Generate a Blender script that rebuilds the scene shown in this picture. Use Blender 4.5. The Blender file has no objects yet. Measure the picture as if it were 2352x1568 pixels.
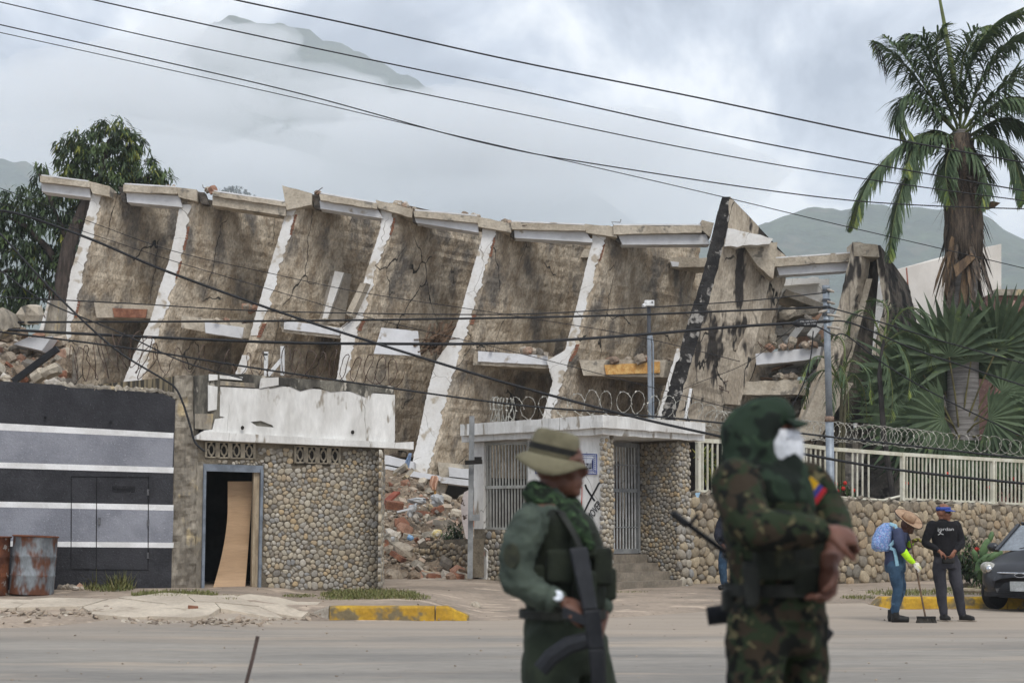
import bpy, math, random
from mathutils import Vector, Matrix, noise as mnoise
from math import sin, cos, pi, radians, sqrt, atan2

scene = bpy.context.scene
col = scene.collection

# ---------------------------------------------------------------- camera
W0, H0, FPX, HOR = 2352.0, 1568.0, 3700.0, 1210.0
CAMZ = 1.4
PITCH = math.atan((HOR - H0 / 2) / FPX)
cam_data = bpy.data.cameras.new('camera')
cam_data.sensor_width = 36.0
cam_data.lens = 36.0 * FPX / W0
cam_data.clip_end = 20000
cam_data.dof.use_dof = True
cam_data.dof.focus_distance = 34.0
cam_data.dof.aperture_fstop = 3.0
cam = bpy.data.objects.new('camera', cam_data)
col.objects.link(cam)
cam.location = (0, 0, CAMZ)
cam.rotation_euler = (pi / 2 + PITCH, 0, 0)
scene.camera = cam

# ---------------------------------------------------------------- world, sun, exposure
world = bpy.data.worlds.new('World')
scene.world = world
world.use_nodes = True
SUN_EL, SUN_AZ = radians(52), radians(162)     # azimuth clockwise from +Y


def build_world():
    nt = world.node_tree
    for n in list(nt.nodes):
        nt.nodes.remove(n)
    N, L = nt.nodes.new, nt.links.new
    out = N('ShaderNodeOutputWorld')
    bg = N('ShaderNodeBackground')
    bg.inputs['Strength'].default_value = 0.125
    sky = N('ShaderNodeTexSky')
    sky.sky_type = 'NISHITA'
    sky.sun_disc = False
    sky.sun_elevation = SUN_EL
    sky.sun_rotation = SUN_AZ
    sky.dust_density = 3
    tc = N('ShaderNodeTexCoord')
    mp = N('ShaderNodeMapping')
    mp.inputs['Scale'].default_value = (1, 1, 1.5)
    mp.inputs['Location'].default_value = (3.1, 1.7, .38)
    L(tc.outputs['Generated'], mp.inputs['Vector'])
    n1 = N('ShaderNodeTexNoise')
    n1.inputs['Scale'].default_value = 5.0
    n1.inputs['Detail'].default_value = 6
    n1.inputs['Roughness'].default_value = .58
    n1.inputs['Distortion'].default_value = .35
    L(mp.outputs[0], n1.inputs['Vector'])
    r1 = N('ShaderNodeValToRGB')
    e = r1.color_ramp.elements
    e[0].position = .42
    e[0].color = (3.2, 3.6, 4.4, 1)
    e[1].position = .60
    e[1].color = (8.6, 8.8, 9.1, 1)
    m = e.new(.51)
    m.color = (5.4, 5.85, 6.7, 1)
    L(n1.outputs['Fac'], r1.inputs['Fac'])
    mx = N('ShaderNodeMix')
    mx.data_type = 'RGBA'
    mx.inputs[0].default_value = .93          # nearly closed cloud cover
    L(sky.outputs[0], mx.inputs[6])
    L(r1.outputs[0], mx.inputs[7])
    L(mx.outputs[2], bg.inputs['Color'])
    L(bg.outputs[0], out.inputs['Surface'])


build_world()
sun_data = bpy.data.lights.new('sun', 'SUN')
sun_data.energy = 1.5
sun_data.angle = radians(24)
sun_data.color = (1.0, .96, .90)
sun = bpy.data.objects.new('sun', sun_data)
col.objects.link(sun)
sd = Vector((sin(SUN_AZ) * cos(SUN_EL), cos(SUN_AZ) * cos(SUN_EL), sin(SUN_EL)))
sun.rotation_euler = sd.to_track_quat('Z', 'Y').to_euler()
sun.location = (-20, -20, 40)

vs = scene.view_settings
vs.view_transform = 'Standard'
vs.look = 'None'
vs.exposure = 0.30
vs.gamma = 1.0
scene.cycles.use_denoising = True
scene.cycles.adaptive_threshold = .02
scene.cycles.max_bounces = 8
scene.cycles.diffuse_bounces = 3
scene.cycles.volume_bounces = 4
scene.cycles.transparent_max_bounces = 8

# ---------------------------------------------------------------- pixel <-> place
CF, CU = Vector((0, cos(PITCH), sin(PITCH))), Vector((0, -sin(PITCH), cos(PITCH)))


def ray(x, y):
    return CF * FPX + Vector((x - W0 / 2, 0, 0)) + CU * (H0 / 2 - y)


def P(x, y, Y):
    r = ray(x, y)
    return Vector((0, 0, CAMZ)) + r * (Y / r.y)


def PG(x, y, z):
    r = ray(x, y)
    return Vector((0, 0, CAMZ)) + r * ((z - CAMZ) / r.z)


def lerp(a, b, t):
    return a + (b - a) * t


def clamp(t, a=0.0, b=1.0):
    return max(a, min(b, t))


def smooth(a, b, x):
    t = clamp((x - a) / (b - a))
    return t * t * (3 - 2 * t)


def nz(v, s=1.0, o=0.0):
    return mnoise.noise(Vector((v[0] * s + o, v[1] * s + o * 1.7, v[2] * s - o)))


def interp(pl, t):
    """point on a polyline of equal-weighted vertices, t in 0..1"""
    n = len(pl) - 1
    k = min(int(t * n), n - 1)
    f = t * n - k
    return tuple(lerp(pl[k][i], pl[k + 1][i], f) for i in range(len(pl[0])))


def interpy(pl, y):
    """x on a polyline [(x, y)..] at height y (linear, clamped)"""
    for (x0, y0), (x1, y1) in zip(pl, pl[1:]):
        if y <= y1:
            return lerp(x0, x1, clamp((y - y0) / (y1 - y0)))
    return pl[-1][0]


# ---------------------------------------------------------------- objects
def tag(o, label=None, cat=None, group=None, kind=None):
    if label: o['label'] = label
    if cat: o['category'] = cat
    if group: o['group'] = group
    if kind: o['kind'] = kind
    return o


def empty(name, loc, label, cat, group=None):
    o = bpy.data.objects.new(name, None)
    o.empty_display_size = .2
    col.objects.link(o)
    o.location = loc
    return tag(o, label, cat, group)


def link(name, me, mat=None, parent=None, **kw):
    o = bpy.data.objects.new(name, me)
    col.objects.link(o)
    if mat is not None:
        if not isinstance(mat, (list, tuple)): me.materials.clear()
        for m in (mat if isinstance(mat, (list, tuple)) else [mat]):
            me.materials.append(m)
    if parent is not None:
        o.parent = parent
        if parent.type == 'EMPTY':
            o.matrix_parent_inverse = Matrix.Translation(-parent.location)
    return tag(o, **kw)


def frame(d, up=Vector((0, 0, 1))):
    d = d.normalized()
    s = d.cross(up)
    if s.length < 1e-4:
        s = d.cross(Vector((1, 0, 0)))
    s.normalize()
    return s, s.cross(d).normalized()


class MB:
    def __init__(self):
        self.v, self.f, self.m = [], [], []

    def add(self, vs, fs, mi=0):
        b = len(self.v)
        self.v += [tuple(p) for p in vs]
        for q in fs:
            self.f.append([i + b for i in q])
            self.m.append(mi)
        return self

    def box(self, c, s, rot=None, mi=0, taper=1.0):
        hx, hy, hz = s[0] / 2, s[1] / 2, s[2] / 2
        pts = []
        for z, k in ((-hz, 1.0), (hz, taper)):
            pts += [Vector((-hx * k, -hy * k, z)), Vector((hx * k, -hy * k, z)), Vector((hx * k, hy * k, z)), Vector((-hx * k, hy * k, z))]
        if rot is not None:
            pts = [rot @ p for p in pts]
        c = Vector(c)
        return self.add([p + c for p in pts], [(3, 2, 1, 0), (4, 5, 6, 7), (0, 1, 5, 4), (1, 2, 6, 5), (2, 3, 7, 6), (3, 0, 4, 7)], mi)

    def hexa(self, a, vec, mi=0):
        """quad a (4 pts) extruded by vec (vector or list of 4)"""
        b = [Vector(p) + (vec[i] if isinstance(vec, list) else vec) for i, p in enumerate(a)]
        return self.add(list(a) + b, [(0, 1, 2, 3), (7, 6, 5, 4), (1, 0, 4, 5), (2, 1, 5, 6), (3, 2, 6, 7), (0, 3, 7, 4)], mi)

    def prism(self, pts, vec, mi=0):
        n = len(pts)
        b = [Vector(p) + vec for p in pts]
        fs = [tuple(range(n)), tuple(range(2 * n - 1, n - 1, -1))]
        fs += [((i + 1) % n, i, n + i, n + (i + 1) % n) for i in range(n)]
        return self.add(list(pts) + b, fs, mi)

    def bar(self, a, b, w, h=None, up=Vector((0, 0, 1)), mi=0):
        a, b = Vector(a), Vector(b)
        h = h or w
        s, u = frame(b - a, up)
        q = [a + s * w / 2 + u * h / 2, a - s * w / 2 + u * h / 2, a - s * w / 2 - u * h / 2, a + s * w / 2 - u * h / 2]
        return self.hexa(q, b - a, mi)

    def tube(self, pts, r, n=6, cap=True, mi=0, sx=1.0, up=Vector((0, 0, 1))):
        """swept round section; r a number or list; sx flattens sideways"""
        pts = [Vector(p) for p in pts]
        k = len(pts)
        rr = r if isinstance(r, (list, tuple)) else [r] * k
        vs, fs = [], []
        whole = pts[-1] - pts[0]
        if whole.length > 1e-6 and abs(whole.normalized().dot(up)) > .8:
            up = Vector((0, 1, 0))           # near-vertical run: keep the rings from twisting
        for i, p in enumerate(pts):
            d = (pts[min(i + 1, k - 1)] - pts[max(i - 1, 0)])
            s, u = frame(d, up)
            ri = rr[i]
            ra, rb = ri if isinstance(ri, tuple) else (ri * sx, ri)
            for j in range(n):
                a = 2 * pi * j / n
                vs.append(p + s * cos(a) * ra + u * sin(a) * rb)
        for i in range(k - 1):
            for j in range(n):
                fs.append((i * n + j, i * n + (j + 1) % n, (i + 1) * n + (j + 1) % n, (i + 1) * n + j))
        if cap:
            fs.append(tuple(range(n - 1, -1, -1)))
            fs.append(tuple(range((k - 1) * n, k * n)))
        return self.add(vs, fs, mi)

    def loft(self, secs, n=14, mi=0, cap=True):
        """secs: (centre, rx, ry[, axis_x, axis_y]) rings, default axes world X and Y"""
        vs, fs = [], []
        for s in secs:
            c = Vector(s[0])
            ax = Vector(s[3]) if len(s) > 3 else Vector((1, 0, 0))
            ay = Vector(s[4]) if len(s) > 4 else Vector((0, 1, 0))
            for j in range(n):
                a = 2 * pi * j / n
                vs.append(c + ax * cos(a) * s[1] + ay * sin(a) * s[2])
        k = len(secs)
        for i in range(k - 1):
            for j in range(n):
                fs.append((i * n + j, i * n + (j + 1) % n, (i + 1) * n + (j + 1) % n, (i + 1) * n + j))
        if cap:
            fs.append(tuple(range(n - 1, -1, -1)))
            fs.append(tuple(range((k - 1) * n, k * n)))
        return self.add(vs, fs, mi)

    def grid(self, fn, nu, nv, mi=0, flip=False):
        vs = [fn(i / nu, j / nv) for j in range(nv + 1) for i in range(nu + 1)]
        fs = []
        for j in range(nv):
            for i in range(nu):
                a = j * (nu + 1) + i
                q = (a, a + 1, a + nu + 2, a + nu + 1)
                fs.append(q[::-1] if flip else q)
        return self.add(vs, fs, mi)

    def ball(self, c, r, rot=None, nu=8, nv=6, jit=0.0, seed=0, mi=0):
        c = Vector(c)
        r = r if isinstance(r, (tuple, list)) else (r, r, r)
        vs, fs = [], []
        ring = []
        for i in range(1, nv):
            t = pi * i / nv
            for j in range(nu):
                a = 2 * pi * j / nu
                ring.append(Vector((sin(t) * cos(a), sin(t) * sin(a), cos(t))))
        allp = [Vector((0, 0, 1))] + ring + [Vector((0, 0, -1))]
        for p in allp:
            k = 1 + (jit * nz(p, 1.6, seed) if jit else 0)
            q = Vector((p.x * r[0], p.y * r[1], p.z * r[2])) * k
            if rot is not None: q = rot @ q
            vs.append(q + c)
        for j in range(nu):
            fs.append((0, 1 + j, 1 + (j + 1) % nu))
            e = 1 + (nv - 2) * nu
            fs.append((len(allp) - 1, e + (j + 1) % nu, e + j))
        for i in range(nv - 2):
            for j in range(nu):
                a, b = 1 + i * nu + j, 1 + i * nu + (j + 1) % nu
                fs.append((a, a + nu, b + nu, b))
        return self.add(vs, fs, mi)

    def rock(self, c, r, seed, mi=0, rot=None, nu=6, nv=4):
        """angular broken chunk"""
        rg = random.Random(seed)
        k = len(self.v)
        self.ball((0, 0, 0), 1.0, None, nu, nv, 0, 0, mi)
        e = rot if rot is not None else (Matrix.Rotation(rg.random() * 6, 3, 'Z') @ Matrix.Rotation(rg.uniform(-.7, .7), 3, 'X') @ Matrix.Rotation(rg.uniform(-.7, .7), 3, 'Y'))
        r = r if isinstance(r, (tuple, list)) else (r * rg.uniform(.7, 1.3), r * rg.uniform(.7, 1.3), r * rg.uniform(.5, .9))
        c = Vector(c)
        for i in range(k, len(self.v)):
            p = Vector(self.v[i])
            m = max(abs(p.x), abs(p.y), abs(p.z))
            p = p.lerp(p / m * .8, .75) * rg.uniform(.85, 1.15)
            self.v[i] = tuple(e @ Vector((p.x * r[0], p.y * r[1], p.z * r[2])) + c)
        return self

    def mesh(self, name, smooth_=False):
        me = bpy.data.meshes.new(name)
        me.from_pydata(self.v, [], self.f)
        if any(self.m):
            me.polygons.foreach_set('material_index', self.m)
        if smooth_:
            me.polygons.foreach_set('use_smooth', [True] * len(self.f))
        me.update()
        return me

    def build(self, name, mat, parent=None, smooth_=False, **kw):
        return link(name, self.mesh(name, smooth_), mat, parent, **kw)


def bevel(o, w=.01, seg=2):
    m = o.modifiers.new('bevel', 'BEVEL')
    m.width = w
    m.segments = seg
    m.limit_method = 'ANGLE'
    m.angle_limit = radians(40)
    return o


def rotm(ax=0, ay=0, az=0):
    return (Matrix.Rotation(az, 3, 'Z') @ Matrix.Rotation(ay, 3, 'Y') @ Matrix.Rotation(ax, 3, 'X'))


# ---------------------------------------------------------------- materials
MATS = {}


def srgb(r, g, b):
    f = lambda c: (c / 255 / 12.92) if c <= 10 else ((c / 255 + .055) / 1.055) ** 2.4
    return (f(r), f(g), f(b))


def M(name, c1, c2=None, scale=3.0, rough=.9, bump=0.0, bscale=None, stretch=(1, 1, 1), rot=(0, 0, 0), c3=None, lo=.35, hi=.65,
      spec=.3, metal=0.0, rnd=None, rndmix=.8, fine=.25, fscale=None, detail=3, coord='Object', bdist=.02, trans=0.0, c3lo=.58, c3hi=.66, c3scale=None, vary=False, crack=0.0, crackc=(.03, .028, .025), crackw=.010):
    if name in MATS:
        return MATS[name]
    m = bpy.data.materials.new(name)
    MATS[name] = m
    m.use_nodes = True
    nt = m.node_tree
    N, L = nt.nodes.new, nt.links.new
    b = nt.nodes['Principled BSDF']
    b.inputs['Roughness'].default_value = rough
    b.inputs['Specular IOR Level'].default_value = spec
    b.inputs['Metallic'].default_value = metal
    tc = N('ShaderNodeTexCoord')
    mp = N('ShaderNodeMapping')
    mp.inputs['Scale'].default_value = stretch
    mp.inputs['Rotation'].default_value = rot
    L(tc.outputs[coord], mp.inputs['Vector'])
    if vary:                       # every object gets its own piece of the pattern
        ov = N('ShaderNodeObjectInfo')
        vc = N('ShaderNodeVectorMath')
        vc.operation = 'SCALE'
        vc.inputs[0].default_value = (37.0, 23.0, 51.0)
        L(ov.outputs['Random'], vc.inputs['Scale'])
        L(vc.outputs[0], mp.inputs['Location'])

    def noise(sc, det=detail, ro=.6, off=0.0):
        n = N('ShaderNodeTexNoise')
        n.inputs['Scale'].default_value = sc
        n.inputs['Detail'].default_value = det
        n.inputs['Roughness'].default_value = ro
        src = mp.outputs[0]
        if off:
            va = N('ShaderNodeVectorMath')
            va.operation = 'ADD'
            va.inputs[1].default_value = (off, off * .7, -off)
            L(src, va.inputs[0])
            src = va.outputs[0]
        L(src, n.inputs['Vector'])
        return n

    def mix(fac, a, c, mode='MIX'):
        x = N('ShaderNodeMix')
        x.data_type = 'RGBA'
        x.blend_type = mode
        for sock, val in ((x.inputs[0], fac), (x.inputs[6], a), (x.inputs[7], c)):
            if hasattr(val, 'is_output') or hasattr(val, 'links'):
                L(val, sock)
            elif isinstance(val, (int, float)):
                sock.default_value = val
            else:
                sock.default_value = (*val, 1)
        return x.outputs[2]

    def rng(src, lo_, hi_):
        r = N('ShaderNodeMapRange')
        r.interpolation_type = 'SMOOTHSTEP'
        r.inputs['From Min'].default_value = lo_
        r.inputs['From Max'].default_value = hi_
        L(src, r.inputs['Value'])
        return r.outputs[0]

    base = None
    if rnd:
        oi = N('ShaderNodeObjectInfo')
        ge = N('ShaderNodeNewGeometry')
        ad = N('ShaderNodeMath')
        ad.operation = 'ADD'
        L(oi.outputs['Random'], ad.inputs[0])
        L(ge.outputs['Random Per Island'], ad.inputs[1])
        fr = N('ShaderNodeMath')
        fr.operation = 'FRACT'
        L(ad.outputs[0], fr.inputs[0])
        rp = N('ShaderNodeValToRGB')
        e = rp.color_ramp.elements
        while len(e) < len(rnd):
            e.new(.5)
        for i, c in enumerate(rnd):
            e[i].position = i / (len(rnd) - 1)
            e[i].color = (*c, 1)
        L(fr.outputs[0], rp.inputs['Fac'])
        base = rp.outputs[0]
    if c2 is not None:
        n1 = noise(scale)
        cc = mix(rng(n1.outputs['Fac'], lo, hi), c1, c2)
        base = mix(1 - rndmix, base, cc) if base is not None else cc
    elif base is None:
        base = mix(0.0, c1, c1)
    if c3 is not None:
        n3 = noise(c3scale or scale * 1.7, off=5.3)
        base = mix(rng(n3.outputs['Fac'], c3lo, c3hi), base, c3)
    if crack:
        nd = noise(1.6, 2, .6, off=7.7)
        va = N('ShaderNodeVectorMath')
        va.operation = 'MULTIPLY_ADD'
        L(nd.outputs['Color'], va.inputs[0])
        va.inputs[1].default_value = (.5, .5, .5)
        L(mp.outputs[0], va.inputs[2])
        vo = N('ShaderNodeTexVoronoi')
        vo.feature = 'DISTANCE_TO_EDGE'
        vo.inputs['Scale'].default_value = crack
        L(va.outputs[0], vo.inputs['Vector'])
        cm = rng(vo.outputs['Distance'], crackw, crackw * .3)
        nm = noise(.7, 1, .5, off=3.3)
        mu = N('ShaderNodeMath')
        mu.operation = 'MULTIPLY'
        L(cm, mu.inputs[0])
        L(rng(nm.outputs['Fac'], .45, .56), mu.inputs[1])
        base = mix(mu.outputs[0], base, crackc)
    if fine:
        n2 = noise(fscale or scale * 9, 2, .65, off=2.1)
        fr_ = N('ShaderNodeMapRange')
        fr_.inputs['From Min'].default_value = .25
        fr_.inputs['From Max'].default_value = .75
        fr_.inputs['To Min'].default_value = 1 - fine
        fr_.inputs['To Max'].default_value = 1 + fine
        L(n2.outputs['Fac'], fr_.inputs['Value'])
        vm = N('ShaderNodeVectorMath')
        vm.operation = 'SCALE'
        L(base, vm.inputs[0])
        L(fr_.outputs[0], vm.inputs['Scale'])
        base = vm.outputs[0]
    L(base, b.inputs['Base Color'])
    if bump:
        n4 = noise(bscale or scale * 4, 3, .62, off=1.3)
        bp = N('ShaderNodeBump')
        bp.inputs['Strength'].default_value = bump
        bp.inputs['Distance'].default_value = bdist
        L(n4.outputs['Fac'], bp.inputs['Height'])
        L(bp.outputs[0], b.inputs['Normal'])
    if trans:
        tr = N('ShaderNodeBsdfTranslucent')
        L(base, tr.inputs['Color'])
        ms = N('ShaderNodeMixShader')
        ms.inputs[0].default_value = trans
        L(b.outputs[0], ms.inputs[1])
        L(tr.outputs[0], ms.inputs[2])
        L(ms.outputs[0], nt.nodes['Material Output'].inputs['Surface'])
    return m


# ================================================================ terrain
def gz(x, y):
    """height of the ground: flat road, rising pavement and yard"""
    wl = smooth(-3.2, -4.4, x)                      # far left pavement without a kerb
    wk = smooth(-.9, -1.1, x) * (1 - wl)            # verge behind the left kerb
    wr = smooth(6.1, 6.5, x)                        # pavement behind the right kerb
    zl = .02 + .28 * smooth(21.8, 25.2, y) + .10 * smooth(25, 27.5, y)
    zk = .19 * smooth(24.95, 25.1, y) + .12 * smooth(25.1, 28, y) + .10 * smooth(28.5, 31, y)
    zr = .19 * smooth(28.35, 28.5, y) - .04 * smooth(30, 36, y)
    zd = .26 * smooth(25.2, 31.0, y) + .12 * smooth(27, 31, y) * smooth(.6, -.6, x)
    z = zl * wl + zk * wk + zr * wr + zd * (1 - wl - wk - wr)
    return z + .25 * smooth(36, 60, y)


def edge_y(x):
    """far edge of the carriageway"""
    if x < -.8:
        return lerp(22.6, 24.86, smooth(-6.8, -4.0, x)) + .10 * nz((x, 0, 0), 1.3) * smooth(-3.2, -3.6, x)
    return lerp(24.9, 28.25, smooth(-.8, 6.0, x)) + .25 * nz((x, 3, 0), .6) * smooth(-.8, 0, x) * smooth(6.3, 5.6, x)


def ground_at(x, y):
    """where the sight line through a picture point meets the ground"""
    a, b = PG(x, y, .75).y, PG(x, y, -.08).y
    for _ in range(14):
        m = (a + b) / 2
        p = P(x, y, m)
        a, b = (m, b) if p.z > gz(p.x, p.y) else (a, m)
    return P(x, y, b)


def build_land():
    dirt = M('dirt_ground', srgb(160, 145, 129), srgb(134, 122, 109), 1.3, .95, .5, 9, stretch=(.5, 1, 1), c3=srgb(180, 163, 145), fine=.22, fscale=22, bdist=.02)
    asphalt = M('dusty_asphalt', srgb(146, 140, 131), srgb(124, 120, 114), .55, .92, .25, 30, stretch=(.28, 1.1, 1), c3=srgb(166, 153, 137), c3lo=.5, c3hi=.75,
                fine=.16, fscale=14, bdist=.008)
    # dust swept towards the far kerb lies thicker on the asphalt there
    nt = asphalt.node_tree
    b_ = nt.nodes['Principled BSDF']
    old = b_.inputs['Base Color'].links[0].from_socket
    tc, sp = nt.nodes.new('ShaderNodeTexCoord'), nt.nodes.new('ShaderNodeSeparateXYZ')
    nt.links.new(tc.outputs['Object'], sp.inputs[0])
    no = nt.nodes.new('ShaderNodeTexNoise')
    no.inputs['Scale'].default_value = .5
    no.inputs['Detail'].default_value = 4
    mpn = nt.nodes.new('ShaderNodeMapping')
    mpn.inputs['Scale'].default_value = (.35, 1.6, 1)
    nt.links.new(tc.outputs['Object'], mpn.inputs['Vector'])
    nt.links.new(mpn.outputs[0], no.inputs['Vector'])
    ma = nt.nodes.new('ShaderNodeMath')
    ma.operation = 'MULTIPLY_ADD'
    ma.inputs[1].default_value = 9.0
    nt.links.new(no.outputs['Fac'], ma.inputs[0])
    nt.links.new(sp.outputs['Y'], ma.inputs[2])
    mr = nt.nodes.new('ShaderNodeMapRange')
    mr.interpolation_type = 'SMOOTHSTEP'
    mr.inputs['From Min'].default_value = 22.5
    mr.inputs['From Max'].default_value = 28.5
    mr.inputs['To Max'].default_value = .75
    nt.links.new(ma.outputs[0], mr.inputs['Value'])
    mx = nt.nodes.new('ShaderNodeMix')
    mx.data_type = 'RGBA'
    nt.links.new(mr.outputs[0], mx.inputs[0])
    nt.links.new(old, mx.inputs[6])
    mx.inputs[7].default_value = (*srgb(166, 152, 136), 1)
    # long tyre tracks and wear along the street
    n2 = nt.nodes.new('ShaderNodeTexNoise')
    n2.inputs['Scale'].default_value = 1.0
    n2.inputs['Detail'].default_value = 3
    mp2 = nt.nodes.new('ShaderNodeMapping')
    mp2.inputs['Scale'].default_value = (.11, 1.7, 1)
    mp2.inputs['Rotation'].default_value = (0, 0, radians(1.5))
    nt.links.new(tc.outputs['Object'], mp2.inputs['Vector'])
    nt.links.new(mp2.outputs[0], n2.inputs['Vector'])
    m2 = nt.nodes.new('ShaderNodeMapRange')
    m2.inputs['From Min'].default_value = .35
    m2.inputs['From Max'].default_value = .65
    m2.inputs['To Min'].default_value = .92
    m2.inputs['To Max'].default_value = 1.06
    nt.links.new(n2.outputs['Fac'], m2.inputs['Value'])
    sc = nt.nodes.new('ShaderNodeVectorMath')
    sc.operation = 'SCALE'
    nt.links.new(mx.outputs[2], sc.inputs[0])
    nt.links.new(m2.outputs[0], sc.inputs['Scale'])
    nt.links.new(sc.outputs[0], b_.inputs['Base Color'])
    g = MB()
    xs = [-3150, -600, -200, -90, -50] + [-30 + .5 * i for i in range(121)] + [50, 90, 200, 600, 3150]
    ys = [-75, -60, -40, -12, 0, 6, 12, 18] + [20 + .4 * i for i in range(66)] + [50, 58, 70, 100, 200, 500, 1500, 3000]
    vs = []
    for y in ys:
        for x in xs:
            z = gz(clamp(x, -30, 30), y)
            if y > 18 and y < 60 and abs(x) < 31:
                z += .018 * nz((x, y, 0), 1.1)
            if y < edge_y(clamp(x, -30, 30)) + .1:
                z -= .06
            vs.append((x, y, z))
    n = len(xs)
    g.add(vs, [(j * n + i, j * n + i + 1, (j + 1) * n + i + 1, (j + 1) * n + i) for j in range(len(ys) - 1) for i in range(n - 1)])
    g.build('ground', dirt, None, True, kind='structure', label='bare dirt ground around the ruins')
    r = MB()
    xs2 = [-90, -50] + [-30 + .5 * i for i in range(121)] + [50, 90]
    m = 46
    vs = []
    for j in range(m + 1):
        for x in xs2:
            e = edge_y(clamp(x, -30, 30))
            y = lerp(-15, e, (j / m) ** .5) if j < m else e
            z = gz(clamp(x, -30, 30), y) + .006
            if j == m: z -= .05
            vs.append((x, y, z))
    n = len(xs2)
    r.add(vs, [(j * n + i, j * n + i + 1, (j + 1) * n + i + 1, (j + 1) * n + i) for j in range(m) for i in range(n - 1)])
    r.build('road', asphalt, None, True, kind='structure', label='dusty grey road in the foreground')


build_land()


def build_terrace():
    a, b = P(1560, HOR, 33.2), P(2600, HOR, 43.8)
    u = Vector((b.x - a.x, b.y - a.y, 0)).normalized()
    n = Vector((u.y, -u.x, 0))
    q = [Vector((a.x, a.y, .05)) - n * .2, Vector((b.x, b.y, .05)) - n * .2, Vector((b.x + 2, 62, .05)), Vector((a.x + 2.5, 62, .05)), Vector((a.x + 1.8, 36.2, .05))]
    MB().prism(q[::-1], Vector((0, 0, 1.88))).build('garden_terrace', M('garden_soil', srgb(110, 96, 80), srgb(86, 74, 60), 2, .95, .5, 10, fine=.3), None, kind='structure', label='raised garden ground behind the boulder wall')


build_terrace()


def build_hills():
    green = M('hill_forest', srgb(50, 64, 48), srgb(70, 82, 58), .012, 1.0, .9, .05, c3=srgb(84, 84, 66), fine=.5, fscale=.05, bdist=12)

    def hill(name, ridge, Y, depth, label, seed, rough=.05):
        """ridge: pixel line of the crest as seen at distance Y"""
        b = MB()
        nu, nv = 120, 26
        cr = [P(x, y, Y) for x, y in ridge]

        def fn(u, v):
            k = u * (len(cr) - 1)
            i = min(int(k), len(cr) - 2)
            c = cr[i].lerp(cr[i + 1], k - i)
            w = (v - .5) * 2
            h = c.z * (1 - abs(w) ** 1.15)
            p = Vector((c.x * (1 + .05 * w), c.y + w * depth, h))
            q = h / max(1, c.z)
            p.z += c.z * rough * (nz(p, 9 / Y, seed) + .5 * nz(p, 26 / Y, seed)) * (1.0 if q > .05 else 0) + c.z * .012 * nz(p, 120 / Y, seed)
            return p
        b.grid(fn, nu, nv)
        b.build(name, green, None, True, kind='structure', label=label)

    hill('hill_range', [(880, 1190), (1150, 900), (1400, 700), (1600, 560), (1760, 512), (1950, 488), (2060, 494), (2200, 474), (2270, 502), (2360, 545), (2500, 640), (2800, 800), (3300, 900)], 1700, 620, 'forested hills behind the palm fading into cloud', 2)
    hill('hill_slope', [(-1200, 330), (-500, 310), (-250, 322), (-60, 352), (60, 372), (140, 410), (260, 470), (420, 520), (700, 620), (1000, 900), (1300, 1190)], 2150, 620, 'faint green hillside behind the left tree', 7)
    hill('mountain', [(-900, 1100), (-300, 760), (-50, 620), (220, 330), (400, 150), (490, 66), (525, 46), (560, 46), (605, 70), (690, 84), (800, 112), (900, 150), (960, 178), (1010, 215), (1200, 330), (1500, 560), (2000, 900)], 5200, 1500, 'dark mountain peak showing through the clouds', 4, .045)

    hill('hill_spur', [(150, 900), (300, 640), (420, 520), (500, 484), (540, 476), (590, 486), (680, 530), (800, 640), (960, 900)], 900, 150, 'small wooded rise behind the second roof beam', 9, .02)


build_hills()


def build_air():
    def volume(name, dens, colr, aniso=0.0):
        m = bpy.data.materials.new(name)
        m.use_nodes = True
        nt = m.node_tree
        nt.nodes.remove(nt.nodes['Principled BSDF'])
        v = nt.nodes.new('ShaderNodeVolumePrincipled')
        v.inputs['Color'].default_value = (*colr, 1)
        v.inputs['Density'].default_value = dens
        v.inputs['Anisotropy'].default_value = aniso
        nt.links.new(v.outputs[0], nt.nodes['Material Output'].inputs['Volume'])
        return m, nt, v
    hz, _, _ = volume('haze_air', .00036, (.86, .94, 1.0))
    b = MB().box((0, 1460, 268), (6400, 3100, 560))
    b.build('haze', hz, None, kind='stuff', label='thin even haze in the air over the whole place')
    cl, _, _ = volume('cloud_mist', CLOUD_D, (1, 1, 1))
    thin, _, _ = volume('thin_cloud_mist', CLOUD_D * .09, (1, 1, 1))
    rg = random.Random(11)
    # soft lumpy banks of low cloud that hang in front of the mountain
    spots = CLOUDS
    for i, (x, y, Y, rx, ry, *th) in enumerate(spots):
        c = P(x, y, Y)
        s_ = Y / FPX
        b = MB().ball((0, 0, 0), 1.0, None, 28, 16)
        for k, p in enumerate(b.v):
            q = Vector(p)
            d = 1 + .30 * nz(q, 1.3, i * 3.7) + .16 * nz(q, 3.1, i * 1.9) + .08 * nz(q, 7, i)
            b.v[k] = (c.x + q.x * rx * s_ * d, c.y + q.y * min(rx * s_, 260) * d, c.z + q.z * ry * s_ * d)
        b.build('cloud', thin if th else cl, None, True, kind='stuff', label='low white cloud bank hanging on the mountain')


CLOUD_D = .0052
CLOUDS = [(120, 250, 3600, 330, 85), (420, 250, 3650, 260, 80), (300, 400, 3560, 480, 120), (850, 430, 3560, 480, 140), (1350, 430, 3600, 420, 140), (1240, 340, 3620, 330, 100),
          (545, 122, 3800, 150, 72), (652, 92, 3860, 50, 34), (420, 92, 3800, 110, 78), (505, 96, 3780, 60, 38), (250, 200, 3700, 240, 80), (730, 226, 3700, 180, 58), (870, 262, 3700, 190, 56), (1010, 300, 3600, 280, 84), (830, 196, 3820, 40, 22), (300, 150, 3900, 160, 50), (1120, 250, 3900, 160, 50), (740, 130, 4000, 420, 140, 1)]
build_air()
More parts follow.
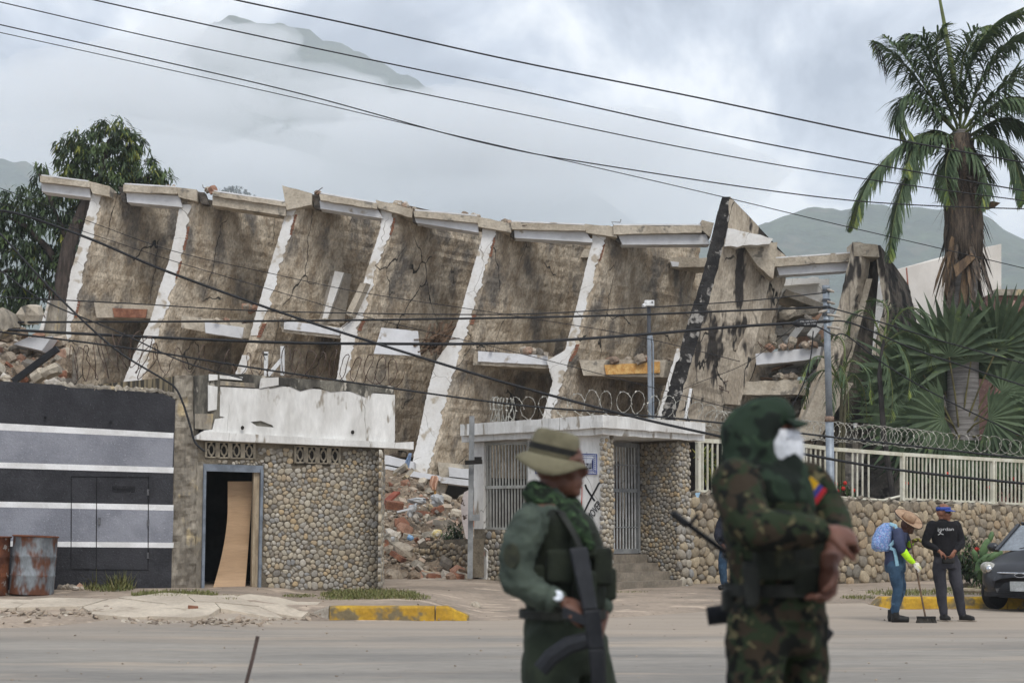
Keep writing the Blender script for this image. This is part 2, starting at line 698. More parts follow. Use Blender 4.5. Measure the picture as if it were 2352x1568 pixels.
# ================================================================ collapsed building
CONC = M('ruin_concrete', srgb(188, 178, 161), srgb(162, 151, 134), 1.5, .95, .6, 12, c3=srgb(128, 122, 112), fine=.22, fscale=16, bdist=.03)
ROUGH = M('ruin_rough_wall', srgb(200, 187, 167), srgb(154, 139, 119), 2.0, .97, 1.0, 7.5, stretch=(1.35, 1.35, .8), rot=(0, radians(15), 0), c3=srgb(118, 112, 104),
          c3lo=.47, c3hi=.66, c3scale=.9, fine=.38, fscale=13, bdist=.065, vary=True, crack=.45)
PLASTER = M('white_plaster', srgb(226, 225, 222), srgb(212, 209, 203), 1.2, .85, .25, 8, c3=srgb(176, 165, 148), c3lo=.57, c3hi=.68, fine=.08, fscale=14, vary=True, crack=.7, crackc=(.28, .26, .23), crackw=.006)
FASCIA = M('white_fascia', srgb(218, 219, 221), srgb(200, 200, 200), .8, .8, .15, 10, c3=srgb(160, 150, 136), c3lo=.60, c3hi=.72, c3scale=2.2, fine=.07, vary=True)
BRICKC = M('clay_block', srgb(144, 102, 80), srgb(118, 80, 64), 6, .95, .4, 20, fine=.25)
SOOT = M('soot_concrete', srgb(58, 56, 55), srgb(34, 33, 33), 2.5, .95, .7, 10, c3=srgb(156, 152, 146), c3lo=.54, c3hi=.62, c3scale=2.6, fine=.35, bdist=.05)
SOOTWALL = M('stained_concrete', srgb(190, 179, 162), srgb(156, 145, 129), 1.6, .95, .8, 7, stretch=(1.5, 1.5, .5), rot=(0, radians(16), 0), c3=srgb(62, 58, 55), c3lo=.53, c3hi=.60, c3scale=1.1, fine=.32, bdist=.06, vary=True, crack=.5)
DARKCON = M('dark_stained_concrete', srgb(112, 104, 94), srgb(72, 67, 62), 1.6, .95, .8, 7, stretch=(1.5, 1.5, .5), rot=(0, radians(16), 0), c3=srgb(44, 42, 40), c3lo=.5, c3hi=.6, c3scale=1.3, fine=.3, bdist=.06, vary=True)  # darker soot stain for the portal panel and right leg
TILEG = M('grey_tile', srgb(150, 144, 137), srgb(132, 126, 119), 5, .7, .1, 20, fine=.12)
DARKWOOD = M('splintered_board', srgb(120, 98, 78), srgb(84, 68, 56), 6, .9, .4, 20, stretch=(1, 1, 3), fine=.3)
YELLOWISH = M('ochre_foam', srgb(216, 176, 112), srgb(190, 140, 78), 9, .9, .7, 16, fine=.3)
CHIP = M('rubble_chip', srgb(170, 160, 146), rnd=[srgb(196, 190, 180), srgb(160, 148, 132), srgb(128, 116, 102), srgb(150, 112, 92), srgb(176, 164, 146), srgb(110, 104, 96), srgb(146, 134, 118)], fine=.3, fscale=14, bump=.4, bscale=20)

GREYR = M('grey_broken_concrete', srgb(156, 150, 140), srgb(122, 117, 109), 2.2, .95, .7, 10, fine=.25, bdist=.03, vary=True)
YR = 44.0
ruin = empty('collapsed_building', (0, YR, .5), 'collapsed concrete building with a row of leaning brown walls and white edges', 'building')
# rows per wall: (y, left x, right x) of its white front edge in the picture
FINS = [
    [(440, 212, 234), (470, 206, 229), (540, 188, 212), (625, 163, 189), (700, 151, 176), (784, 136, 158), (880, 116, 141), (960, 97, 122), (1190, 44, 69)],
    [(452, 420, 440), (475, 413, 437), (540, 402, 426), (600, 388, 413), (665, 366, 394), (735, 346, 376), (790, 318, 352), (865, 288, 330), (960, 255, 300), (1190, 176, 222)],
    [(445, 660, 690), (485, 659, 678), (540, 642, 664), (640, 612, 634), (700, 594, 620), (770, 575, 590), (852, 543, 562), (960, 505, 530), (1190, 424, 450)],
    [(466, 868, 903), (495, 878, 903), (525, 874, 898), (625, 842, 860), (730, 814, 835), (752, 782, 822), (800, 784, 812), (877, 773, 795), (960, 745, 775), (1040, 718, 750)],
    [(508, 1110, 1146), (545, 1107, 1133), (600, 1092, 1120), (690, 1066, 1092), (732, 1055, 1082), (790, 1030, 1064), (830, 1001, 1050), (893, 984, 1032), (1000, 962, 1006), (1090, 940, 982)],
    [(518, 1362, 1388), (558, 1360, 1387), (615, 1346, 1370), (690, 1328, 1350), (805, 1298, 1318), (828, 1256, 1305), (875, 1270, 1293), (962, 1246, 1266), (1010, 1236, 1256), (1190, 1196, 1216)],
]
FIN_D = Vector((2.95, 3.6, 0))


def row_at(rows, y):
    for a, b in zip(rows, rows[1:]):
        if y <= b[0]:
            t = clamp((y - a[0]) / (b[0] - a[0]))
            return lerp(a[1], b[1], t), lerp(a[2], b[2], t)
    return rows[-1][1], rows[-1][2]


def side_point(rows, ex, y, t, Y=YR, D=FIN_D, out=0.0):
    """point on the right-hand face of a wall: y picture height at the front edge, t share of the depth"""
    _, xr = row_at(rows, y)
    n = Vector((D.y, -D.x, 0)).normalized()
    return P(xr + ex, y, Y) + D * t + n * out


def wall_fin(rows, i, Y=YR, D=FIN_D, ex=9, drop=0.0, mat=None, endmat=None, name='wall', nu=22, amp=.032, bite=.10):
    y0, y1 = rows[0][0], rows[-1][0]
    nr = int((y1 - y0) / 9)
    n = Vector((D.y, -D.x, 0)).normalized()
    b = MB()
    fl, fr = [], []
    for k in range(nr + 1):
        y = lerp(y0, y1, k / nr)
        xl, xr = row_at(rows, y)
        fl.append(P(xl + 2.0 * nz((y, i, 0), .11), y, Y))
        fr.append(P(xr + ex + 4.0 * nz((y, i, 9), .09), y, Y))

    def side(u, v):
        k = min(int(v * nr), nr)
        p = fr[k] + D * u
        p.z -= drop * u * (1 - v)
        if v == 0:
            p.z -= bite * (abs(nz(p, 1.1, i)) * 2 + .5 * nz(p, 4, i)) * min(1, u * 4)
        w = amp * (nz(p, 1.0, i * 2.3) + .6 * nz(p, 3.2, i) + .3 * nz(p, 8, i))
        return p + n * w * min(1, u * 6)
    b.grid(side, nu, nr, 0, True)
    # front end, left face, back, top and bottom
    m = nr + 1
    back = [l + D for l in fl]
    for k, p in enumerate(back):
        p.z -= drop * (1 - k / nr)
    vs = fl + fr + back + [r + D + Vector((0, 0, -drop * (1 - k / nr))) for k, r in enumerate(fr)]
    fs = []
    for k in range(nr):
        fs += [(k, k + 1, m + k + 1, m + k)]
        fs += [(k + 1, k, 2 * m + k, 2 * m + k + 1)]
        fs += [(2 * m + k + 1, 2 * m + k, 3 * m + k, 3 * m + k + 1)]
    fs += [(0, m, 3 * m, 2 * m), (m - 1, 3 * m - 1, 4 * m - 1, 2 * m - 1)]
    b.add(vs, fs, 1 if endmat else 0)
    return b.build(name, [mat or ROUGH] + ([endmat] if endmat else []), ruin, False)


def plaster_edge(rows, i, Y=YR, y0=None, y1=None, gap=()):
    """ragged coat of white plaster left on the front edge of a wall"""
    y0 = rows[0][0] if y0 is None else y0
    y1 = rows[-1][0] if y1 is None else y1
    segs, a = [], y0
    for g0, g1 in gap:
        segs.append((a, g0))
        a = g1
    segs.append((a, y1))
    for a, c in segs:
        nr = max(3, int((c - a) / 3.5))
        b = MB()
        L_, R_ = [], []
        for k in range(nr + 1):
            y = lerp(a, c, k / nr)
            xl, xr = row_at(rows, y)
            jl, jr = 1.5 * nz((y, i, 3), .2), 7.5 * nz((y, i, 5), .045) + 5.0 * nz((y, i, 7), .16) + 2.4 * nz((y, i, 8), .5)
            L_.append(P(xl - .5 + jl, y, Y - .025))
            R_.append(P(max(xl + 6, xr + jr), y, Y - .025))
        dv = Vector((0, .05, 0))
        m = nr + 1
        vs = L_ + R_ + [p + dv for p in L_] + [p + dv for p in R_]
        fs = []
        for k in range(nr):
            fs += [(k, k + 1, m + k + 1, m + k), (m + k, m + k + 1, 3 * m + k + 1, 3 * m + k), (k + 1, k, 2 * m + k, 2 * m + k + 1)]
        fs += [(0, m, 3 * m, 2 * m), (m - 1, 3 * m - 1, 4 * m - 1, 2 * m - 1)]
        b.add(vs, fs)
        b.build('plaster_edge', PLASTER, ruin)


def pxbox(q, Y, dep, mat, name, parent, wob=0.0, seed=0, Y2=None, **kw):
    """solid block whose front face is the picture quad q (tl, tr, br, bl) at depth Y (left) .. Y2 (right), going back by dep"""
    Y2 = Y if Y2 is None else Y2
    (a, b_, c, d) = q
    n = max(2, int(abs(b_[0] - a[0]) / 14))
    mb = MB()
    top, bot = [], []
    for k in range(n + 1):
        t = k / n
        yy = lerp(Y, Y2, t)
        top.append(P(lerp(a[0], b_[0], t), lerp(a[1], b_[1], t) + (wob * nz((k * 3.1, seed, 1), .5) if 0 < k < n else 0), yy))
        bot.append(P(lerp(d[0], c[0], t), lerp(d[1], c[1], t) + (wob * nz((k * 2.7, seed, 4), .5) if 0 < k < n else 0), yy))
    dv = dep if isinstance(dep, Vector) else Vector((0, dep, 0))
    m = n + 1
    vs = top + bot + [p + dv for p in top] + [p + dv for p in bot]
    fs = []
    for k in range(n):
        fs += [(k, m + k, m + k + 1, k + 1), (2 * m + k, k * 1 + 0, k + 1, 2 * m + k + 1), (m + k, 3 * m + k, 3 * m + k + 1, m + k + 1), (2 * m + k, 2 * m + k + 1, 3 * m + k + 1, 3 * m + k)]
    fs += [(0, 2 * m, 3 * m, m), (n, m + n, 3 * m + n, 2 * m + n)]
    mb.add(vs, fs)
    return mb.build(name, mat, parent, **kw)


for i, rows in enumerate(FINS):
    wall_fin(rows, i)
GAPS = [(), ((640, 668),), ((772, 800),), (), (), ()]
Y1S = [784, 880, 900, 890, 1090, 962]
for i, rows in enumerate(FINS):
    plaster_edge(rows, i + 1, y0=rows[0][0] + (4, 18, 36, 2, 2, 2)[i], y1=Y1S[i], gap=[(), (), ((770, 815),), (), (), ()][i])


def build_ruin_beams():
    # concrete heads on the walls
    heads = [((202, 416), (252, 428), (252, 452), (212, 444)), ((404, 430), (452, 436), (452, 462), (410, 452)), ((648, 426), (716, 444), (716, 470), (658, 482)),
             ((863, 459), (948, 480), (946, 500), (868, 478)), ((1094, 497), (1176, 514), (1174, 534), (1098, 520)), ((1343, 514), (1412, 522), (1418, 545), (1346, 534)), ((1612, 505), (1640, 512), (1632, 545), (1610, 527))]
    for k, q in enumerate(heads):
        pxbox(q, YR - .22, .8, CONC, 'wall_head', ruin, 1.5, k)
    beams = [  # upper slab quad, white fascia quad
        (((92, 404), (206, 418), (206, 430), (92, 418)), ((94, 418), (206, 431), (208, 454), (96, 440))),
        (((283, 424), (406, 431), (406, 445), (283, 440)), ((290, 443), (412, 450), (419, 476), (292, 464))),
        (((488, 440), (656, 464), (656, 474), (488, 450)), None),
        (((733, 445), (866, 467), (866, 480), (736, 460)), ((734, 461), (868, 481), (880, 502), (736, 479))),
        (((950, 484), (1098, 497), (1098, 512), (952, 498)), ((952, 499), (1098, 513), (1099, 534), (956, 511))),
        (((1172, 510), (1345, 517), (1345, 530), (1176, 526)), ((1181, 528), (1346, 532), (1362, 557), (1182, 546))),
        (((1408, 518), (1612, 518), (1612, 534), (1410, 538)), ((1420, 540), (1622, 538), (1630, 561), (1430, 562))),
        (((1776, 594), (1956, 582), (1954, 600), (1778, 612)), ((1784, 614), (1952, 602), (1948, 622), (1790, 632))),
    ]
    for k, (s, f) in enumerate(beams):
        o = pxbox(s, YR - .30, 1.35, CONC, 'roof_beam', ruin, 1.8, k + 20)
        a, b_, c, d = s
        pxbox(((a[0] + 3, a[1] - 3.5), (b_[0] - 3, b_[1] - 3.5), (b_[0] - 3, b_[1] - .4), (a[0] + 3, a[1] - .4)), YR - .2, .6, FASCIA, 'coping', o)
        if f:
            pxbox(f, YR - .12, .5, FASCIA, 'fascia', ruin, .6, k)
    pxbox(((488, 449), (656, 474), (656, 496), (488, 471)), YR - .2, .6, CONC, 'fascia', ruin, .8, 77)
    # thicker floor slabs half way up, each with what is left of its white front
    floors = [
        (((216, 694), (360, 702), (352, 732), (222, 729)), CONC, ((258, 707), (338, 710), (334, 730), (262, 728)), BRICKC),
        (((417, 724), (566, 742), (560, 776), (416, 752)), CONC, ((470, 739), (560, 752), (556, 777), (472, 764)), FASCIA),
        (((640, 734), (784, 752), (782, 778), (648, 762)), CONC, ((652, 736), (782, 753), (780, 770), (652, 756)), FASCIA),
        (((1090, 806), (1262, 818), (1262, 846), (1086, 838)), CONC, ((1098, 806), (1258, 817), (1260, 838), (1098, 830)), FASCIA),
        (((1330, 826), (1530, 826), (1524, 866), (1340, 862)), CONC, ((1388, 838), (1516, 830), (1516, 856), (1392, 860)), YELLOWISH),
        (((1700, 876), (1830, 872), (1836, 906), (1696, 906)), CONC, None, None),
        (((1735, 812), (1886, 796), (1882, 824), (1737, 838)), FASCIA, None, None),
    ]
    for k, (q, m, q2, m2) in enumerate(floors):
        o = pxbox(q, YR + .12, FIN_D * .92, m, 'floor_slab', ruin, 2.5, k + 40)
        if q2:
            pxbox(q2, YR + .06, .2, m2, 'slab_front', o, 1.2, k + 60)
    # tiles left where the plaster came off (two walls)
    tile = MB().box((0, 0, 0), (.02, .19, .26)).mesh('tile')
    tile.materials.append(TILEG)
    n = Vector((FIN_D.y, -FIN_D.x, 0)).normalized()
    dn = FIN_D.normalized()
    for rows, y0, y1, t0, t1 in ((FINS[4], 575, 745, .40, .68), (FINS[5], 690, 800, .36, .60)):
        ny, nt = int((y1 - y0) / 22), 7
        for r in range(ny):
            for c in range(nt):
                t = lerp(t0, t1, (c + .5) / nt)
                y = lerp(y0, y1, (r + .5) / ny)
                if c < 2 and r > ny * .45 and (r * .6 - ny * .27) > c * .9:
                    continue
                p = side_point(rows, 9, y, t, out=.125)
                lean = side_point(rows, 9, y - 15, t, out=.125) - p
                o = bpy.data.objects.new('tile', tile)
                col.objects.link(o)
                rm = Matrix((n, dn, lean.normalized())).transposed()
                o.parent = ruin
                o.matrix_parent_inverse = Matrix.Translation(-ruin.location)
                o.matrix_local = Matrix.Translation(p) @ rm.to_4x4()
    # broken bright edge of the tiled strip
    # loose wall behind, back rooms
    pxbox(((1480, 590), (1640, 600), (1560, 960), (1440, 960)), YR + 4.2, .3, ROUGH, 'back_wall', ruin, 4, 5)
    pxbox(((1180, 590), (1350, 585), (1300, 900), (1150, 900)), YR + 5.2, .3, ROUGH, 'back_wall', ruin, 4, 6)
    pxbox(((690, 650), (790, 626), (772, 740), (696, 760)), YR + 1.4, Vector((.2, .25, 0)), M('inner_partition', srgb(176, 168, 156), srgb(160, 150, 138), 1, .9, .1, 8), 'partition', ruin, 2, 3)
    pxbox(((769, 622), (790, 626), (752, 732), (740, 732)), YR + 1.0, .3, PLASTER, 'partition_edge', ruin, 1, 3)
    pxbox(((1536, 590), (1640, 592), (1634, 612), (1540, 614)), YR + 2.4, 1.2, CONC, 'roof_beam', ruin, 2, 4)
    pxbox(((1540, 600), (1560, 602), (1558, 612), (1544, 612)), YR + 2.3, .1, FASCIA, 'fascia', ruin)
    pxbox(((1300, 574), (1362, 572), (1360, 590), (1320, 592)), YR + 3.0, 1.0, CONC, 'roof_beam', ruin, 2, 8)
    # lower storey crushed below the walls, between the two gate buildings
    lower = [(((866, 1040), (950, 1060), (950, 1078), (866, 1062)), FASCIA), (((866, 1066), (1010, 1092), (1012, 1104), (866, 1082)), FASCIA), (((866, 1054), (948, 1070), (948, 1080), (866, 1066)), CONC),
             (((940, 1072), (985, 1092), (985, 1106), (946, 1096)), CONC), (((1030, 1072), (1090, 1078), (1090, 1100), (1032, 1094)), FASCIA), (((1010, 1094), (1100, 1104), (1100, 1118), (1012, 1108)), FASCIA), (((1005, 1060), (1100, 1070), (1100, 1112), (1010, 1100)), CONC)]
    for k, (q, m) in enumerate(lower):
        pxbox(q, YR - 1.2 + (.25 if m is CONC else 0), 1.6, m, 'crushed_slab', ruin, 1.5, k + 90)
    pxbox(((985, 1098), (1030, 1102), (1012, 1160), (966, 1160)), YR - .9, .6, CONC, 'column', ruin, 1.5, 9)
    MB().box((.5, 48.5, 1.6), (26, .3, 5.0)).build('dark_void_wall', M('interior_shade', srgb(70, 64, 58), srgb(46, 42, 38), 1, .95, .3), ruin)  # dark sheet stands for the shade deep inside the crushed storey


build_ruin_beams()


def build_ruin_right():
    # the tall scorched slab that rises above the roof line
    rows = [(452, 1658, 1672), (519, 1640, 1670), (620, 1617, 1645), (740, 1580, 1612), (860, 1545, 1576), (958, 1517, 1548), (1010, 1503, 1532)]
    D = Vector((1.75, 1.3, 0))
    wall_fin(rows, 21, YR - .8, D, 3, 1.45, SOOTWALL, SOOT, 'scorched_wall', 16, .05, .02)
    plaster_edge([(r[0], r[1] - 7, r[1] - 1) for r in rows if r[0] > 700], 31, YR - .85, y0=800, y1=1000)
    # its broken white cap
    pxbox(((1672, 524), (1776, 548), (1768, 560), (1664, 566)), YR - .95, .4, PLASTER, 'broken_cap', ruin, 5, 31)
    pxbox(((1706, 560), (1786, 556), (1776, 640), (1740, 610)), YR - .5, .5, CONC, 'broken_end', ruin, 4, 33)
    # second column edge on the slab
    pxbox(((1738, 600), (1776, 612), (1700, 930), (1640, 930)), YR + .05, .5, SOOTWALL, 'scorched_wall', ruin, 4, 12)
    pxbox(((1770, 600), (1800, 620), (1752, 960), (1706, 960)), YR + .9, .4, ROUGH, 'wall', ruin, 4, 14)
    # portal frame at the right-hand end
    legl = [(556, 1958, 1972), (600, 1950, 1975), (700, 1926, 1955), (800, 1894, 1934), (900, 1856, 1900), (966, 1832, 1884), (1060, 1800, 1850)]
    wall_fin(legl, 41, YR - .6, Vector((.35, .5, 0)), 4, 0, SOOTWALL, SOOTWALL, 'portal_leg', 6, .03, 0)
    legr = [(563, 2008, 2019), (640, 2020, 2034), (705, 2030, 2046), (800, 2006, 2024), (900, 1985, 2004), (1060, 1950, 1972)]
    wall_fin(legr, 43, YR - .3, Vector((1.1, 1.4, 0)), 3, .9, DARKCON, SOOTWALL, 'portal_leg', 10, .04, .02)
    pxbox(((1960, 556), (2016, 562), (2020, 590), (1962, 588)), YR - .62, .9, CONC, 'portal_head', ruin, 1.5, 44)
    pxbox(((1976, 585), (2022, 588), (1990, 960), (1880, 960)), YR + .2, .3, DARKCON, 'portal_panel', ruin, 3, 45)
    pxbox(((1990, 640), (2004, 640), (1936, 900), (1918, 900)), YR - .25, .3, CONC, 'portal_rib', ruin, 2, 46)
    # what shows between slab and portal: white ceiling pieces, pink boards
    pxbox(((1790, 650), (1905, 640), (1905, 690), (1784, 706)), YR + 2.5, .3, PLASTER, 'ceiling_piece', ruin, 4, 51)
    pxbox(((1796, 640), (1880, 636), (1884, 650), (1794, 656)), YR + 2.2, .3, PLASTER, 'ceiling_piece', ruin, 3, 52)
    pink = M('pink_partition', srgb(158, 128, 118), srgb(136, 112, 100), 2, .9, .2, 9)
    pxbox(((1780, 730), (1806, 730), (1786, 800), (1758, 800)), YR + 2.0, .2, pink, 'partition', ruin, 2, 53)
    pxbox(((1806, 700), (1900, 696), (1896, 840), (1780, 850)), YR + 3.0, .2, M('inner_partition', (0, 0, 0)), 'partition', ruin, 3, 54)
    pxbox(((1846, 716), (1900, 720), (1898, 790), (1832, 800)), YR + 2.6, .3, M('peach_wall', srgb(206, 170, 146), srgb(186, 150, 126), 2, .9, .2), 'partition', ruin, 6, 55)
    pxbox(((1700, 880), (1830, 860), (1800, 1080), (1690, 1080)), YR + 1.6, .3, ROUGH, 'back_wall', ruin, 4, 57)
    pxbox(((1880, 820), (1960, 830), (1960, 1100), (1800, 1100)), YR + 2.4, .3, ROUGH, 'back_wall', ruin, 4, 58)
    # jumbled floors and boards between slab and portal
    rg = random.Random(31)
    for k, q in enumerate((((1790, 716), (1880, 706), (1878, 718), (1792, 730)), ((1776, 756), (1890, 742), (1888, 756), (1780, 770)), ((1752, 846), (1880, 838), (1876, 852), (1756, 860)), ((1806, 664), (1900, 700), (1894, 712), (1800, 678)), ((1716, 930), (1850, 916), (1850, 936), (1716, 950)))):
        pxbox(q, YR + .8 + .3 * (k % 3), 1.6, (CONC, GREYR, PLASTER)[k % 3], 'floor_slab', ruin, 3, k + 500)
    for k in range(46):
        x, y = rg.uniform(1770, 1895), rg.choice((rg.uniform(700, 800), rg.uniform(835, 880), rg.uniform(900, 960)))
        c = P(x, y, YR + rg.uniform(.4, 1.8))
        if k % 3:
            MB().rock(c, rg.uniform(.08, .24), 700 + k).build('rubble_chunk', (CHIP, CONC, GREYR)[k % 3], ruin)
        else:
            MB().box(c, (rg.uniform(.5, 1.2), rg.uniform(.1, .3), .05), rotm(rg.uniform(-.8, .8), rg.uniform(-.9, .9), rg.uniform(-1, 1))).build('broken_board', (DARKWOOD, PLASTER, GREYR)[k % 9 // 3], ruin)
    # fallen block under the portal
    pxbox(((1890, 860), (1960, 880), (1880, 1010), (1826, 1010)), YR - 1.2, .8, CONC, 'fallen_beam', ruin, 5, 59)


build_ruin_right()


def build_ruin_loose():
    # things that only lean or hang in the ruin
    pxbox(((876, 752), (960, 760), (966, 818), (858, 812)), YR - .1, .08, FASCIA, 'door_panel', None, 1.0, 3, label='white panel hanging flat between two leaning walls', cat='panel')
    b = MB()
    rg = random.Random(5)
    for k in range(26):
        a = P(rg.uniform(950, 1010), rg.uniform(770, 815), YR - .1 + rg.uniform(-.2, .5))
        c = P(a.x and rg.uniform(985, 1062), rg.uniform(735, 790), YR + rg.uniform(-.1, .6))
        b.bar(a, c, rg.uniform(.03, .10), rg.uniform(.02, .05))
    b.build('splintered_timber', DARKWOOD, None, label='tangle of splintered boards caught beside the hanging white panel', cat='timber')
    b = MB()
    b.hexa([P(794, 720, YR - .3), P(806, 728, YR - .3), P(842, 650, YR - .3), P(828, 650, YR - .3)], Vector((.1, .3, 0)))
    b.build('broken_block', CONC, None, label='broken tan block wedged against the fourth leaning wall', cat='block')
    # small chunks lying on the beams and slabs
    k = 0
    for (x0, y0, x1, y1, n, s) in ((284, 424, 404, 431, 4, .05), (470, 437, 500, 440, 4, .12), (724, 444, 740, 448, 4, .1), (905, 466, 955, 484, 7, .12), (1060, 494, 1100, 500, 4, .1), (1150, 512, 1180, 516, 4, .1),
                                   (1400, 830, 1530, 826, 12, .14), (1200, 805, 1262, 816, 8, .13), (1100, 804, 1180, 810, 4, .08), (640, 732, 780, 748, 8, .07), (480, 735, 566, 742, 8, .08), (1760, 800, 1880, 792, 9, .12), (1776, 868, 1830, 868, 6, .14), (560, 705, 588, 715, 4, .13)):
        for j in range(n):
            t = random.Random(k).random()
            p = P(lerp(x0, x1, t), lerp(y0, y1, t) - 2, YR + random.Random(k + 500).uniform(-.05, .5))
            MB().rock(p, s * random.Random(k + 900).uniform(.6, 1.3), k).build('rubble_chunk', CHIP, ruin)
            k += 1


build_ruin_loose()


def build_ruin_edges():
    # brick showing where plaster broke away beside the white edges, dark joints under the heads
    k = 0
    for fi, y0, y1, w in ((1, 520, 575, 5), (1, 600, 640, 4), (2, 492, 540, 5), (2, 742, 775, 9), (3, 500, 540, 5), (4, 545, 590, 5), (4, 720, 745, 8), (5, 560, 600, 4), (0, 690, 730, 5), (3, 735, 760, 8), (5, 790, 830, 8)):
        rows = FINS[fi]
        b = MB()
        n = int((y1 - y0) / 6)
        for q in range(n):
            ya, yb = lerp(y0, y1, q / n) + .6, lerp(y0, y1, (q + 1) / n) - .6
            xa, xb = row_at(rows, ya)[1], row_at(rows, yb)[1]
            e = w + 2 * nz((q, k, 0), .9)
            b.hexa([P(xa + 1, ya, YR - .03), P(xa + 1 + e, ya, YR - .03), P(xb + 1 + e, yb, YR - .03), P(xb + 1, yb, YR - .03)], Vector((0, .08, 0)))
        b.build('exposed_brick', BRICKC, ruin)
        k += 1
    dk = M('interior_shade', (0, 0, 0))
    for q in (((272, 428), (286, 430), (290, 466), (280, 462)), ((452, 440), (470, 442), (480, 470), (462, 468)), ((716, 446), (734, 450), (736, 482), (722, 478)), ((944, 486), (954, 488), (958, 514), (948, 508)), ((1168, 518), (1180, 520), (1184, 548), (1172, 540)), ((1410, 528), (1422, 530), (1430, 560), (1416, 552))):
        pxbox(q, YR - .05, .3, DARKBREAK, 'broken_joint', ruin, 2, int(q[0][0]))
    # twisted rods sticking out at the breaks
    rod = M('rusty_wire', srgb(96, 78, 66), srgb(70, 58, 52), 5, .8)
    rg = random.Random(12)
    for x, y in ((470, 440), (722, 446), (728, 450), (950, 486), (1176, 516), (1414, 524), (1540, 828), (1262, 812), (566, 742), (786, 752), (1756, 800), (1640, 880), (1650, 890), (880, 1050)):
        pts = [P(x, y, YR - .1)]
        for q in range(3):
            pts.append(pts[-1] + Vector((rg.uniform(-.12, .25), rg.uniform(-.15, .05), rg.uniform(-.12, .18))))
        MB().tube(pts, .012, 5).build('reinforcing_rod', rod, ruin)


DARKBREAK = M('dark_break', srgb(104, 98, 90), srgb(66, 62, 58), 5, .95, .8, 14, fine=.35, bdist=.04)  # darker, rougher concrete tone for the joint blocks
build_ruin_edges()
# ================================================================ vertical planes and cobbles
class Plane:
    """vertical plane through two picture columns at given depths"""
    def __init__(self, xa, Ya, xb, Yb, back=0.0):
        a, b = P(xa, HOR, Ya), P(xb, HOR, Yb)
        self.u = Vector((b.x - a.x, b.y - a.y, 0)).normalized()
        self.n = Vector((self.u.y, -self.u.x, 0))        # towards the camera
        self.o = Vector((a.x, a.y, 0)) - self.n * back

    def at(self, x, y, out=0.0):
        r = ray(x, y)
        c = Vector((0, 0, CAMZ))
        t = (self.o + self.n * out - c).dot(self.n) / r.dot(self.n)
        return c + r * t

    def quad(self, q, dep, out=0.0):
        return [self.at(x, y, out) for x, y in q], -self.n * dep

    def block(self, q, dep, mat, name, parent, out=0.0, **kw):
        pts, v = self.quad(q, dep, out)
        b = MB().prism(pts, v)
        return b.build(name, mat, parent, **kw)

    def uv(self, p):
        return (p - self.o).dot(self.u), p.z

    def pt(self, u, z, out=0.0):
        return Vector((self.o.x, self.o.y, 0)) + self.u * u + self.n * out + Vector((0, 0, z))


def rect(x0, y0, x1, y1):
    return [(x0, y0), (x1, y0), (x1, y1), (x0, y1)]


def inside(poly, x, y):
    c = False
    n = len(poly)
    for i in range(n):
        (x0, y0), (x1, y1) = poly[i], poly[(i + 1) % n]
        if (y0 > y) != (y1 > y) and x < (x1 - x0) * (y - y0) / (y1 - y0) + x0:
            c = not c
    return c


def cells(poly, size, seed, jit=.42, holes=(), var=.0):
    """Voronoi cells filling a 2-D polygon; returns [(centre, [pts])]"""
    rg = random.Random(seed)
    xs, ys = [p[0] for p in poly], [p[1] for p in poly]
    x0, x1, y0, y1 = min(xs), max(xs), min(ys), max(ys)
    pts = []
    j = 0
    y = y0 - size
    while y < y1 + size:
        x = x0 - size + (size * .5 if j % 2 else 0)
        while x < x1 + size:
            if rg.random() > var * .25:
                pts.append((x + rg.uniform(-jit, jit) * size, y + rg.uniform(-jit, jit) * size))
                if rg.random() < var * .25:
                    pts.append((x + rg.uniform(-.5, .5) * size, y + rg.uniform(-.5, .5) * size))
            x += size
        y += size * .88
        j += 1
    buck = {}
    cs = size * 2.2
    for k, p in enumerate(pts):
        buck.setdefault((int(p[0] // cs), int(p[1] // cs)), []).append(k)
    out = []
    for k, (cx, cy) in enumerate(pts):
        if not inside(poly, cx, cy) or any(inside(h, cx, cy) for h in holes):
            continue
        cell = [(cx - 2 * size, cy - 2 * size), (cx + 2 * size, cy - 2 * size), (cx + 2 * size, cy + 2 * size), (cx - 2 * size, cy + 2 * size)]
        bx, by = int(cx // cs), int(cy // cs)
        for dx in (-1, 0, 1):
            for dy in (-1, 0, 1):
                for q in buck.get((bx + dx, by + dy), ()):
                    if q == k:
                        continue
                    px, py = pts[q]
                    mx, my = (cx + px) / 2, (cy + py) / 2
                    nx, ny = px - cx, py - cy
                    new = []
                    for i in range(len(cell)):
                        a, b = cell[i], cell[(i + 1) % len(cell)]
                        da, db = (a[0] - mx) * nx + (a[1] - my) * ny, (b[0] - mx) * nx + (b[1] - my) * ny
                        if da <= 0:
                            new.append(a)
                        if (da < 0) != (db < 0):
                            t = da / (da - db)
                            new.append((a[0] + (b[0] - a[0]) * t, a[1] + (b[1] - a[1]) * t))
                    cell = new
                    if len(cell) < 3:
                        break
        if len(cell) >= 3:
            cell = [(clamp(a, x0, x1), clamp(b, y0, y1)) for a, b in cell]
            mx, my = sum(a for a, _ in cell) / len(cell), sum(b for _, b in cell) / len(cell)
            out.append(((mx, my), cell))
    return out


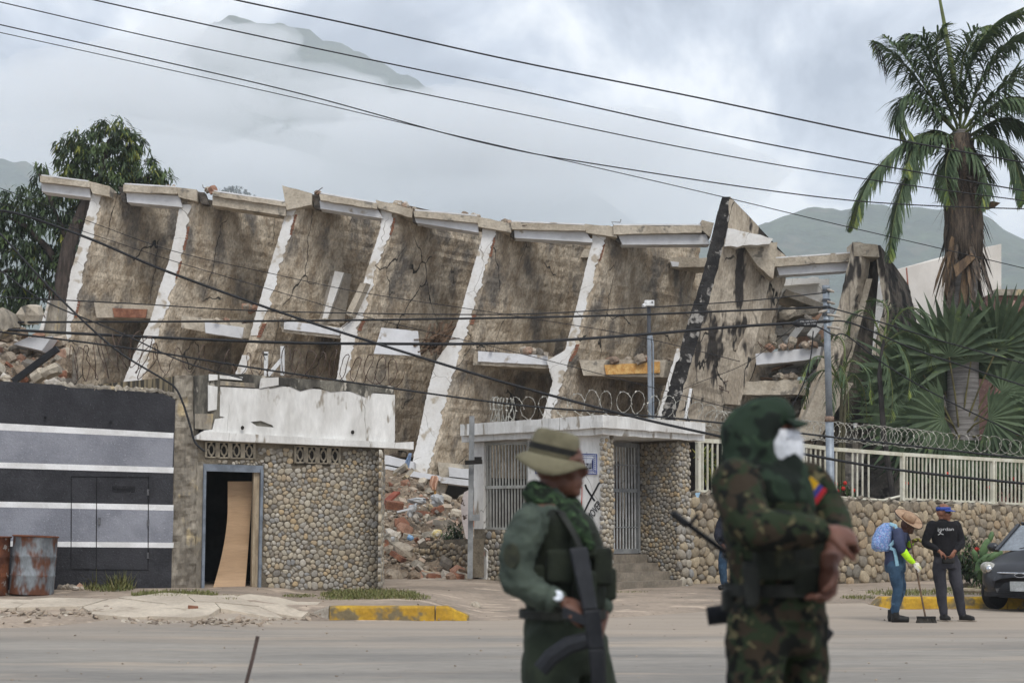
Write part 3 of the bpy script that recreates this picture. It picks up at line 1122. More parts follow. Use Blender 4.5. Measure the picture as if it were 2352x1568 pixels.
def stone_mesh(mb, c, cell, place, gap, hgt, rg, nv=9):
    """one rounded cobble over a cell; place(u, v, out) -> world point"""
    cx, cy = c
    rad = []
    for j in range(nv):
        a = 2 * pi * j / nv + rg.uniform(-.12, .12)
        dx, dy = cos(a), sin(a)
        best = 1e9
        for i in range(len(cell)):
            (ax, ay), (bx, by) = cell[i], cell[(i + 1) % len(cell)]
            ex, ey = bx - ax, by - ay
            den = dx * ey - dy * ex
            if abs(den) < 1e-9:
                continue
            t = ((ax - cx) * ey - (ay - cy) * ex) / den
            s = ((ax - cx) * dy - (ay - cy) * dx) / den
            if t > 0 and -.001 <= s <= 1.001:
                best = min(best, t)
        rad.append((a, best if best < 1e8 else 0.03))
    rs = [r for _, r in rad]
    sm = [max(.01, .16 * rs[j - 1] + .68 * rs[j] + .16 * rs[(j + 1) % nv] - gap) for j in range(nv)]
    mean = sum(sm) / nv
    sm = [lerp(r, min(r, mean * 1.3), .35) for r in sm]
    hh = hgt * rg.uniform(.7, 1.25)
    tx, ty = rg.uniform(-.25, .25), rg.uniform(-.25, .25)
    vs = []
    for f, h in ((1.0, -.02), (.95, .62), (.74, .94)):
        for j in range(nv):
            a = rad[j][0]
            ox, oy = cos(a) * sm[j] * f, sin(a) * sm[j] * f
            vs.append(place(cx + ox, cy + oy, h * hh * (1 + tx * ox / mean + ty * oy / mean) if h > 0 else h))
    vs.append(place(cx, cy, hh))
    fs = []
    for i in range(2):
        for j in range(nv):
            fs.append((i * nv + j, i * nv + (j + 1) % nv, (i + 1) * nv + (j + 1) % nv, (i + 1) * nv + j))
    for j in range(nv):
        fs.append((2 * nv + j, 2 * nv + (j + 1) % nv, 3 * nv))
    mb.add(vs, fs)
    return mean


class Cobbles:
    """collects cobbles of one thing; the 300 largest become parts, the rest one joined part"""
    def __init__(self):
        self.st = []

    def fill(self, plane, poly_px, size, seed, gap, hgt, out=0.0, holes=(), var=.3, weight=1.0):
        pp = [plane.uv(plane.at(x, y, out)) for x, y in poly_px]
        hh = [[plane.uv(plane.at(x, y, out)) for x, y in h] for h in holes]
        rg = random.Random(seed)
        for c, cell in cells(pp, size, seed, .36, hh, var):
            mb = MB()
            m = stone_mesh(mb, c, cell, lambda u, v, o: plane.pt(u, v, out + o), gap, hgt, rg)
            self.st.append((m * weight, mb))
        return self

    def build(self, mat, parent, name='stone', limit=300):
        self.st.sort(key=lambda t: -t[0])
        for _, mb in self.st[:limit]:
            mb.build(name, mat, parent, True)
        if len(self.st) > limit:
            j = MB()
            for _, mb in self.st[limit:]:
                j.add(mb.v, mb.f)
            j.build('small_stones', mat, parent, True, kind='stuff')


PEB = [srgb(172, 163, 146), srgb(148, 141, 129), srgb(166, 155, 135), srgb(134, 129, 120), srgb(180, 171, 153), srgb(160, 145, 120), srgb(144, 140, 132), srgb(182, 175, 162), srgb(120, 116, 110), srgb(176, 154, 120), srgb(158, 152, 142), srgb(136, 136, 134)]
PEBBLE = M('pebble', (0, 0, 0), c2=None, rnd=PEB, fine=.22, fscale=26, rough=.7, bump=.25, bscale=40, bdist=.01)
BOULD = [srgb(166, 149, 122), srgb(144, 132, 112), srgb(178, 163, 137), srgb(130, 119, 102), srgb(158, 143, 120), srgb(120, 115, 105), srgb(168, 146, 116)]
BOULDER = M('river_boulder', (0, 0, 0), rnd=BOULD, fine=.28, fscale=16, rough=.8, bump=.35, bscale=18, bdist=.02)
MORTAR = M('stone_mortar', srgb(122, 113, 98), srgb(98, 90, 78), 4, .95, .6, 20, fine=.3)
WHITEW = M('weathered_whitewash', srgb(224, 223, 219), srgb(200, 198, 193), 1.6, .85, .35, 9, stretch=(1.7, 1.7, .55), c3=srgb(150, 142, 130), c3lo=.60, c3hi=.68, c3scale=2.6, fine=.09, fscale=12, bdist=.015, crack=.7, crackc=(.25, .235, .21), crackw=.006)
GREYC = M('old_grey_concrete', srgb(160, 152, 138), srgb(120, 113, 102), 2.2, .95, .9, 8, stretch=(1, 1, .45), c3=srgb(176, 160, 128), c3lo=.55, c3hi=.68, fine=.3, fscale=14, bdist=.05)
MOULD = M('mouldy_concrete', srgb(120, 116, 106), srgb(64, 62, 58), 2.6, .95, .8, 9, stretch=(1.5, 1.5, .6), c3=srgb(170, 164, 152), fine=.3, bdist=.03)
STEEL = M('galvanised_steel', srgb(150, 158, 166), srgb(126, 134, 142), 3, .5, .05, 30, metal=.3, fine=.1)
PAINTBLUE = M('blue_grey_steel', srgb(122, 130, 140), srgb(100, 107, 116), 5, .6, .1, 20, fine=.12)
BLACKIN = M('room_shade', srgb(52, 49, 46), srgb(36, 34, 32), 1, .95)  # near-black tone puts the shade of room and vents into the colour


# ================================================================ striped wall on the left
def build_striped():
    pl = Plane(-80, 26.5, 398, 27.1)
    root = empty('striped_wall', pl.at(200, 1345), 'black grey and white striped street wall behind the rusty drums', 'wall')
    blackp = M('black_paint', srgb(52, 52, 56), srgb(38, 38, 42), 2.0, .6, .8, 26, c3=srgb(80, 80, 84), c3lo=.62, c3hi=.72, c3scale=40, fine=.3, fscale=60, bdist=.012)
    greyp = M('grey_paint', srgb(142, 144, 152), srgb(120, 122, 130), 1.4, .65, .8, 26, c3=srgb(162, 164, 170), c3lo=.60, c3hi=.72, c3scale=40, fine=.14, fscale=60, bdist=.012)
    whitep = M('stripe_white', srgb(232, 232, 232), srgb(214, 213, 211), 3, .7, .5, 26, fine=.06, bdist=.01)
    top = [(-120, 870), (0, 875), (70, 879), (141, 884), (161, 890), (235, 893), (322, 899), (375, 904), (403, 916)]
    q = top + [(398, 1100), (393, 1356), (-120, 1352)]
    pl.block(q, .28, blackp, 'wall', root)
    for k, (a, b, c, d) in enumerate(((984, 1004, 1063, 1075), (1162, 1170, 1244, 1247))):
        pl.block([(-110, a - 5), (399, b), (397, c), (-110, d - 14 if k == 0 else d - 4)][:2] + [(396, d), (-110, c)], .02, greyp, 'grey_band', root, .0025)
    for a, b, c, d in ((971, 987, 994, 1006), (1061, 1074, 1073, 1086), (1151, 1164, 1159, 1172), (1242, 1254, 1245.5, 1257.5)):
        pl.block([(-110, a - (c - a) * .25), (399, c), (398, d), (-110, b - (d - b) * .25)], .02, whitep, 'white_stripe', root, .005)
    # flush service doors; raised dark bars and plate painted for gap and slot shade
    gapm = M('gap_shade', srgb(30, 30, 32), srgb(22, 22, 24), 8)
    door = pl.block(rect(166, 1096, 340, 1304), .012, blackp, 'service_door', root, .0018)
    for x in (164, 222, 341):
        pl.block([(x - 1, 1094), (x + 1, 1094), (x, 1306), (x - 2, 1306)], .02, gapm, 'gap_shade', root, .008)
    for y in (1094, 1307):
        pl.block([(164, y - 1.2), (341, y + .5), (341, y + 2), (164, y + .6)], .03, gapm, 'gap_shade', root, .012)
    v = pl.block(rect(258, 1116, 310, 1129), .03, gapm, 'vent_slot', root, .007)
    for k in range(4):
        pl.block(rect(259, 1117 + 3.2 * k, 309, 1118.3 + 3.2 * k), .02, blackp, 'louvre', v, .014)
    hm = M('door_hardware', srgb(120, 120, 122), srgb(84, 84, 86), 8, .5)
    MB().box(pl.at(228, 1196, .02), (.03, .05, .12)).build('door_handle', hm, door)
    for y in (1130, 1200, 1275):
        MB().box(pl.at(340, y, .015), (.03, .03, .10)).build('hinge', hm, door)
    for x, y in ((104, 958), (254, 969)):
        MB().tube([pl.at(x, y, .06), pl.at(x, y, -.02)], .022, 8).build('pipe_stub', gapm, root)
    # broken concrete along the top edge
    b = MB()
    for k in range(26):
        x = 141 + k * 10
        y = interpy([(t[1], t[0]) for t in top], x) if 0 else None
    for k in range(30):
        t = k / 29
        x = lerp(140, 400, t)
        y = [lerp(a[1], c[1], clamp((x - a[0]) / (c[0] - a[0]))) for a, c in zip(top, top[1:]) if a[0] <= x <= c[0]][0]
        b.rock(pl.at(x, y, -.1), (.09, .12, .05), k)
    b.build('broken_top', GREYC, root)
    # rough pillar and low side wall
    pil = empty('concrete_pillar', pl.at(425, 1350), 'rough bare concrete pillar between the striped wall and the stone hut', 'pillar')
    mb = MB()
    p2 = Plane(390, 27.12, 470, 27.25)

    def fn(u, v):
        y = lerp(862, 1356, v)
        x0 = lerp(401, 391, v)
        x1 = lerp(452, 466, v)
        p = p2.at(lerp(x0, x1, u), y)
        return p + p2.n * (.05 * nz(p, 3.0, 4) + .045 * nz(p, 9, 2) + (0.02 if .45 < u < .8 else 0)) * (1 if 0 < u < 1 else .3)
    mb.grid(fn, 14, 70, 0, True)
    mb.build('pillar_face', GREYC, pil)
    p2.block([(402, 862), (451, 862), (465, 1356), (392, 1356)], .5, GREYC, 'pillar_core', pil, -.06)
    p3 = Plane(143, 31.5, 402, 27.6)
    p3.block([(140, 893), (250, 880), (402, 864), (402, 920), (140, 925)], .2, M('streaked_wall', srgb(150, 136, 108), srgb(70, 66, 58), 3.5, .95, .5, 8, stretch=(2.2, 2.2, .15), lo=.42, hi=.58, fine=.25), 'side_wall', pil)


build_striped()


# ================================================================ pebble hut
def build_hut():
    pl = Plane(455, 27.2, 877, 28.3)
    root = empty('pebble_hut', pl.at(660, 1354), 'small hut faced with pebbles under a cracked white parapet', 'hut')
    # front wall round the doorway, side walls, back, roof: a real room behind the open door, its shade coloured into the walls
    pl.block([(455, 1000), (882, 1026), (882, 1072), (455, 1068)], .2, MORTAR, 'front_wall', root)
    pl.block([(600, 1060), (880, 1060), (872, 1362), (600, 1358)], .2, MORTAR, 'front_wall', root)
    pl.block([(452, 1060), (470, 1060), (466, 1356), (450, 1356)], .2, GREYC, 'front_wall', root)
    B = lambda u, z, o: pl.pt(u, z, o)
    u0, u1 = pl.uv(pl.at(452, 1200))[0], pl.uv(pl.at(872, 1200))[0]
    b = MB()
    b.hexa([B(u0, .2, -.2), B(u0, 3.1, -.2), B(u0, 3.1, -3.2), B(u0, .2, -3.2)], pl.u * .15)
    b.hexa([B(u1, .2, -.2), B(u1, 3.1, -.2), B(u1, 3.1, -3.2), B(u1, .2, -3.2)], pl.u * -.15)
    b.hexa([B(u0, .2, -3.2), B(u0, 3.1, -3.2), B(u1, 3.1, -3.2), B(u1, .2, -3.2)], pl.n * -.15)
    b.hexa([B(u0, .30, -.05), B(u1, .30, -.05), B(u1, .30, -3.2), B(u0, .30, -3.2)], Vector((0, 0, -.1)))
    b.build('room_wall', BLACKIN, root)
    MB().hexa([pl.at(455, 985, -.02), pl.at(900, 1010, -.02), pl.at(900, 1010, -.02) - pl.n * 3.3, pl.at(455, 985, -.02) - pl.n * 3.3], Vector((0, 0, .14))).build('roof', GREYC, root)
    # parapet: cracked white slabs, ledge, exposed blocks
    pp = [(479, 866), (560, 862), (640, 872), (760, 880), (907, 892), (907, 1012), (479, 990)]
    pl.block([(447, 862), (560, 858), (640, 866), (760, 874), (905, 886), (905, 1008), (447, 985)], .3, MOULD, 'parapet_core', root, .1)
    whites = [[(506, 888), (600, 893), (640, 886), (760, 896), (907, 906), (907, 1022), (700, 1008), (640, 1000), (626, 976), (600, 966), (560, 970), (505, 955)],
              [(478, 884), (500, 888), (498, 940), (478, 944)],
              [(494, 962), (520, 958), (575, 968), (590, 978), (640, 982), (700, 1001), (907, 1015), (908, 1026), (700, 1018), (466, 1008), (468, 988), (488, 986)],
              [(480, 859), (500, 860), (500, 872), (480, 874)], [(505, 861), (558, 866), (556, 873), (505, 869)], [(600, 868), (640, 866), (640, 884), (596, 892), (598, 876)]]
    for k, q in enumerate(whites):
        pl.block(q, .05, WHITEW, 'whitewashed_render', root, .135 + .004 * k)
    pl.block([(448, 950), (490, 950), (486, 986), (448, 984)], .1, GREYC, 'bare_block', root, .13)
    pl.block([(506, 874), (586, 880), (586, 890), (506, 884)], .1, GREYC, 'bare_block', root, .15)
    pl.block([(452, 1000), (466, 990), (908, 1016), (950, 1014), (950, 1032), (908, 1029), (466, 1010), (452, 1008)], .45, WHITEW, 'ledge', root, .22)
    dark = M('drain_hole', srgb(44, 40, 36), srgb(30, 28, 26), 6)
    for x, y in ((557, 982), (810, 992)):
        MB().ball(pl.at(x, y, .20 if y < 985 else .15), (.03, .03, .035)).build('drain_hole', dark, root)  # solid dark balls, coloured for the shade inside the holes
    # moss and dark streaks grow along the top
    pl.block([(600, 868), (760, 876), (905, 888), (905, 905), (860, 900), (840, 912), (800, 896), (760, 900), (730, 888), (690, 898), (660, 884), (620, 892)], .04, MOULD, 'mouldy_strip', root, .146)
    # ventilation blocks: rows of four with an oval ring
    bl = M('vent_block_concrete', srgb(160, 150, 132), srgb(130, 122, 108), 8, .9, .3, 20, fine=.2)
    for x0, y0, x1, y1, sk in ((471, 1013, 587, 1052, 4), (676, 1023, 783, 1064, 4)):
        pl.block([(x0, y0), (x1, y0 + sk), (x1, y1 + sk - 4), (x0, y1)], .12, BLACKIN, 'vent_shade_block', root, .004)  # flush dark block, coloured for the shade behind the vent blocks
        for k in range(4):
            a, c = lerp(x0, x1, k / 4), lerp(x0, x1, (k + 1) / 4)
            dy = sk * k / 4
            mb = MB()
            for q in (rect(a, y0 + dy, a + 5, y1 + dy - 1), rect(c - 5, y0 + dy, c, y1 + dy - 1), rect(a, y0 + dy, c, y0 + dy + 3), rect(a, y1 + dy - 4, c, y1 + dy - 1)):
                pts, v = pl.quad(q, .05, .03)
                mb.prism(pts, v)
            cx, cy = (a + c) / 2, (y0 + y1) / 2 + dy
            ring = [pl.at(cx + 6.5 * cos(2 * pi * j / 14), cy + 12 * sin(2 * pi * j / 14), .012) for j in range(15)]
            mb.tube(ring, .017, 6, False)
            for dx, dyy in ((0, 1), (0, -1), (1, 0), (-1, 0)):
                mb.bar(pl.at(cx + dx * 6.5, cy + dyy * 12, .012), pl.at(cx + dx * 10, cy + dyy * 18, .012), .03)
            mb.build('vent_block', bl, root)
    # pebbles
    cb = Cobbles()
    holes = [rect(672, 1018, 788, 1069)]
    cb.fill(pl, [(612, 1034), (876, 1030), (872, 1358), (604, 1354), (606, 1078)], .088, 3, .003, .02, .0, holes, .8)
    cb.fill(pl, [(500, 1054), (612, 1058), (612, 1070), (500, 1067)], .085, 4, .006, .02)
    cb.fill(pl, [(592, 1028), (674, 1028), (674, 1044), (592, 1044)], .1, 5, .006, .02)
    # right-hand return of the wall
    side = Plane(872, 28.26, 884, 31.0)
    cb.fill(side, [(873, 1036), (881, 1040), (878, 1340), (870, 1356)], .12, 6, .006, .03, .02)
    cb.build(PEBBLE, root)
    # steel door frame, timber jamb, plywood sheet
    fr = MB()
    for a, c in (((470, 1074), (465, 1354)), ((601, 1077), (595, 1356)), ((467, 1073), (604, 1077))):
        fr.bar(pl.at(*a, .02), pl.at(*c, .02), .12, .045, pl.u if a[0] == c[0] or abs(a[0] - c[0]) < 20 else pl.n)
    df = fr.build('door_frame', PAINTBLUE, root)
    for y in (1110, 1190, 1296):
        MB().box(pl.at(604 - (y - 1074) * .02, y, .06), (.03, .05, .10)).build('hinge', PAINTBLUE, df)
    wood = M('old_timber', srgb(176, 160, 136), srgb(146, 130, 108), 5, .85, .3, 20, stretch=(3, 3, .4), fine=.2)
    MB().bar(pl.at(588, 1080, -.08), pl.at(583, 1354, -.08), .13, .1).build('jamb_board', wood, root)
    ply = M('plywood', srgb(182, 152, 120), srgb(166, 137, 106), 1.2, .6, .1, 10, stretch=(.4, .4, 3), c3=srgb(156, 120, 86), c3lo=.6, c3hi=.75, fine=.1, fscale=12)
    mb = MB()

    def sheet(o):
        def fn(u, v):
            y = lerp(1105, 1350, v)
            xl = 523 - 34 * max(0, (v - .25) / .75) ** 1.7
            xr = 580 - 17 * v ** 1.2
            bend = .35 * (v - .2) ** 2 - .05
            return pl.at(lerp(xl, xr, u), y, -.30 + o + bend + .0 * u)
        return fn
    mb.grid(sheet(0), 8, 24, 0, True)
    mb.grid(sheet(-.015), 8, 24, 0, False)
    mb.build('plywood_sheet', ply, None, True, label='bowed sheet of bare plywood leaning in the dark doorway', cat='plywood')


build_hut()


# ================================================================ gate house
GL = Plane(1062, 32.5, 1386, 29.8)       # left face
GR = Plane(1386, 29.8, 1607, 31.95)      # right face


def text_mesh(body, name):
    c = bpy.data.curves.new(name, 'FONT')
    c.body = body
    c.size = 1.0
    c.extrude = .004
    c.align_x, c.align_y = 'CENTER', 'CENTER'
    o = bpy.data.objects.new(name, c)
    col.objects.link(o)
    dg = bpy.context.evaluated_depsgraph_get()
    me = bpy.data.meshes.new_from_object(o.evaluated_get(dg))
    bpy.data.objects.remove(o)
    bpy.data.curves.remove(c)
    me.name = name
    return me


def put_text(body, name, mat, parent, origin, ux, uy, w, h, sub=None):
    """flat lettering of width w and height h (m), centred at origin, ux/uy reading directions"""
    me = text_mesh(body, name)
    xs = [v.co.x for v in me.vertices]
    ys = [v.co.y for v in me.vertices]
    sx, sy = w / (max(xs) - min(xs)), h / (max(ys) - min(ys))
    cx, cy = (max(xs) + min(xs)) / 2, (max(ys) + min(ys)) / 2
    ux, uy = ux.normalized(), uy.normalized()
    n = ux.cross(uy)
    for v in me.vertices:
        v.co = origin + ux * (v.co.x - cx) * sx + uy * (v.co.y - cy) * sy + n * v.co.z
    return link(name, me, mat, parent)


def build_gatehouse():
    root = empty('gatehouse', GL.at(1386, 1353), 'small white gatehouse with pebble pillars and a barred gate under a thick slab', 'gatehouse')
    Cp = GL.at(1386, 1210)
    C = Vector((Cp.x, Cp.y, 0))
    l, r = -GL.u, GR.u
    zt, zb = 3.45, 3.12
    pt = lambda a, b, z: C + l * a + r * b + Vector((0, 0, z))
    LL, RR = 3.75, 3.05
    # roof slab in two layers with chipped edges
    def slab(a0, a1, b0, b1, z0, z1, seed, name):
        mb = MB()
        path = []
        for k in range(30): path.append((lerp(a1, a0, k / 30), b0))
        for k in range(30): path.append((a0, lerp(b0, b1, k / 30)))
        for k in range(12): path.append((lerp(a0, a1, k / 12), b1))
        for k in range(12): path.append((a1, lerp(b1, b0, k / 12)))
        n = len(path)
        vs = []
        for z in (z0, z0 + (z1 - z0) * .5, z1):
            for k, (a, b) in enumerate(path):
                p = pt(a, b, z)
                p.z += .018 * nz((k * .45, z * 9, seed), 1) if z != z0 + (z1 - z0) * .5 else 0
                p += (GL.n + GR.n) * .012 * nz((k * .6, z * 5, seed + 3), 1)
                vs.append(p)
        fs = [(i * n + k, i * n + (k + 1) % n, (i + 1) * n + (k + 1) % n, (i + 1) * n + k) for i in range(2) for k in range(n)]
        fs += [tuple(range(n - 1, -1, -1)), tuple(range(2 * n, 3 * n))]
        mb.add(vs, fs)
        return mb.build(name, WHITEW, root)
    slab(-.10, LL, -.12, RR, zb + .10, zt, 1, 'roof_slab')
    slab(-.02, LL + .05, -.03, RR + .08, zb - .02, zb + .105, 2, 'roof_ledge')
    # walls, set back under the slab
    gb = .12
    L2 = Plane(1062, 32.5, 1386, 29.8, gb)
    R2 = Plane(1386, 29.8, 1607, 31.95, gb)
    L2.block(rect(1212, 990, 1383, 1224), .2, WHITEW, 'wall', root)
    L2.block([(1089, 1016), (1111, 1014), (1111, 1214), (1089, 1214)], .22, WHITEW, 'wall', root)
    L2.block([(1089, 1214), (1383, 1222), (1383, 1362), (1089, 1340)], .25, MORTAR, 'plinth', root, -.01)
    R2.block([(1389, 990), (1409, 992), (1409, 1362), (1389, 1362)], .3, MORTAR, 'pillar', root)
    cb = Cobbles()
    cb.fill(L2, [(1113, 1216), (1382, 1226), (1382, 1350), (1113, 1336)], .12, 21, .007, .025, -.01)
    cb.fill(R2, [(1386, 1004), (1410, 1006), (1410, 1354), (1386, 1354)], .095, 22, .005, .025)
    cb.fill(L2, [(1378, 1004), (1390, 1004), (1390, 1354), (1378, 1354)], .095, 23, .005, .02)
    # porch: back wall line (gate), inner side wall, end pillar
    a_in = 1.12
    bw = 2.42
    z0 = .22
    inner = MB()
    inner.hexa([pt(.12, bw + .01, z0), pt(.12, bw + .01, zb - .02), pt(a_in + .2, bw + .01, zb - .02), pt(a_in + .2, bw + .01, z0)], r * .3)
    inner.build('porch_wall', MORTAR, root)
    IW = Plane(1386, 29.8, 1387, 29.8)
    IW.o, IW.u = pt(a_in, bw, 0), -l
    IW.n = -r
    u1 = a_in - .12

    def fillraw(plane, u0, v0, u1, v1, size, seed, gap, hgt, w=1.0):
        rg = random.Random(seed)
        for c, cell in cells([(u0, v0), (u1, v0), (u1, v1), (u0, v1)], size, seed, .36, (), .3):
            mb = MB()
            m = stone_mesh(mb, c, cell, lambda u, v, o: plane.pt(u, v, o), gap, hgt, rg)
            cb.st.append((m * w, mb))
    fillraw(IW, 0, .35, u1 + .02, zb - .05, .092, 31, .005, .022)
    EP = Plane(1386, 29.8, 1387, 29.8)
    EP.o, EP.u, EP.n = pt(.12, bw, 0), r, GR.n
    fillraw(EP, 0, 1.78, .40, zb - .05, .10, 32, .005, .03)
    fillraw(EP, -.04, .2, .46, 1.82, .19, 33, .006, .05)
    ER = Plane(1386, 29.8, 1387, 29.8)
    ER.o, ER.u, ER.n = pt(.12, bw + .40, 0), l, r
    MB().hexa([pt(.13, bw + .02, z0), pt(.13, bw + .39, z0), pt(1.5, bw + .39, z0), pt(1.5, bw + .02, z0)], Vector((0, 0, zb - .03 - z0))).build('pillar', MORTAR, root)
    cb.build(PEBBLE, root)
    # back wall of the porch left of the gate, gate
    MB().hexa([pt(a_in + .12, .15, z0), pt(a_in + .12, 1.2, z0), pt(a_in + .12, 1.2, zb - .02), pt(a_in + .12, .15, zb - .02)], l * .2).build('wall', WHITEW, root)
    gate = empty('barred_gate', pt(a_in, 1.8, .9), 'grey steel gate of thin upright bars at the top of the porch steps', 'gate')
    gz0, gz1 = .90, 3.05
    g0, g1 = 1.22, 2.36
    fm = M('gate_grey', srgb(150, 152, 152), srgb(124, 126, 126), 4, .55, .1, 20, fine=.1)
    fb = MB()
    for b_ in (g0, g1):
        fb.bar(pt(a_in, b_, gz0), pt(a_in, b_, gz1), .09, .06, r)
    for z in (gz0 + .03, gz1 - .03):
        fb.bar(pt(a_in, g0, z), pt(a_in, g1, z), .06, .09)
    fb.build('gate_frame', fm, gate)
    for z, w in ((1.40, .02), (2.12, .07), (2.62, .02)):
        MB().bar(pt(a_in - .015, g0, z), pt(a_in - .015, g1, z), .03, w).build('crossbar', fm, gate)
    barm = M('bar_paint', srgb(206, 208, 206), srgb(178, 180, 178), 6, .5, .0, fine=.1)
    for k in range(11):
        b_ = lerp(g0 + .1, g1 - .1, k / 10)
        MB().bar(pt(a_in - .01, b_, gz0 + .03), pt(a_in - .01, b_, gz1 - .03), .026, .026, r).build('bar', barm, gate)
    MB().box(pt(a_in - .03, g0 + .16, 1.75), (.05, .05, .16), rotm(0, 0, .8)).build('lock', fm, gate)
    # timber boards closing the passage behind the gate
    wood = M('old_timber', (0, 0, 0))
    brownb = M('brown_board', srgb(112, 82, 62), srgb(88, 64, 50), 4, .8, .3, 16, stretch=(3, 3, .4), fine=.25)
    bd = empty('boarded_passage', pt(a_in + .6, 1.8, .9), 'upright brown boards closing the passage behind the barred gate', 'boards')
    for k in range(6):
        MB().bar(pt(a_in + .55, 1.0 + k * .27, .9), pt(a_in + .55 + .03 * (k % 2), 1.0 + k * .27, 2.72), .25, .03, r).build('board', brownb, bd)
    # steps
    stepm = M('step_concrete', srgb(142, 132, 118), srgb(118, 110, 98), 2.5, .95, .4, 14, fine=.2)
    for k in range(4):
        a0 = .05 + k * .29
        MB().hexa([pt(a0, .28, .1), pt(a0, bw - .002, .1), pt(1.5, bw - .002, .1), pt(1.5, .28, .1)], Vector((0, 0, .28 + .165 * k - .002 * k))).build('step', stepm, root)
    # sign of blue and white tiles
    sign = empty('tile_sign', L2.at(1300, 1065), 'blue and white tiled name plate reading Azul on the white wall', 'sign')
    tw = M('glazed_white', srgb(222, 224, 228), srgb(206, 209, 216), 6, .25, .0, fine=.04, spec=.5)
    tb = M('glazed_blue', srgb(52, 64, 128), srgb(74, 90, 150), 14, .25, .0, fine=.2, spec=.5)
    L2.block([(1229, 1037), (1371, 1042), (1371, 1089), (1229, 1087)], .03, tw, 'tile_face', sign, .02)
    for k in range(6):
        x = lerp(1229, 1371, k / 6)
        L2.block([(x - .4, 1037), (x + .4, 1037), (x + .4, 1088), (x - .4, 1088)], .01, M('tile_joint', srgb(170, 170, 176), srgb(160, 160, 166), 9), 'tile_joint', sign, .0215)
    for q in ([(1229, 1037), (1371, 1042), (1371, 1044), (1229, 1039)], [(1229, 1085), (1371, 1087), (1371, 1089), (1229, 1087)], [(1369.5, 1042), (1371, 1042), (1371, 1089), (1369.5, 1089)], [(1229, 1037), (1230.5, 1037), (1230.5, 1087), (1229, 1087)],
              [(1242, 1048), (1362, 1052), (1362, 1053), (1242, 1049.2)], [(1242, 1076), (1362, 1079), (1362, 1080), (1242, 1077)], [(1361, 1052), (1362.4, 1052), (1362.4, 1080), (1361, 1080)], [(1242, 1048), (1243.2, 1048), (1243.2, 1077), (1242, 1077)]):
        L2.block(q, .01, tb, 'border_line', sign, .0245)
    sc = MB()
    for k in range(26):
        x = lerp(1233, 1367, k / 25)
        for yy, ph in ((1041.5 + 4.2 * k / 25, 0), (1080.5 + 2.6 * k / 25, 1)):
            sc.tube([L2.at(x + 2.3 * cos(a), yy + 2.1 * sin(a + ph * pi), .0225) for a in (0, 1.0, 2.0, 3.1, 4.2, 5.2)], .0045, 5)
    for k in range(8):
        y = lerp(1049, 1082, k / 7)
        for x in (1366, 1236):
            sc.tube([L2.at(x + 2.6 * cos(a), y + 2.0 * sin(a), .0225) for a in (0, 1.0, 2.0, 3.1, 4.2, 5.2)], .0045, 5)
    sc.build('scroll_border', tb, sign)
    ink = M('sign_ink', srgb(30, 32, 58), srgb(24, 26, 48), 5, .4)
    a, b_ = L2.at(1336, 1066, .026), L2.at(1361, 1067, .026)
    put_text('Azul', 'lettering', ink, sign, (a + b_) / 2, L2.u, Vector((0, 0, 1)), (b_ - a).length * .98, .165)
    # spray paint: cross, word, red square
    spray = M('black_spray', srgb(34, 34, 36), srgb(26, 26, 28), 8, .7)
    red = M('red_spray', srgb(206, 74, 62), srgb(190, 60, 52), 8, .7)
    gr = empty('graffiti', L2.at(1360, 1150), 'black sprayed cross and slanting word EMOVER beside the gate pillar', 'graffiti')
    def stroke(pts, w, mat, name, o=.006):
        b = MB()
        vs = []
        for k, p in enumerate(pts):
            q0, q1 = pts[max(0, k - 1)], pts[min(len(pts) - 1, k + 1)]
            dx, dy = q1[0] - q0[0], q1[1] - q0[1]
            n_ = sqrt(dx * dx + dy * dy)
            ox, oy = -dy / n_ * w / 2, dx / n_ * w / 2
            vs += [L2.at(p[0] + ox, p[1] + oy, o), L2.at(p[0] - ox, p[1] - oy, o)]
        m = len(pts)
        back = [v - L2.n * .004 for v in vs]
        b.add(vs, [(2 * k, 2 * k + 2, 2 * k + 3, 2 * k + 1) for k in range(m - 1)])
        return b.build(name, mat, gr)
    stroke([(1344, 1112), (1347, 1121), (1354, 1132), (1361, 1143), (1366, 1150)], 4.2, spray, 'cross_stroke')
    stroke([(1380, 1107), (1375, 1110), (1369, 1122), (1360, 1138), (1350, 1158), (1341, 1178)], 3.8, spray, 'cross_stroke', .008)
    a, b_ = L2.at(1351, 1192, .007), L2.at(1376, 1156, .007)
    ux = (b_ - a)
    put_text('EMOVER', 'sprayed_word', spray, gr, (a + b_) / 2, ux, L2.n.cross(ux), ux.length * 1.18, .15)
    stroke([(1306, 1118), (1337, 1119)], 1.6, red, 'red_line')
    stroke([(1337, 1118), (1336, 1150), (1335, 1180)], 1.6, red, 'red_line', .009)
    # window grille
    gm = M('grille_paint', srgb(172, 172, 166), srgb(146, 146, 140), 5, .6, fine=.15)
    gri = empty('window_grille', L2.at(1160, 1214), 'tall window grille of upright grey bars left of the blue sign', 'grille')
    for y0, y1 in ((1019, 1017), (1119, 1117), (1214, 1214)):
        MB().bar(L2.at(1110, y0, -.06), L2.at(1213, y1, -.06), .05, .06).build('rail', gm, gri)
    for k in range(15):
        x = lerp(1113, 1211, k / 14)
        MB().bar(L2.at(x, 1019, -.06), L2.at(x, 1214, -.06), .024, .024, L2.u).build('bar', gm, gri)
    # sliding gate post and marker stone on the left
    gp = empty('gate_post', L2.at(1083, 1326), 'tall grey steel gate post at the left corner of the gatehouse', 'post')
    bp, tp = P(1079.5, 1328, 31.2), P(1084, 955, 31.2)
    MB().bar(bp, tp, .10, .10, Vector((1, 0, 0))).build('post', M('gate_grey', (0, 0, 0)), gp)
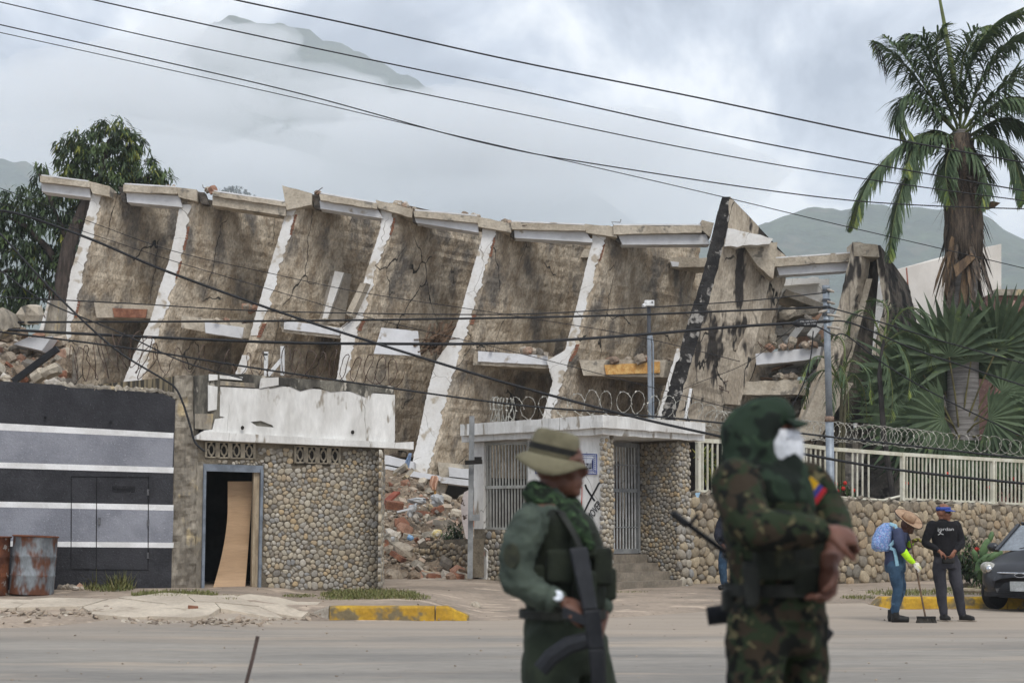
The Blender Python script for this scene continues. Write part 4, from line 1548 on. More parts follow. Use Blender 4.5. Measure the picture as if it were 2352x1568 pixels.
    MB().bar(P(1068, 1062, 31.0), P(1108, 1060, 31.0), .07, .08).build('roller_bracket', M('drain_hole', (0, 0, 0)), gp)
    MB().box(P(1098, 1056, 31.0), (.14, .06, .12)).build('roller', M('drain_hole', (0, 0, 0)), gp)
    MB().box(P(1090, 1188, 31.05), (.2, .05, .12)).build('latch', fm, gp)
    ms = L2.block([(1101, 1262), (1110, 1256), (1117, 1264), (1118, 1300), (1115, 1332), (1099, 1332), (1101, 1300)], .08, WHITEW, 'whitewashed_patch', root, .045)
    L2.block([(1107, 1264), (1112, 1266), (1112, 1278), (1107, 1279)], .01, red, 'red_dab', ms, .048)


build_gatehouse()


# ================================================================ boundary wall and fence
BW = Plane(1598, 33.0, 2352, 41.0)


def build_boundary():
    root = empty('boulder_wall', BW.at(1950, 1336), 'low boundary wall of rounded boulders behind the street sweeper', 'wall')
    topx = [(1590, 1134), (1918, 1146), (2153, 1157), (2500, 1168)]
    BW.block(topx + [(2500, 1330), (1590, 1352)], .35, MORTAR, 'wall_core', root, -.02)
    cb = Cobbles()
    cb.fill(BW, [(1562, 1139), (1918, 1150), (2153, 1160), (2440, 1166), (2440, 1326), (1918, 1344), (1562, 1350)], .225, 41, .002, .05, -.02, (), .9)
    cb.build(BOULDER, root)
    b = MB()
    for k in range(40):
        x = lerp(1600, 2400, k / 39)
        y = lerp(1133, 1163, k / 39)
        b.rock(BW.at(x, y + 3, -.15), (.18, .2, .045), k + 200)
    b.build('wall_coping', GREYC, root)
    cream = M('cream_paint', srgb(214, 212, 196), srgb(190, 186, 166), 3, .6, .1, 20, c3=srgb(150, 120, 90), c3lo=.7, c3hi=.76, c3scale=9, fine=.08)
    f = empty('railing_fence', BW.at(1950, 1140), 'cream steel railing of upright bars standing on the boulder wall', 'fence')
    railt = [(1598, 1008), (1830, 1018), (1914, 1028), (2072, 1040), (2352, 1056), (2450, 1061)]
    railb = [(1598, 1131), (1914, 1142), (2072, 1149), (2352, 1161), (2450, 1165)]
    ya = lambda pl, x: [lerp(a[1], c[1], (x - a[0]) / (c[0] - a[0])) for a, c in zip(pl, pl[1:]) if a[0] <= x <= c[0]][0]
    for a, c in zip(railt, railt[1:]):
        MB().bar(BW.at(a[0], a[1] + 3, -.15), BW.at(c[0], c[1] + 3, -.15), .06, .085).build('top_rail', cream, f)
    for a, c in zip(railb, railb[1:]):
        if a[0] >= 2070 or c[0] <= 1920:
            MB().bar(BW.at(a[0], a[1] - 4, -.15), BW.at(c[0], c[1] - 4, -.15), .05, .05).build('bottom_rail', cream, f)
    MB().tube([BW.at(1920, 1140, -.14), BW.at(1980, 1146, -.1), BW.at(2030, 1148, -.05), BW.at(2066, 1139, -.1)], .028, 6).build('bent_rail', cream, f)
    for x in (1604, 1842, 2073, 2280, 2420):
        MB().bar(BW.at(x, ya(railt, x), -.15), BW.at(x, ya(railb, x), -.15), .09, .09, BW.u).build('post', cream, f)
    xs = [1614, 1625, 1636, 1648] + [1660 + 10.5 * k for k in range(17)] + [1852, 1862, 1873, 1884, 1895, 1921, 1958, 1969, 1981, 1995] + [2083 + 8.9 * k for k in range(39)]
    for x in xs:
        if abs(x - 2280) < 4 or x > 2440:
            continue
        MB().bar(BW.at(x, ya(railt, x) + 4, -.15), BW.at(x, ya(railb, x) - 4, -.15), .03, .03, BW.u).build('bar', cream, f)


build_boundary()
# ================================================================ plants
UP = Vector((0, 0, 1))


def leaf(mb, p, d, ln, w, droop=.4, seg=2, mi=0, up=UP, fold=0.0):
    """narrow pointed leaf from p along d, bending down"""
    d = d.normalized()
    s, u = frame(d, up)
    vs = [p + s * w * .25, p - s * w * .25]
    q = p
    dd = Vector(d)
    for k in range(1, seg + 1):
        dd = (dd - UP * droop / seg).normalized()
        q = q + dd * ln / seg
        if k < seg:
            ww = w * (1 - .35 * (k / seg))
            vs += [q + s * ww / 2, q - s * ww / 2]
        else:
            vs.append(q)
    fs = [(2 * k, 2 * k + 1, 2 * k + 3, 2 * k + 2) for k in range(seg - 1)]
    b = 2 * (seg - 1)
    fs.append((b, b + 1, b + 2))
    mb.add(vs, fs, mi)


def bez(pts, t):
    """smooth curve through a control polyline (Catmull-Rom)"""
    n = len(pts) - 1
    k = min(int(t * n), n - 1)
    f = t * n - k
    p0, p1, p2, p3 = pts[max(k - 1, 0)], pts[k], pts[k + 1], pts[min(k + 2, n)]
    return .5 * ((2 * p1) + (p2 - p0) * f + (2 * p0 - 5 * p1 + 4 * p2 - p3) * f * f + (3 * p1 - p0 - 3 * p2 + p3) * f ** 3)


PALM = M('palm_leaf', srgb(90, 108, 76), srgb(66, 86, 58), 2.0, .65, c3=srgb(112, 126, 66), c3lo=.60, c3hi=.75, fine=.25, trans=.18, spec=.4)
PALMTIP = M('palm_leaf_yellow', srgb(132, 142, 70), srgb(96, 116, 56), 3, .6, fine=.2, trans=.2)
PALMDRY = M('palm_dry', srgb(128, 106, 82), srgb(84, 70, 58), 3, .9, .4, 20, stretch=(3, 3, .5), fine=.35)
PALMBARK = M('palm_bark', srgb(146, 142, 138), srgb(112, 108, 104), 2.5, .9, .5, 5, stretch=(.5, .5, 8), fine=.2, bdist=.03)
FIBRE = M('palm_fibre', srgb(104, 92, 80), srgb(66, 60, 55), 4, .95, .7, 16, stretch=(4, 4, .6), c3=srgb(140, 112, 84), c3lo=.64, c3hi=.72, fine=.35)
RACHIS = M('palm_rachis', srgb(104, 116, 66), srgb(88, 92, 58), 3, .6, fine=.15)


def frond(parent, pts, n=44, ll=.75, w=.045, droop=.9, seed=0, mats=None, name='frond', spread=.75, start=.12, tipyellow=.82):
    rg = random.Random(seed)
    mb = MB()
    K = 14
    cur = [bez(pts, k / K) for k in range(K + 1)]
    mb.tube(cur, [lerp(.032, .006, k / K) for k in range(K + 1)], 5, True, 1)
    for k in range(n):
        t = lerp(start, .995, k / (n - 1))
        p = bez(pts, t)
        d = (bez(pts, min(1, t + .02)) - bez(pts, max(0, t - .02))).normalized()
        s, u = frame(d)
        L_ = ll * (sin(pi * clamp(t * .9 + .12)) ** .6) * rg.uniform(.8, 1.1)
        for sg in (-1, 1):
            dd = d * lerp(.45, .95, t) + s * sg * spread + u * rg.uniform(-.1, .35)
            leaf(mb, p, dd, L_, w * rg.uniform(.8, 1.3), droop * rg.uniform(.6, 1.4), 3, 2 if t > tipyellow and rg.random() < .5 else 0)
    return mb.build(name, mats or [PALM, RACHIS, PALMTIP], parent)


def build_tall_palm():
    Y = 43.0
    base = P(2212, 1250, Y)
    root = empty('palm_tree', Vector((base.x, Y, gz(8, 40))), 'tall palm with drooping green fronds and a shaggy brown trunk', 'tree')
    hub = P(2205, 320, Y)
    tr = [P(x, y, Y) for x, y in ((2213, 1310), (2212, 1000), (2212, 740), (2210, 640), (2214, 520), (2210, 430), (2207, 350), (2205, 300))]
    mb = MB()
    mb.tube(tr, [.46, .42, .40, .40, .43, .40, .34, .20], 18)
    mb.build('trunk', [PALMBARK], root, True)
    mb = MB()
    mb.tube([P(x, y, Y - .02) for x, y in ((2213, 600), (2214, 520), (2212, 440), (2207, 360), (2203, 310))], [.50, .52, .47, .42, .30], 16)
    mb.build('crown_shaft', FIBRE, root, True)
    # dead leaf bases and hanging skirt
    rg = random.Random(3)
    for j in range(46):
        a = rg.uniform(-pi, pi)
        y0 = rg.uniform(400, 660) if j % 3 else rg.uniform(540, 640)
        c = P(2212, y0, Y)
        p = c + Vector((cos(a) * .44, sin(a) * .44, 0))
        d = Vector((cos(a) * rg.uniform(.15, .6), sin(a) * rg.uniform(.15, .6), -1 if y0 > 480 else rg.uniform(-1, .7)))
        b = MB()
        ln = rg.uniform(.7, 1.5) if y0 > 520 else rg.uniform(.5, 1.2)
        leaf(b, p, d, ln, rg.uniform(.10, .26), rg.uniform(.0, .6), 3, 0, Vector((cos(a), sin(a), .2)))
        for q in range(5):
            leaf(b, p + Vector((rg.uniform(-.1, .1), rg.uniform(-.1, .1), -rg.uniform(0, .3))), d + Vector((rg.uniform(-.2, .2), 0, -.2)), ln * rg.uniform(.6, 1.1), .035, .4, 3)
        b.build('dead_leaf_base', FIBRE if j % 4 else PALMDRY, root)
    # pale torn sheath in the middle of the skirt
    b = MB()
    b.hexa([P(2190, 610, Y - .75), P(2232, 580, Y - .75), P(2240, 592, Y - .75), P(2196, 636, Y - .75)], Vector((.02, .1, 0)))
    b.build('torn_sheath', PALMDRY, root)
    fr = [  # pixel controls, depth of tip relative to trunk
        ([(2200, 325), (2120, 308), (2040, 360), (1985, 440), (1962, 525)], -1.0, 60), ([(2200, 330), (2125, 332), (2085, 400), (2055, 500), (2042, 605)], -1.6, 60),
        ([(2195, 300), (2120, 200), (2060, 130), (2004, 92)], .8, 50), ([(2200, 290), (2150, 160), (2120, 92), (2080, 78)], -.4, 46), ([(2196, 300), (2140, 245), (2088, 218), (2066, 255), (2105, 330)], -.8, 50),
        ([(2205, 290), (2225, 150), (2285, 62), (2356, 24)], -.3, 50), ([(2208, 295), (2265, 160), (2330, 85), (2420, 60)], 1.0, 50), ([(2210, 300), (2295, 205), (2370, 150), (2440, 190)], -1.3, 50),
        ([(2212, 320), (2300, 275), (2370, 300), (2430, 400)], .2, 50), ([(2212, 330), (2262, 312), (2318, 345), (2345, 420), (2352, 470)], -1.4, 52), ([(2204, 285), (2210, 160), (2245, 85), (2290, 70)], 1.2, 44),
        ([(2200, 295), (2165, 190), (2150, 110), (2170, 70)], 1.2, 40), ([(2198, 320), (2150, 300), (2105, 320), (2090, 380)], 1.2, 44), ([(2208, 335), (2232, 345), (2262, 400), (2252, 480)], -.9, 40), ([(2200, 335), (2180, 352), (2172, 400), (2182, 470)], -.9, 36),
        ([(2212, 310), (2290, 240), (2350, 230), (2420, 290)], -1.8, 50)]
    for k, (pp, dz, n) in enumerate(fr):
        m = len(pp) - 1
        frond(root, [P(x, y, Y + dz * (i / m) - .15) for i, (x, y) in enumerate(pp)], int(n * 1.6), 1.0, .06, 1.3, k + 1, spread=.6)
        jx, jy = rg.uniform(-26, 26), rg.uniform(-24, 30)
        frond(root, [P(x + jx * (i / m) ** 1.5, y + jy * i / m + 6 * (i == 0), Y - (dz + rg.uniform(-.4, .4)) * (i / m)) for i, (x, y) in enumerate(pp)], int(n * 1.4), .9, .055, 1.3, k + 101, spread=.6)
    b = MB()
    sp = [P(2200, 240, Y), P(2186, 150, Y), P(2170, 60, Y), P(2155, -20, Y), P(2150, -60, Y)]
    b.tube(sp, [.09, .075, .055, .035, .01], 8)
    b.build('spear_leaf', RACHIS, root, True)
    # one brown withered tip
    b = MB()
    for k in range(16):
        leaf(b, P(2006 + k * 1.6, 95 + k * 2, Y + .6), Vector((.25 + rg.uniform(-.2, .2), 0, -1)), rg.uniform(.6, 1.0), .07, .3, 3)
    b.build('withered_leaflets', M('withered', srgb(86, 74, 74), srgb(64, 56, 56), 4, .9), root)


build_tall_palm()


def build_fan_palm():
    Y = 42.8
    root = empty('fan_palm', P(2205, 1200, Y), 'broad fan palm with round pleated leaves behind the railing', 'tree')
    FAN = M('fan_leaf', srgb(88, 104, 76), srgb(66, 82, 58), 1.5, .7, c3=srgb(104, 122, 70), c3lo=.58, c3hi=.76, fine=.15, trans=.12, spec=.4)
    STEM = M('fan_stem', srgb(122, 116, 76), srgb(92, 86, 60), 4, .7, fine=.2)
    core = P(2205, 1010, Y)
    mb = MB()
    mb.tube([P(2207, 1300, Y), P(2206, 1120, Y), core], [.3, .26, .2], 12)
    mb.build('trunk', FIBRE, root, True)
    fans = [(2230, 830, 150, 92, -.6), (2120, 860, 150, 150, -.3), (2320, 830, 150, 60, .1), (2110, 960, 140, 186, -.6), (2240, 870, 140, 100, .8), (2300, 900, 120, 30, -.5), (2330, 960, 120, 0, .2), (2290, 1010, 110, -40, -.6), (2200, 1010, 100, -100, -.7), (2120, 1010, 110, 215, .2),
            (2170, 900, 130, 125, .6), (2350, 880, 150, 40, .7), (2270, 960, 90, -10, -1.0), (2150, 1040, 95, 235, -.4), (2250, 1040, 95, -70, .1), (2180, 820, 140, 110, -1.2), (2290, 800, 140, 75, -1.0), (2080, 900, 130, 165, .6), (2340, 1000, 130, -20, -.9), (2170, 960, 110, 190, -1.3)]
    rg = random.Random(8)
    for k, (x, y, r, ang, dy) in enumerate(fans):
        hub = P(x, y, Y + dy * .7)
        b = MB()
        R_ = 1.15 * r * (Y / FPX)
        a0 = radians(ang)
        axis = Vector((cos(a0), rg.uniform(-.55, .1), sin(a0))).normalized()
        # blade plane spanned by axis and a side direction facing the viewer obliquely
        side = axis.cross(Vector((rg.uniform(-.35, .35), -1, rg.uniform(.0, .6)))).normalized()
        n = axis.cross(side)
        seg = 26
        vs, fs = [hub], []
        for j in range(seg + 1):
            t = lerp(-1.75, 1.75, j / seg)
            d = axis * cos(t) + side * sin(t)
            ln = R_ * (.80 + .2 * cos(t * .8)) * rg.uniform(.93, 1.05)
            pl_ = n * (.035 if j % 2 else -.035)
            vs.append(hub + d * ln * .62 + pl_ * R_)
        for j in range(seg):
            fs.append((0, 1 + j, 2 + j))
        base = len(vs)
        b.add(vs, fs)
        for j in range(seg):
            t = lerp(-1.75, 1.75, (j + .5) / seg)
            d = axis * cos(t) + side * sin(t)
            ln = R_ * (.84 + .2 * cos(t * .8)) * rg.uniform(.9, 1.08)
            tip = hub + d * ln + Vector((0, 0, -.16 * R_ * abs(sin(t))))
            b.add([vs[1 + j], vs[2 + j], tip], [(0, 1, 2)])
        o = b.build('fan_leaf', FAN, root)
        st = MB()
        mid = core.lerp(hub, .5) + Vector((0, -.05, .12))
        st.tube([core, mid, hub], [.03, .025, .02], 6)
        st.build('leaf_stem', STEM, root)


build_fan_palm()


def build_small_palms():
    Y = 38.0
    a = empty('slender_palm', P(1930, 1140, Y), 'slender palm with arching feathery fronds beside the steel street pole', 'tree')
    st = MB()
    for x0, x1 in ((1926, 1934), (1936, 1942)):
        st.tube([P(x0, 1150, Y), P(x1 - 4, 1000, Y), P(x1, 880, Y)], [.05, .045, .03], 7)
    st.build('stem', M('palm_stem', srgb(96, 92, 70), srgb(74, 70, 56), 4, .8, fine=.2), a)
    for k, (pp, dz) in enumerate((([(1932, 890), (1905, 830), (1868, 822), (1836, 880)], -.5), ([(1934, 880), (1900, 850), (1860, 870), (1846, 940)], .4), ([(1934, 880), (1950, 830), (1990, 850), (2004, 930)], -.3), ([(1936, 890), (1960, 860), (1985, 900), (1992, 970)], .5),
                                  ([(1934, 890), (1930, 840), (1946, 880), (1950, 970)], -.7), ([(1934, 890), (1918, 870), (1906, 920), (1900, 990)], -.4), ([(1935, 880), (1940, 800), (1920, 770), (1890, 780)], .6))):
        m = len(pp) - 1
        frond(a, [P(x, y, Y + dz * i / m) for i, (x, y) in enumerate(pp)], 30, .5, .03, .8, 40 + k)
    Y = 40.5
    b = empty('leaning_palm', P(2060, 1150, Y), 'thin dark leaning palm stem with long feathery fronds left of the fan palm', 'tree')
    st = MB()
    st.tube([P(2052, 1150, Y), P(2030, 1000, Y), P(2020, 860, Y), P(2030, 780, Y)], [.08, .075, .06, .045], 8)
    st.build('stem', M('dark_stem', srgb(66, 62, 60), srgb(48, 46, 44), 4, .9, fine=.2), b)
    for k, (pp, dz) in enumerate((([(2028, 790), (2070, 715), (2120, 715), (2150, 770)], -.5), ([(2030, 790), (2080, 760), (2130, 790), (2140, 850)], .3), ([(2028, 800), (2060, 790), (2090, 850), (2084, 920)], -.6), ([(2028, 790), (2000, 720), (1960, 720), (1945, 770)], .4),
                                  ([(2026, 800), (2040, 840), (2050, 900), (2046, 970)], -.3), ([(2026, 790), (2040, 720), (2020, 690), (1990, 690)], .7))):
        m = len(pp) - 1
        frond(b, [P(x, y, Y + dz * i / m) for i, (x, y) in enumerate(pp)], 34, .62, .035, .8, 60 + k)


build_small_palms()


def leaf_crown(mb, blobs, Y, n, ln, w, seed, depth=2.2, droop=.8, hollow=.35, mi=lambda r: 0, down=.55):
    """leaves in tufts spread through px ellipsoids (x, y, rx, ry)"""
    rg = random.Random(seed)
    area = [b[2] * b[3] for b in blobs]
    tot = sum(area)
    s = Y / FPX
    for (x, y, rx, ry), a in zip(blobs, area):
        c = P(x, y, Y)
        for _ in range(max(3, int(n * a / tot / 9))):
            v = Vector((rg.gauss(0, 1), rg.gauss(0, 1), rg.gauss(0, 1))).normalized() * (hollow + (1 - hollow) * rg.random() ** .5) * rg.uniform(.8, 1.15)
            p = c + Vector((v.x * rx * s, v.y * min(depth, rx * s), v.z * ry * s))
            o = (v + Vector((0, 0, .15))).normalized()
            m = mi(rg)
            for _ in range(9):
                d = o * .6 + Vector((rg.uniform(-1, 1), rg.uniform(-1, 1), rg.uniform(-1, .6) - down))
                leaf(mb, p + Vector((rg.uniform(-.1, .1), rg.uniform(-.1, .1), rg.uniform(-.1, .1))), d, ln * rg.uniform(.7, 1.2), w * rg.uniform(.8, 1.2), droop, 2, m if rg.random() < .8 else mi(rg))


def build_left_tree():
    Y = 53.0
    root = empty('mango_tree', P(150, 900, Y), 'leafy mango tree rising behind the left end of the ruin', 'tree')
    bark = M('tree_bark', srgb(84, 74, 68), srgb(58, 52, 48), 3, .95, .8, 9, stretch=(3, 3, .6), fine=.3, bdist=.05)
    mb = MB()
    mb.tube([P(x, y, Y) for x, y in ((146, 960), (146, 760), (148, 640), (160, 560), (195, 470), (235, 390), (250, 320))], [.42, .36, .32, .26, .19, .11, .04], 10)
    for pp, r in (([(150, 640), (110, 570), (60, 520), (20, 500)], .14), ([(160, 560), (130, 500), (110, 440), (90, 400)], .11), ([(195, 470), (260, 440), (320, 410), (370, 405)], .1), ([(200, 460), (180, 400), (170, 340)], .09), ([(235, 390), (290, 350), (310, 310)], .07), ([(148, 680), (80, 640), (20, 620), (-30, 640)], .13)):
        mb.tube([P(x, y, Y + .3) for x, y in pp], [r, r * .8, r * .55, r * .25][:len(pp)], 7)
    mb.build('trunk', bark, root, True)
    L1 = M('mango_leaf', srgb(88, 106, 62), srgb(66, 84, 50), 1.2, .55, fine=.25, trans=.2, spec=.35)
    L2 = M('mango_leaf_dark', srgb(58, 74, 48), srgb(44, 58, 38), 1.2, .55, fine=.25, trans=.12, spec=.35)
    L3 = M('mango_leaf_young', srgb(142, 142, 64), srgb(118, 128, 60), 1.2, .55, fine=.25, trans=.25)
    blobs = [(262, 300, 46, 34), (215, 325, 60, 34), (300, 330, 40, 44), (170, 355, 45, 50), (240, 375, 80, 50), (330, 395, 55, 34), (372, 412, 26, 24), (185, 415, 60, 40), (285, 420, 60, 30)]
    low = [(95, 400, 30, 26), (60, 470, 70, 44), (140, 460, 60, 50), (20, 500, 50, 60), (100, 540, 70, 70), (30, 590, 70, 70), (180, 520, 55, 60), (90, 630, 80, 60), (10, 680, 60, 50), (170, 600, 50, 60), (60, 700, 60, 40), (-50, 560, 60, 120), (150, 690, 50, 50)]
    pick = lambda r: 0 if r.random() < .52 else (1 if r.random() < .78 else 2)
    pick2 = lambda r: 1 if r.random() < .6 else (0 if r.random() < .9 else 2)
    mb = MB()
    leaf_crown(mb, blobs, Y, 4700, .34, .075, 5, 2.0, .9, mi=pick)
    mb.build('crown', [L1, L2, L3], root)
    mb = MB()
    leaf_crown(mb, low, Y + .6, 8000, .34, .08, 6, 2.4, .9, mi=pick2)
    mb.build('lower_crown', [L1, L2, L3], root)
    # tree on a far rise
    root = empty('distant_tree', P(540, 486, 900), 'small far-off tree top showing above the second roof beam', 'tree')
    mb = MB()
    mb.tube([P(542, 492, 900), P(541, 470, 900), P(540, 445, 900)], [.9, .7, .4], 7)
    mb.build('trunk', bark, root)
    mb = MB()
    leaf_crown(mb, [(540, 440, 30, 16), (515, 450, 22, 14), (566, 452, 22, 14), (540, 470, 52, 24)], 900, 2200, 2.0, .9, 9, 9, .3, mi=lambda r: 1)
    mb.build('crown', [L1, L2, L3], root)


build_left_tree()


def build_shrubs():
    G1 = M('shrub_leaf', srgb(72, 96, 50), srgb(54, 76, 40), 2, .6, fine=.25, trans=.15)
    G2 = M('shrub_leaf_dark', srgb(50, 62, 42), srgb(40, 50, 34), 2, .6, fine=.25, trans=.1)
    YL = M('croton_leaf', srgb(170, 164, 70), srgb(120, 132, 60), 5, .55, fine=.2, trans=.15)
    FLW = M('red_flower', srgb(200, 60, 44), srgb(176, 44, 36), 5, .6)
    woody = M('twig', srgb(104, 90, 72), srgb(80, 70, 56), 4, .9)

    def shrub(name, x, y, rx, ry, Y, n, ln, w, mats, label, cat='shrub', seed=1, mi=lambda r: 0, flowers=0, group=None):
        root = empty(name, P(x, y + ry, Y), label, cat, group)
        st = MB()
        rg = random.Random(seed)
        for k in range(6):
            st.tube([P(x + rg.uniform(-4, 4), y + ry, Y), P(x + rg.uniform(-.6, .6) * rx, y + rg.uniform(-.6, .3) * ry, Y + rg.uniform(-.2, .2))], [.015, .006], 5)
        st.build('stem', woody, root)
        mb = MB()
        leaf_crown(mb, [(x, y, rx, ry), (x - rx * .4, y + ry * .3, rx * .6, ry * .6), (x + rx * .4, y + ry * .2, rx * .6, ry * .6)], Y, n, ln, w, seed, .5, .5, .2, mi, .0)
        mb.build('foliage', mats, root)
        for k in range(flowers):
            MB().ball(P(x + rg.uniform(-1, 1) * rx, y + rg.uniform(-1, .4) * ry, Y - .25), .05, None, 6, 4).build('flower', FLW, root)
    shrub('rubble_shrub', 1043, 1238, 26, 40, 33.4, 900, .14, .03, [G1, G2], 'green bush growing from the rubble left of the gate post', seed=3, mi=lambda r: int(r.random() < .5))
    shrub('croton_shrub', 1622, 1066, 17, 36, 34.6, 260, .22, .05, [YL, G1], 'yellow green croton behind the railing beside the gatehouse', seed=4, mi=lambda r: int(r.random() < .4))
    shrub('flowering_shrub', 1935, 1122, 26, 16, 37.2, 300, .12, .035, [G1, G2], 'low shrub with red flowers on top of the boulder wall', seed=5, flowers=6)
    shrub('dark_shrub', 2222, 1280, 36, 52, 32.8, 1100, .13, .04, [G2, G1], 'dark woody shrub behind the man in black', seed=6, mi=lambda r: int(r.random() < .35), flowers=3)
    shrub('leafy_shrub', 2268, 1310, 42, 34, 32.2, 900, .16, .04, [G1, G2], 'bright green low shrub beside the dark parked car', seed=7, mi=lambda r: int(r.random() < .4))
    for k in range(5):
        shrub('hedge_plant', 2120 + 56 * k, 1116, 44, 34, 41.0 + .25 * k, 420, .2, .05, [G1, G2], ['leftmost', 'second from the left', 'middle', 'fourth from the left', 'rightmost'][k] + ' garden plant behind the railing bars under the fan palm', seed=20 + k, mi=lambda r: int(r.random() < .5), flowers=1, group='plants behind the railing')
    # prickly pear
    c = empty('prickly_pear', P(2240, 1335, 32.0), 'green prickly pear cactus with flat oval pads near the car', 'cactus')
    cac = M('cactus_pad', srgb(92, 118, 76), srgb(70, 94, 60), 4, .6, .2, 20, fine=.12)
    for x, y, rx, ry, a in ((2252, 1306, 13, 26, .1), (2262, 1258, 10, 24, .45), (2276, 1232, 6, 13, .3), (2284, 1276, 9, 22, 1.1), (2262, 1282, 8, 16, .9), (2240, 1276, 7, 16, -.3)):
        s = 32.0 / FPX
        MB().ball(P(x, y, 32.0 - .1 * a), (rx * s, .05, ry * s), rotm(0, a, 0), 14, 9).build('pad', cac, c, True)


build_shrubs()


def build_grass():
    GR_ = M('grass_blade', srgb(98, 108, 62), srgb(124, 120, 76), 1.5, .7, fine=.25, trans=.1, rnd=[srgb(86, 104, 54), srgb(128, 122, 78), srgb(104, 112, 62), srgb(140, 130, 92)], rndmix=.9)
    rg = random.Random(14)
    patches = [(250, 1352, 60, 7, 700, .14), (212, 1348, 16, 5, 260, .34), (272, 1350, 28, 5, 420, .30), (400, 1366, 100, 8, 1500, .08), (500, 1372, 60, 5, 300, .05), (850, 1366, 115, 10, 2200, .09), (780, 1374, 50, 4, 250, .06), (950, 1372, 40, 6, 300, .06), (100, 1382, 50, 3, 160, .04), (690, 1368, 40, 4, 200, .05),
               (2080, 1362, 90, 6, 700, .09), (2250, 1358, 110, 8, 900, .10), (1970, 1372, 40, 3, 200, .07), (1450, 1358, 40, 2, 80, .03)]
    mb = MB()
    for x, y, rx, ry, n, h in patches:
        for _ in range(n):
            a, r = rg.uniform(0, 2 * pi), sqrt(rg.random())
            xx, yy = x + cos(a) * r * rx, y + sin(a) * r * ry
            p = ground_at(xx, yy)
            leaf(mb, p - Vector((0, 0, .01)), Vector((rg.uniform(-.6, .6), rg.uniform(-.6, .6), 1)), h * rg.uniform(.5, 1.3), .016, .5, 2)
    mb.build('grass', GR_, None, kind='stuff', label='thin grass tufts growing on the verge and along the walls')


build_grass()
# ================================================================ poles, cables, razor wire
CABLE = M('black_cable', srgb(34, 35, 38), srgb(26, 27, 30), 4, .55)


def cable(pts, Y, r, label, name='cable', Y2=None, group='overhead cables'):
    n = len(pts) - 1
    Y2 = Y if Y2 is None else Y2
    x0, x1 = pts[0][0], pts[-1][0]
    ctl = [P(x, y, lerp(Y, Y2, (x - x0) / (x1 - x0))) for x, y in pts]
    K = 10 * n
    b = MB().tube([bez(ctl, k / K) for k in range(K + 1)], r, 6)
    return b.build(name, CABLE, None, True, label=label, cat='cable', group=group)


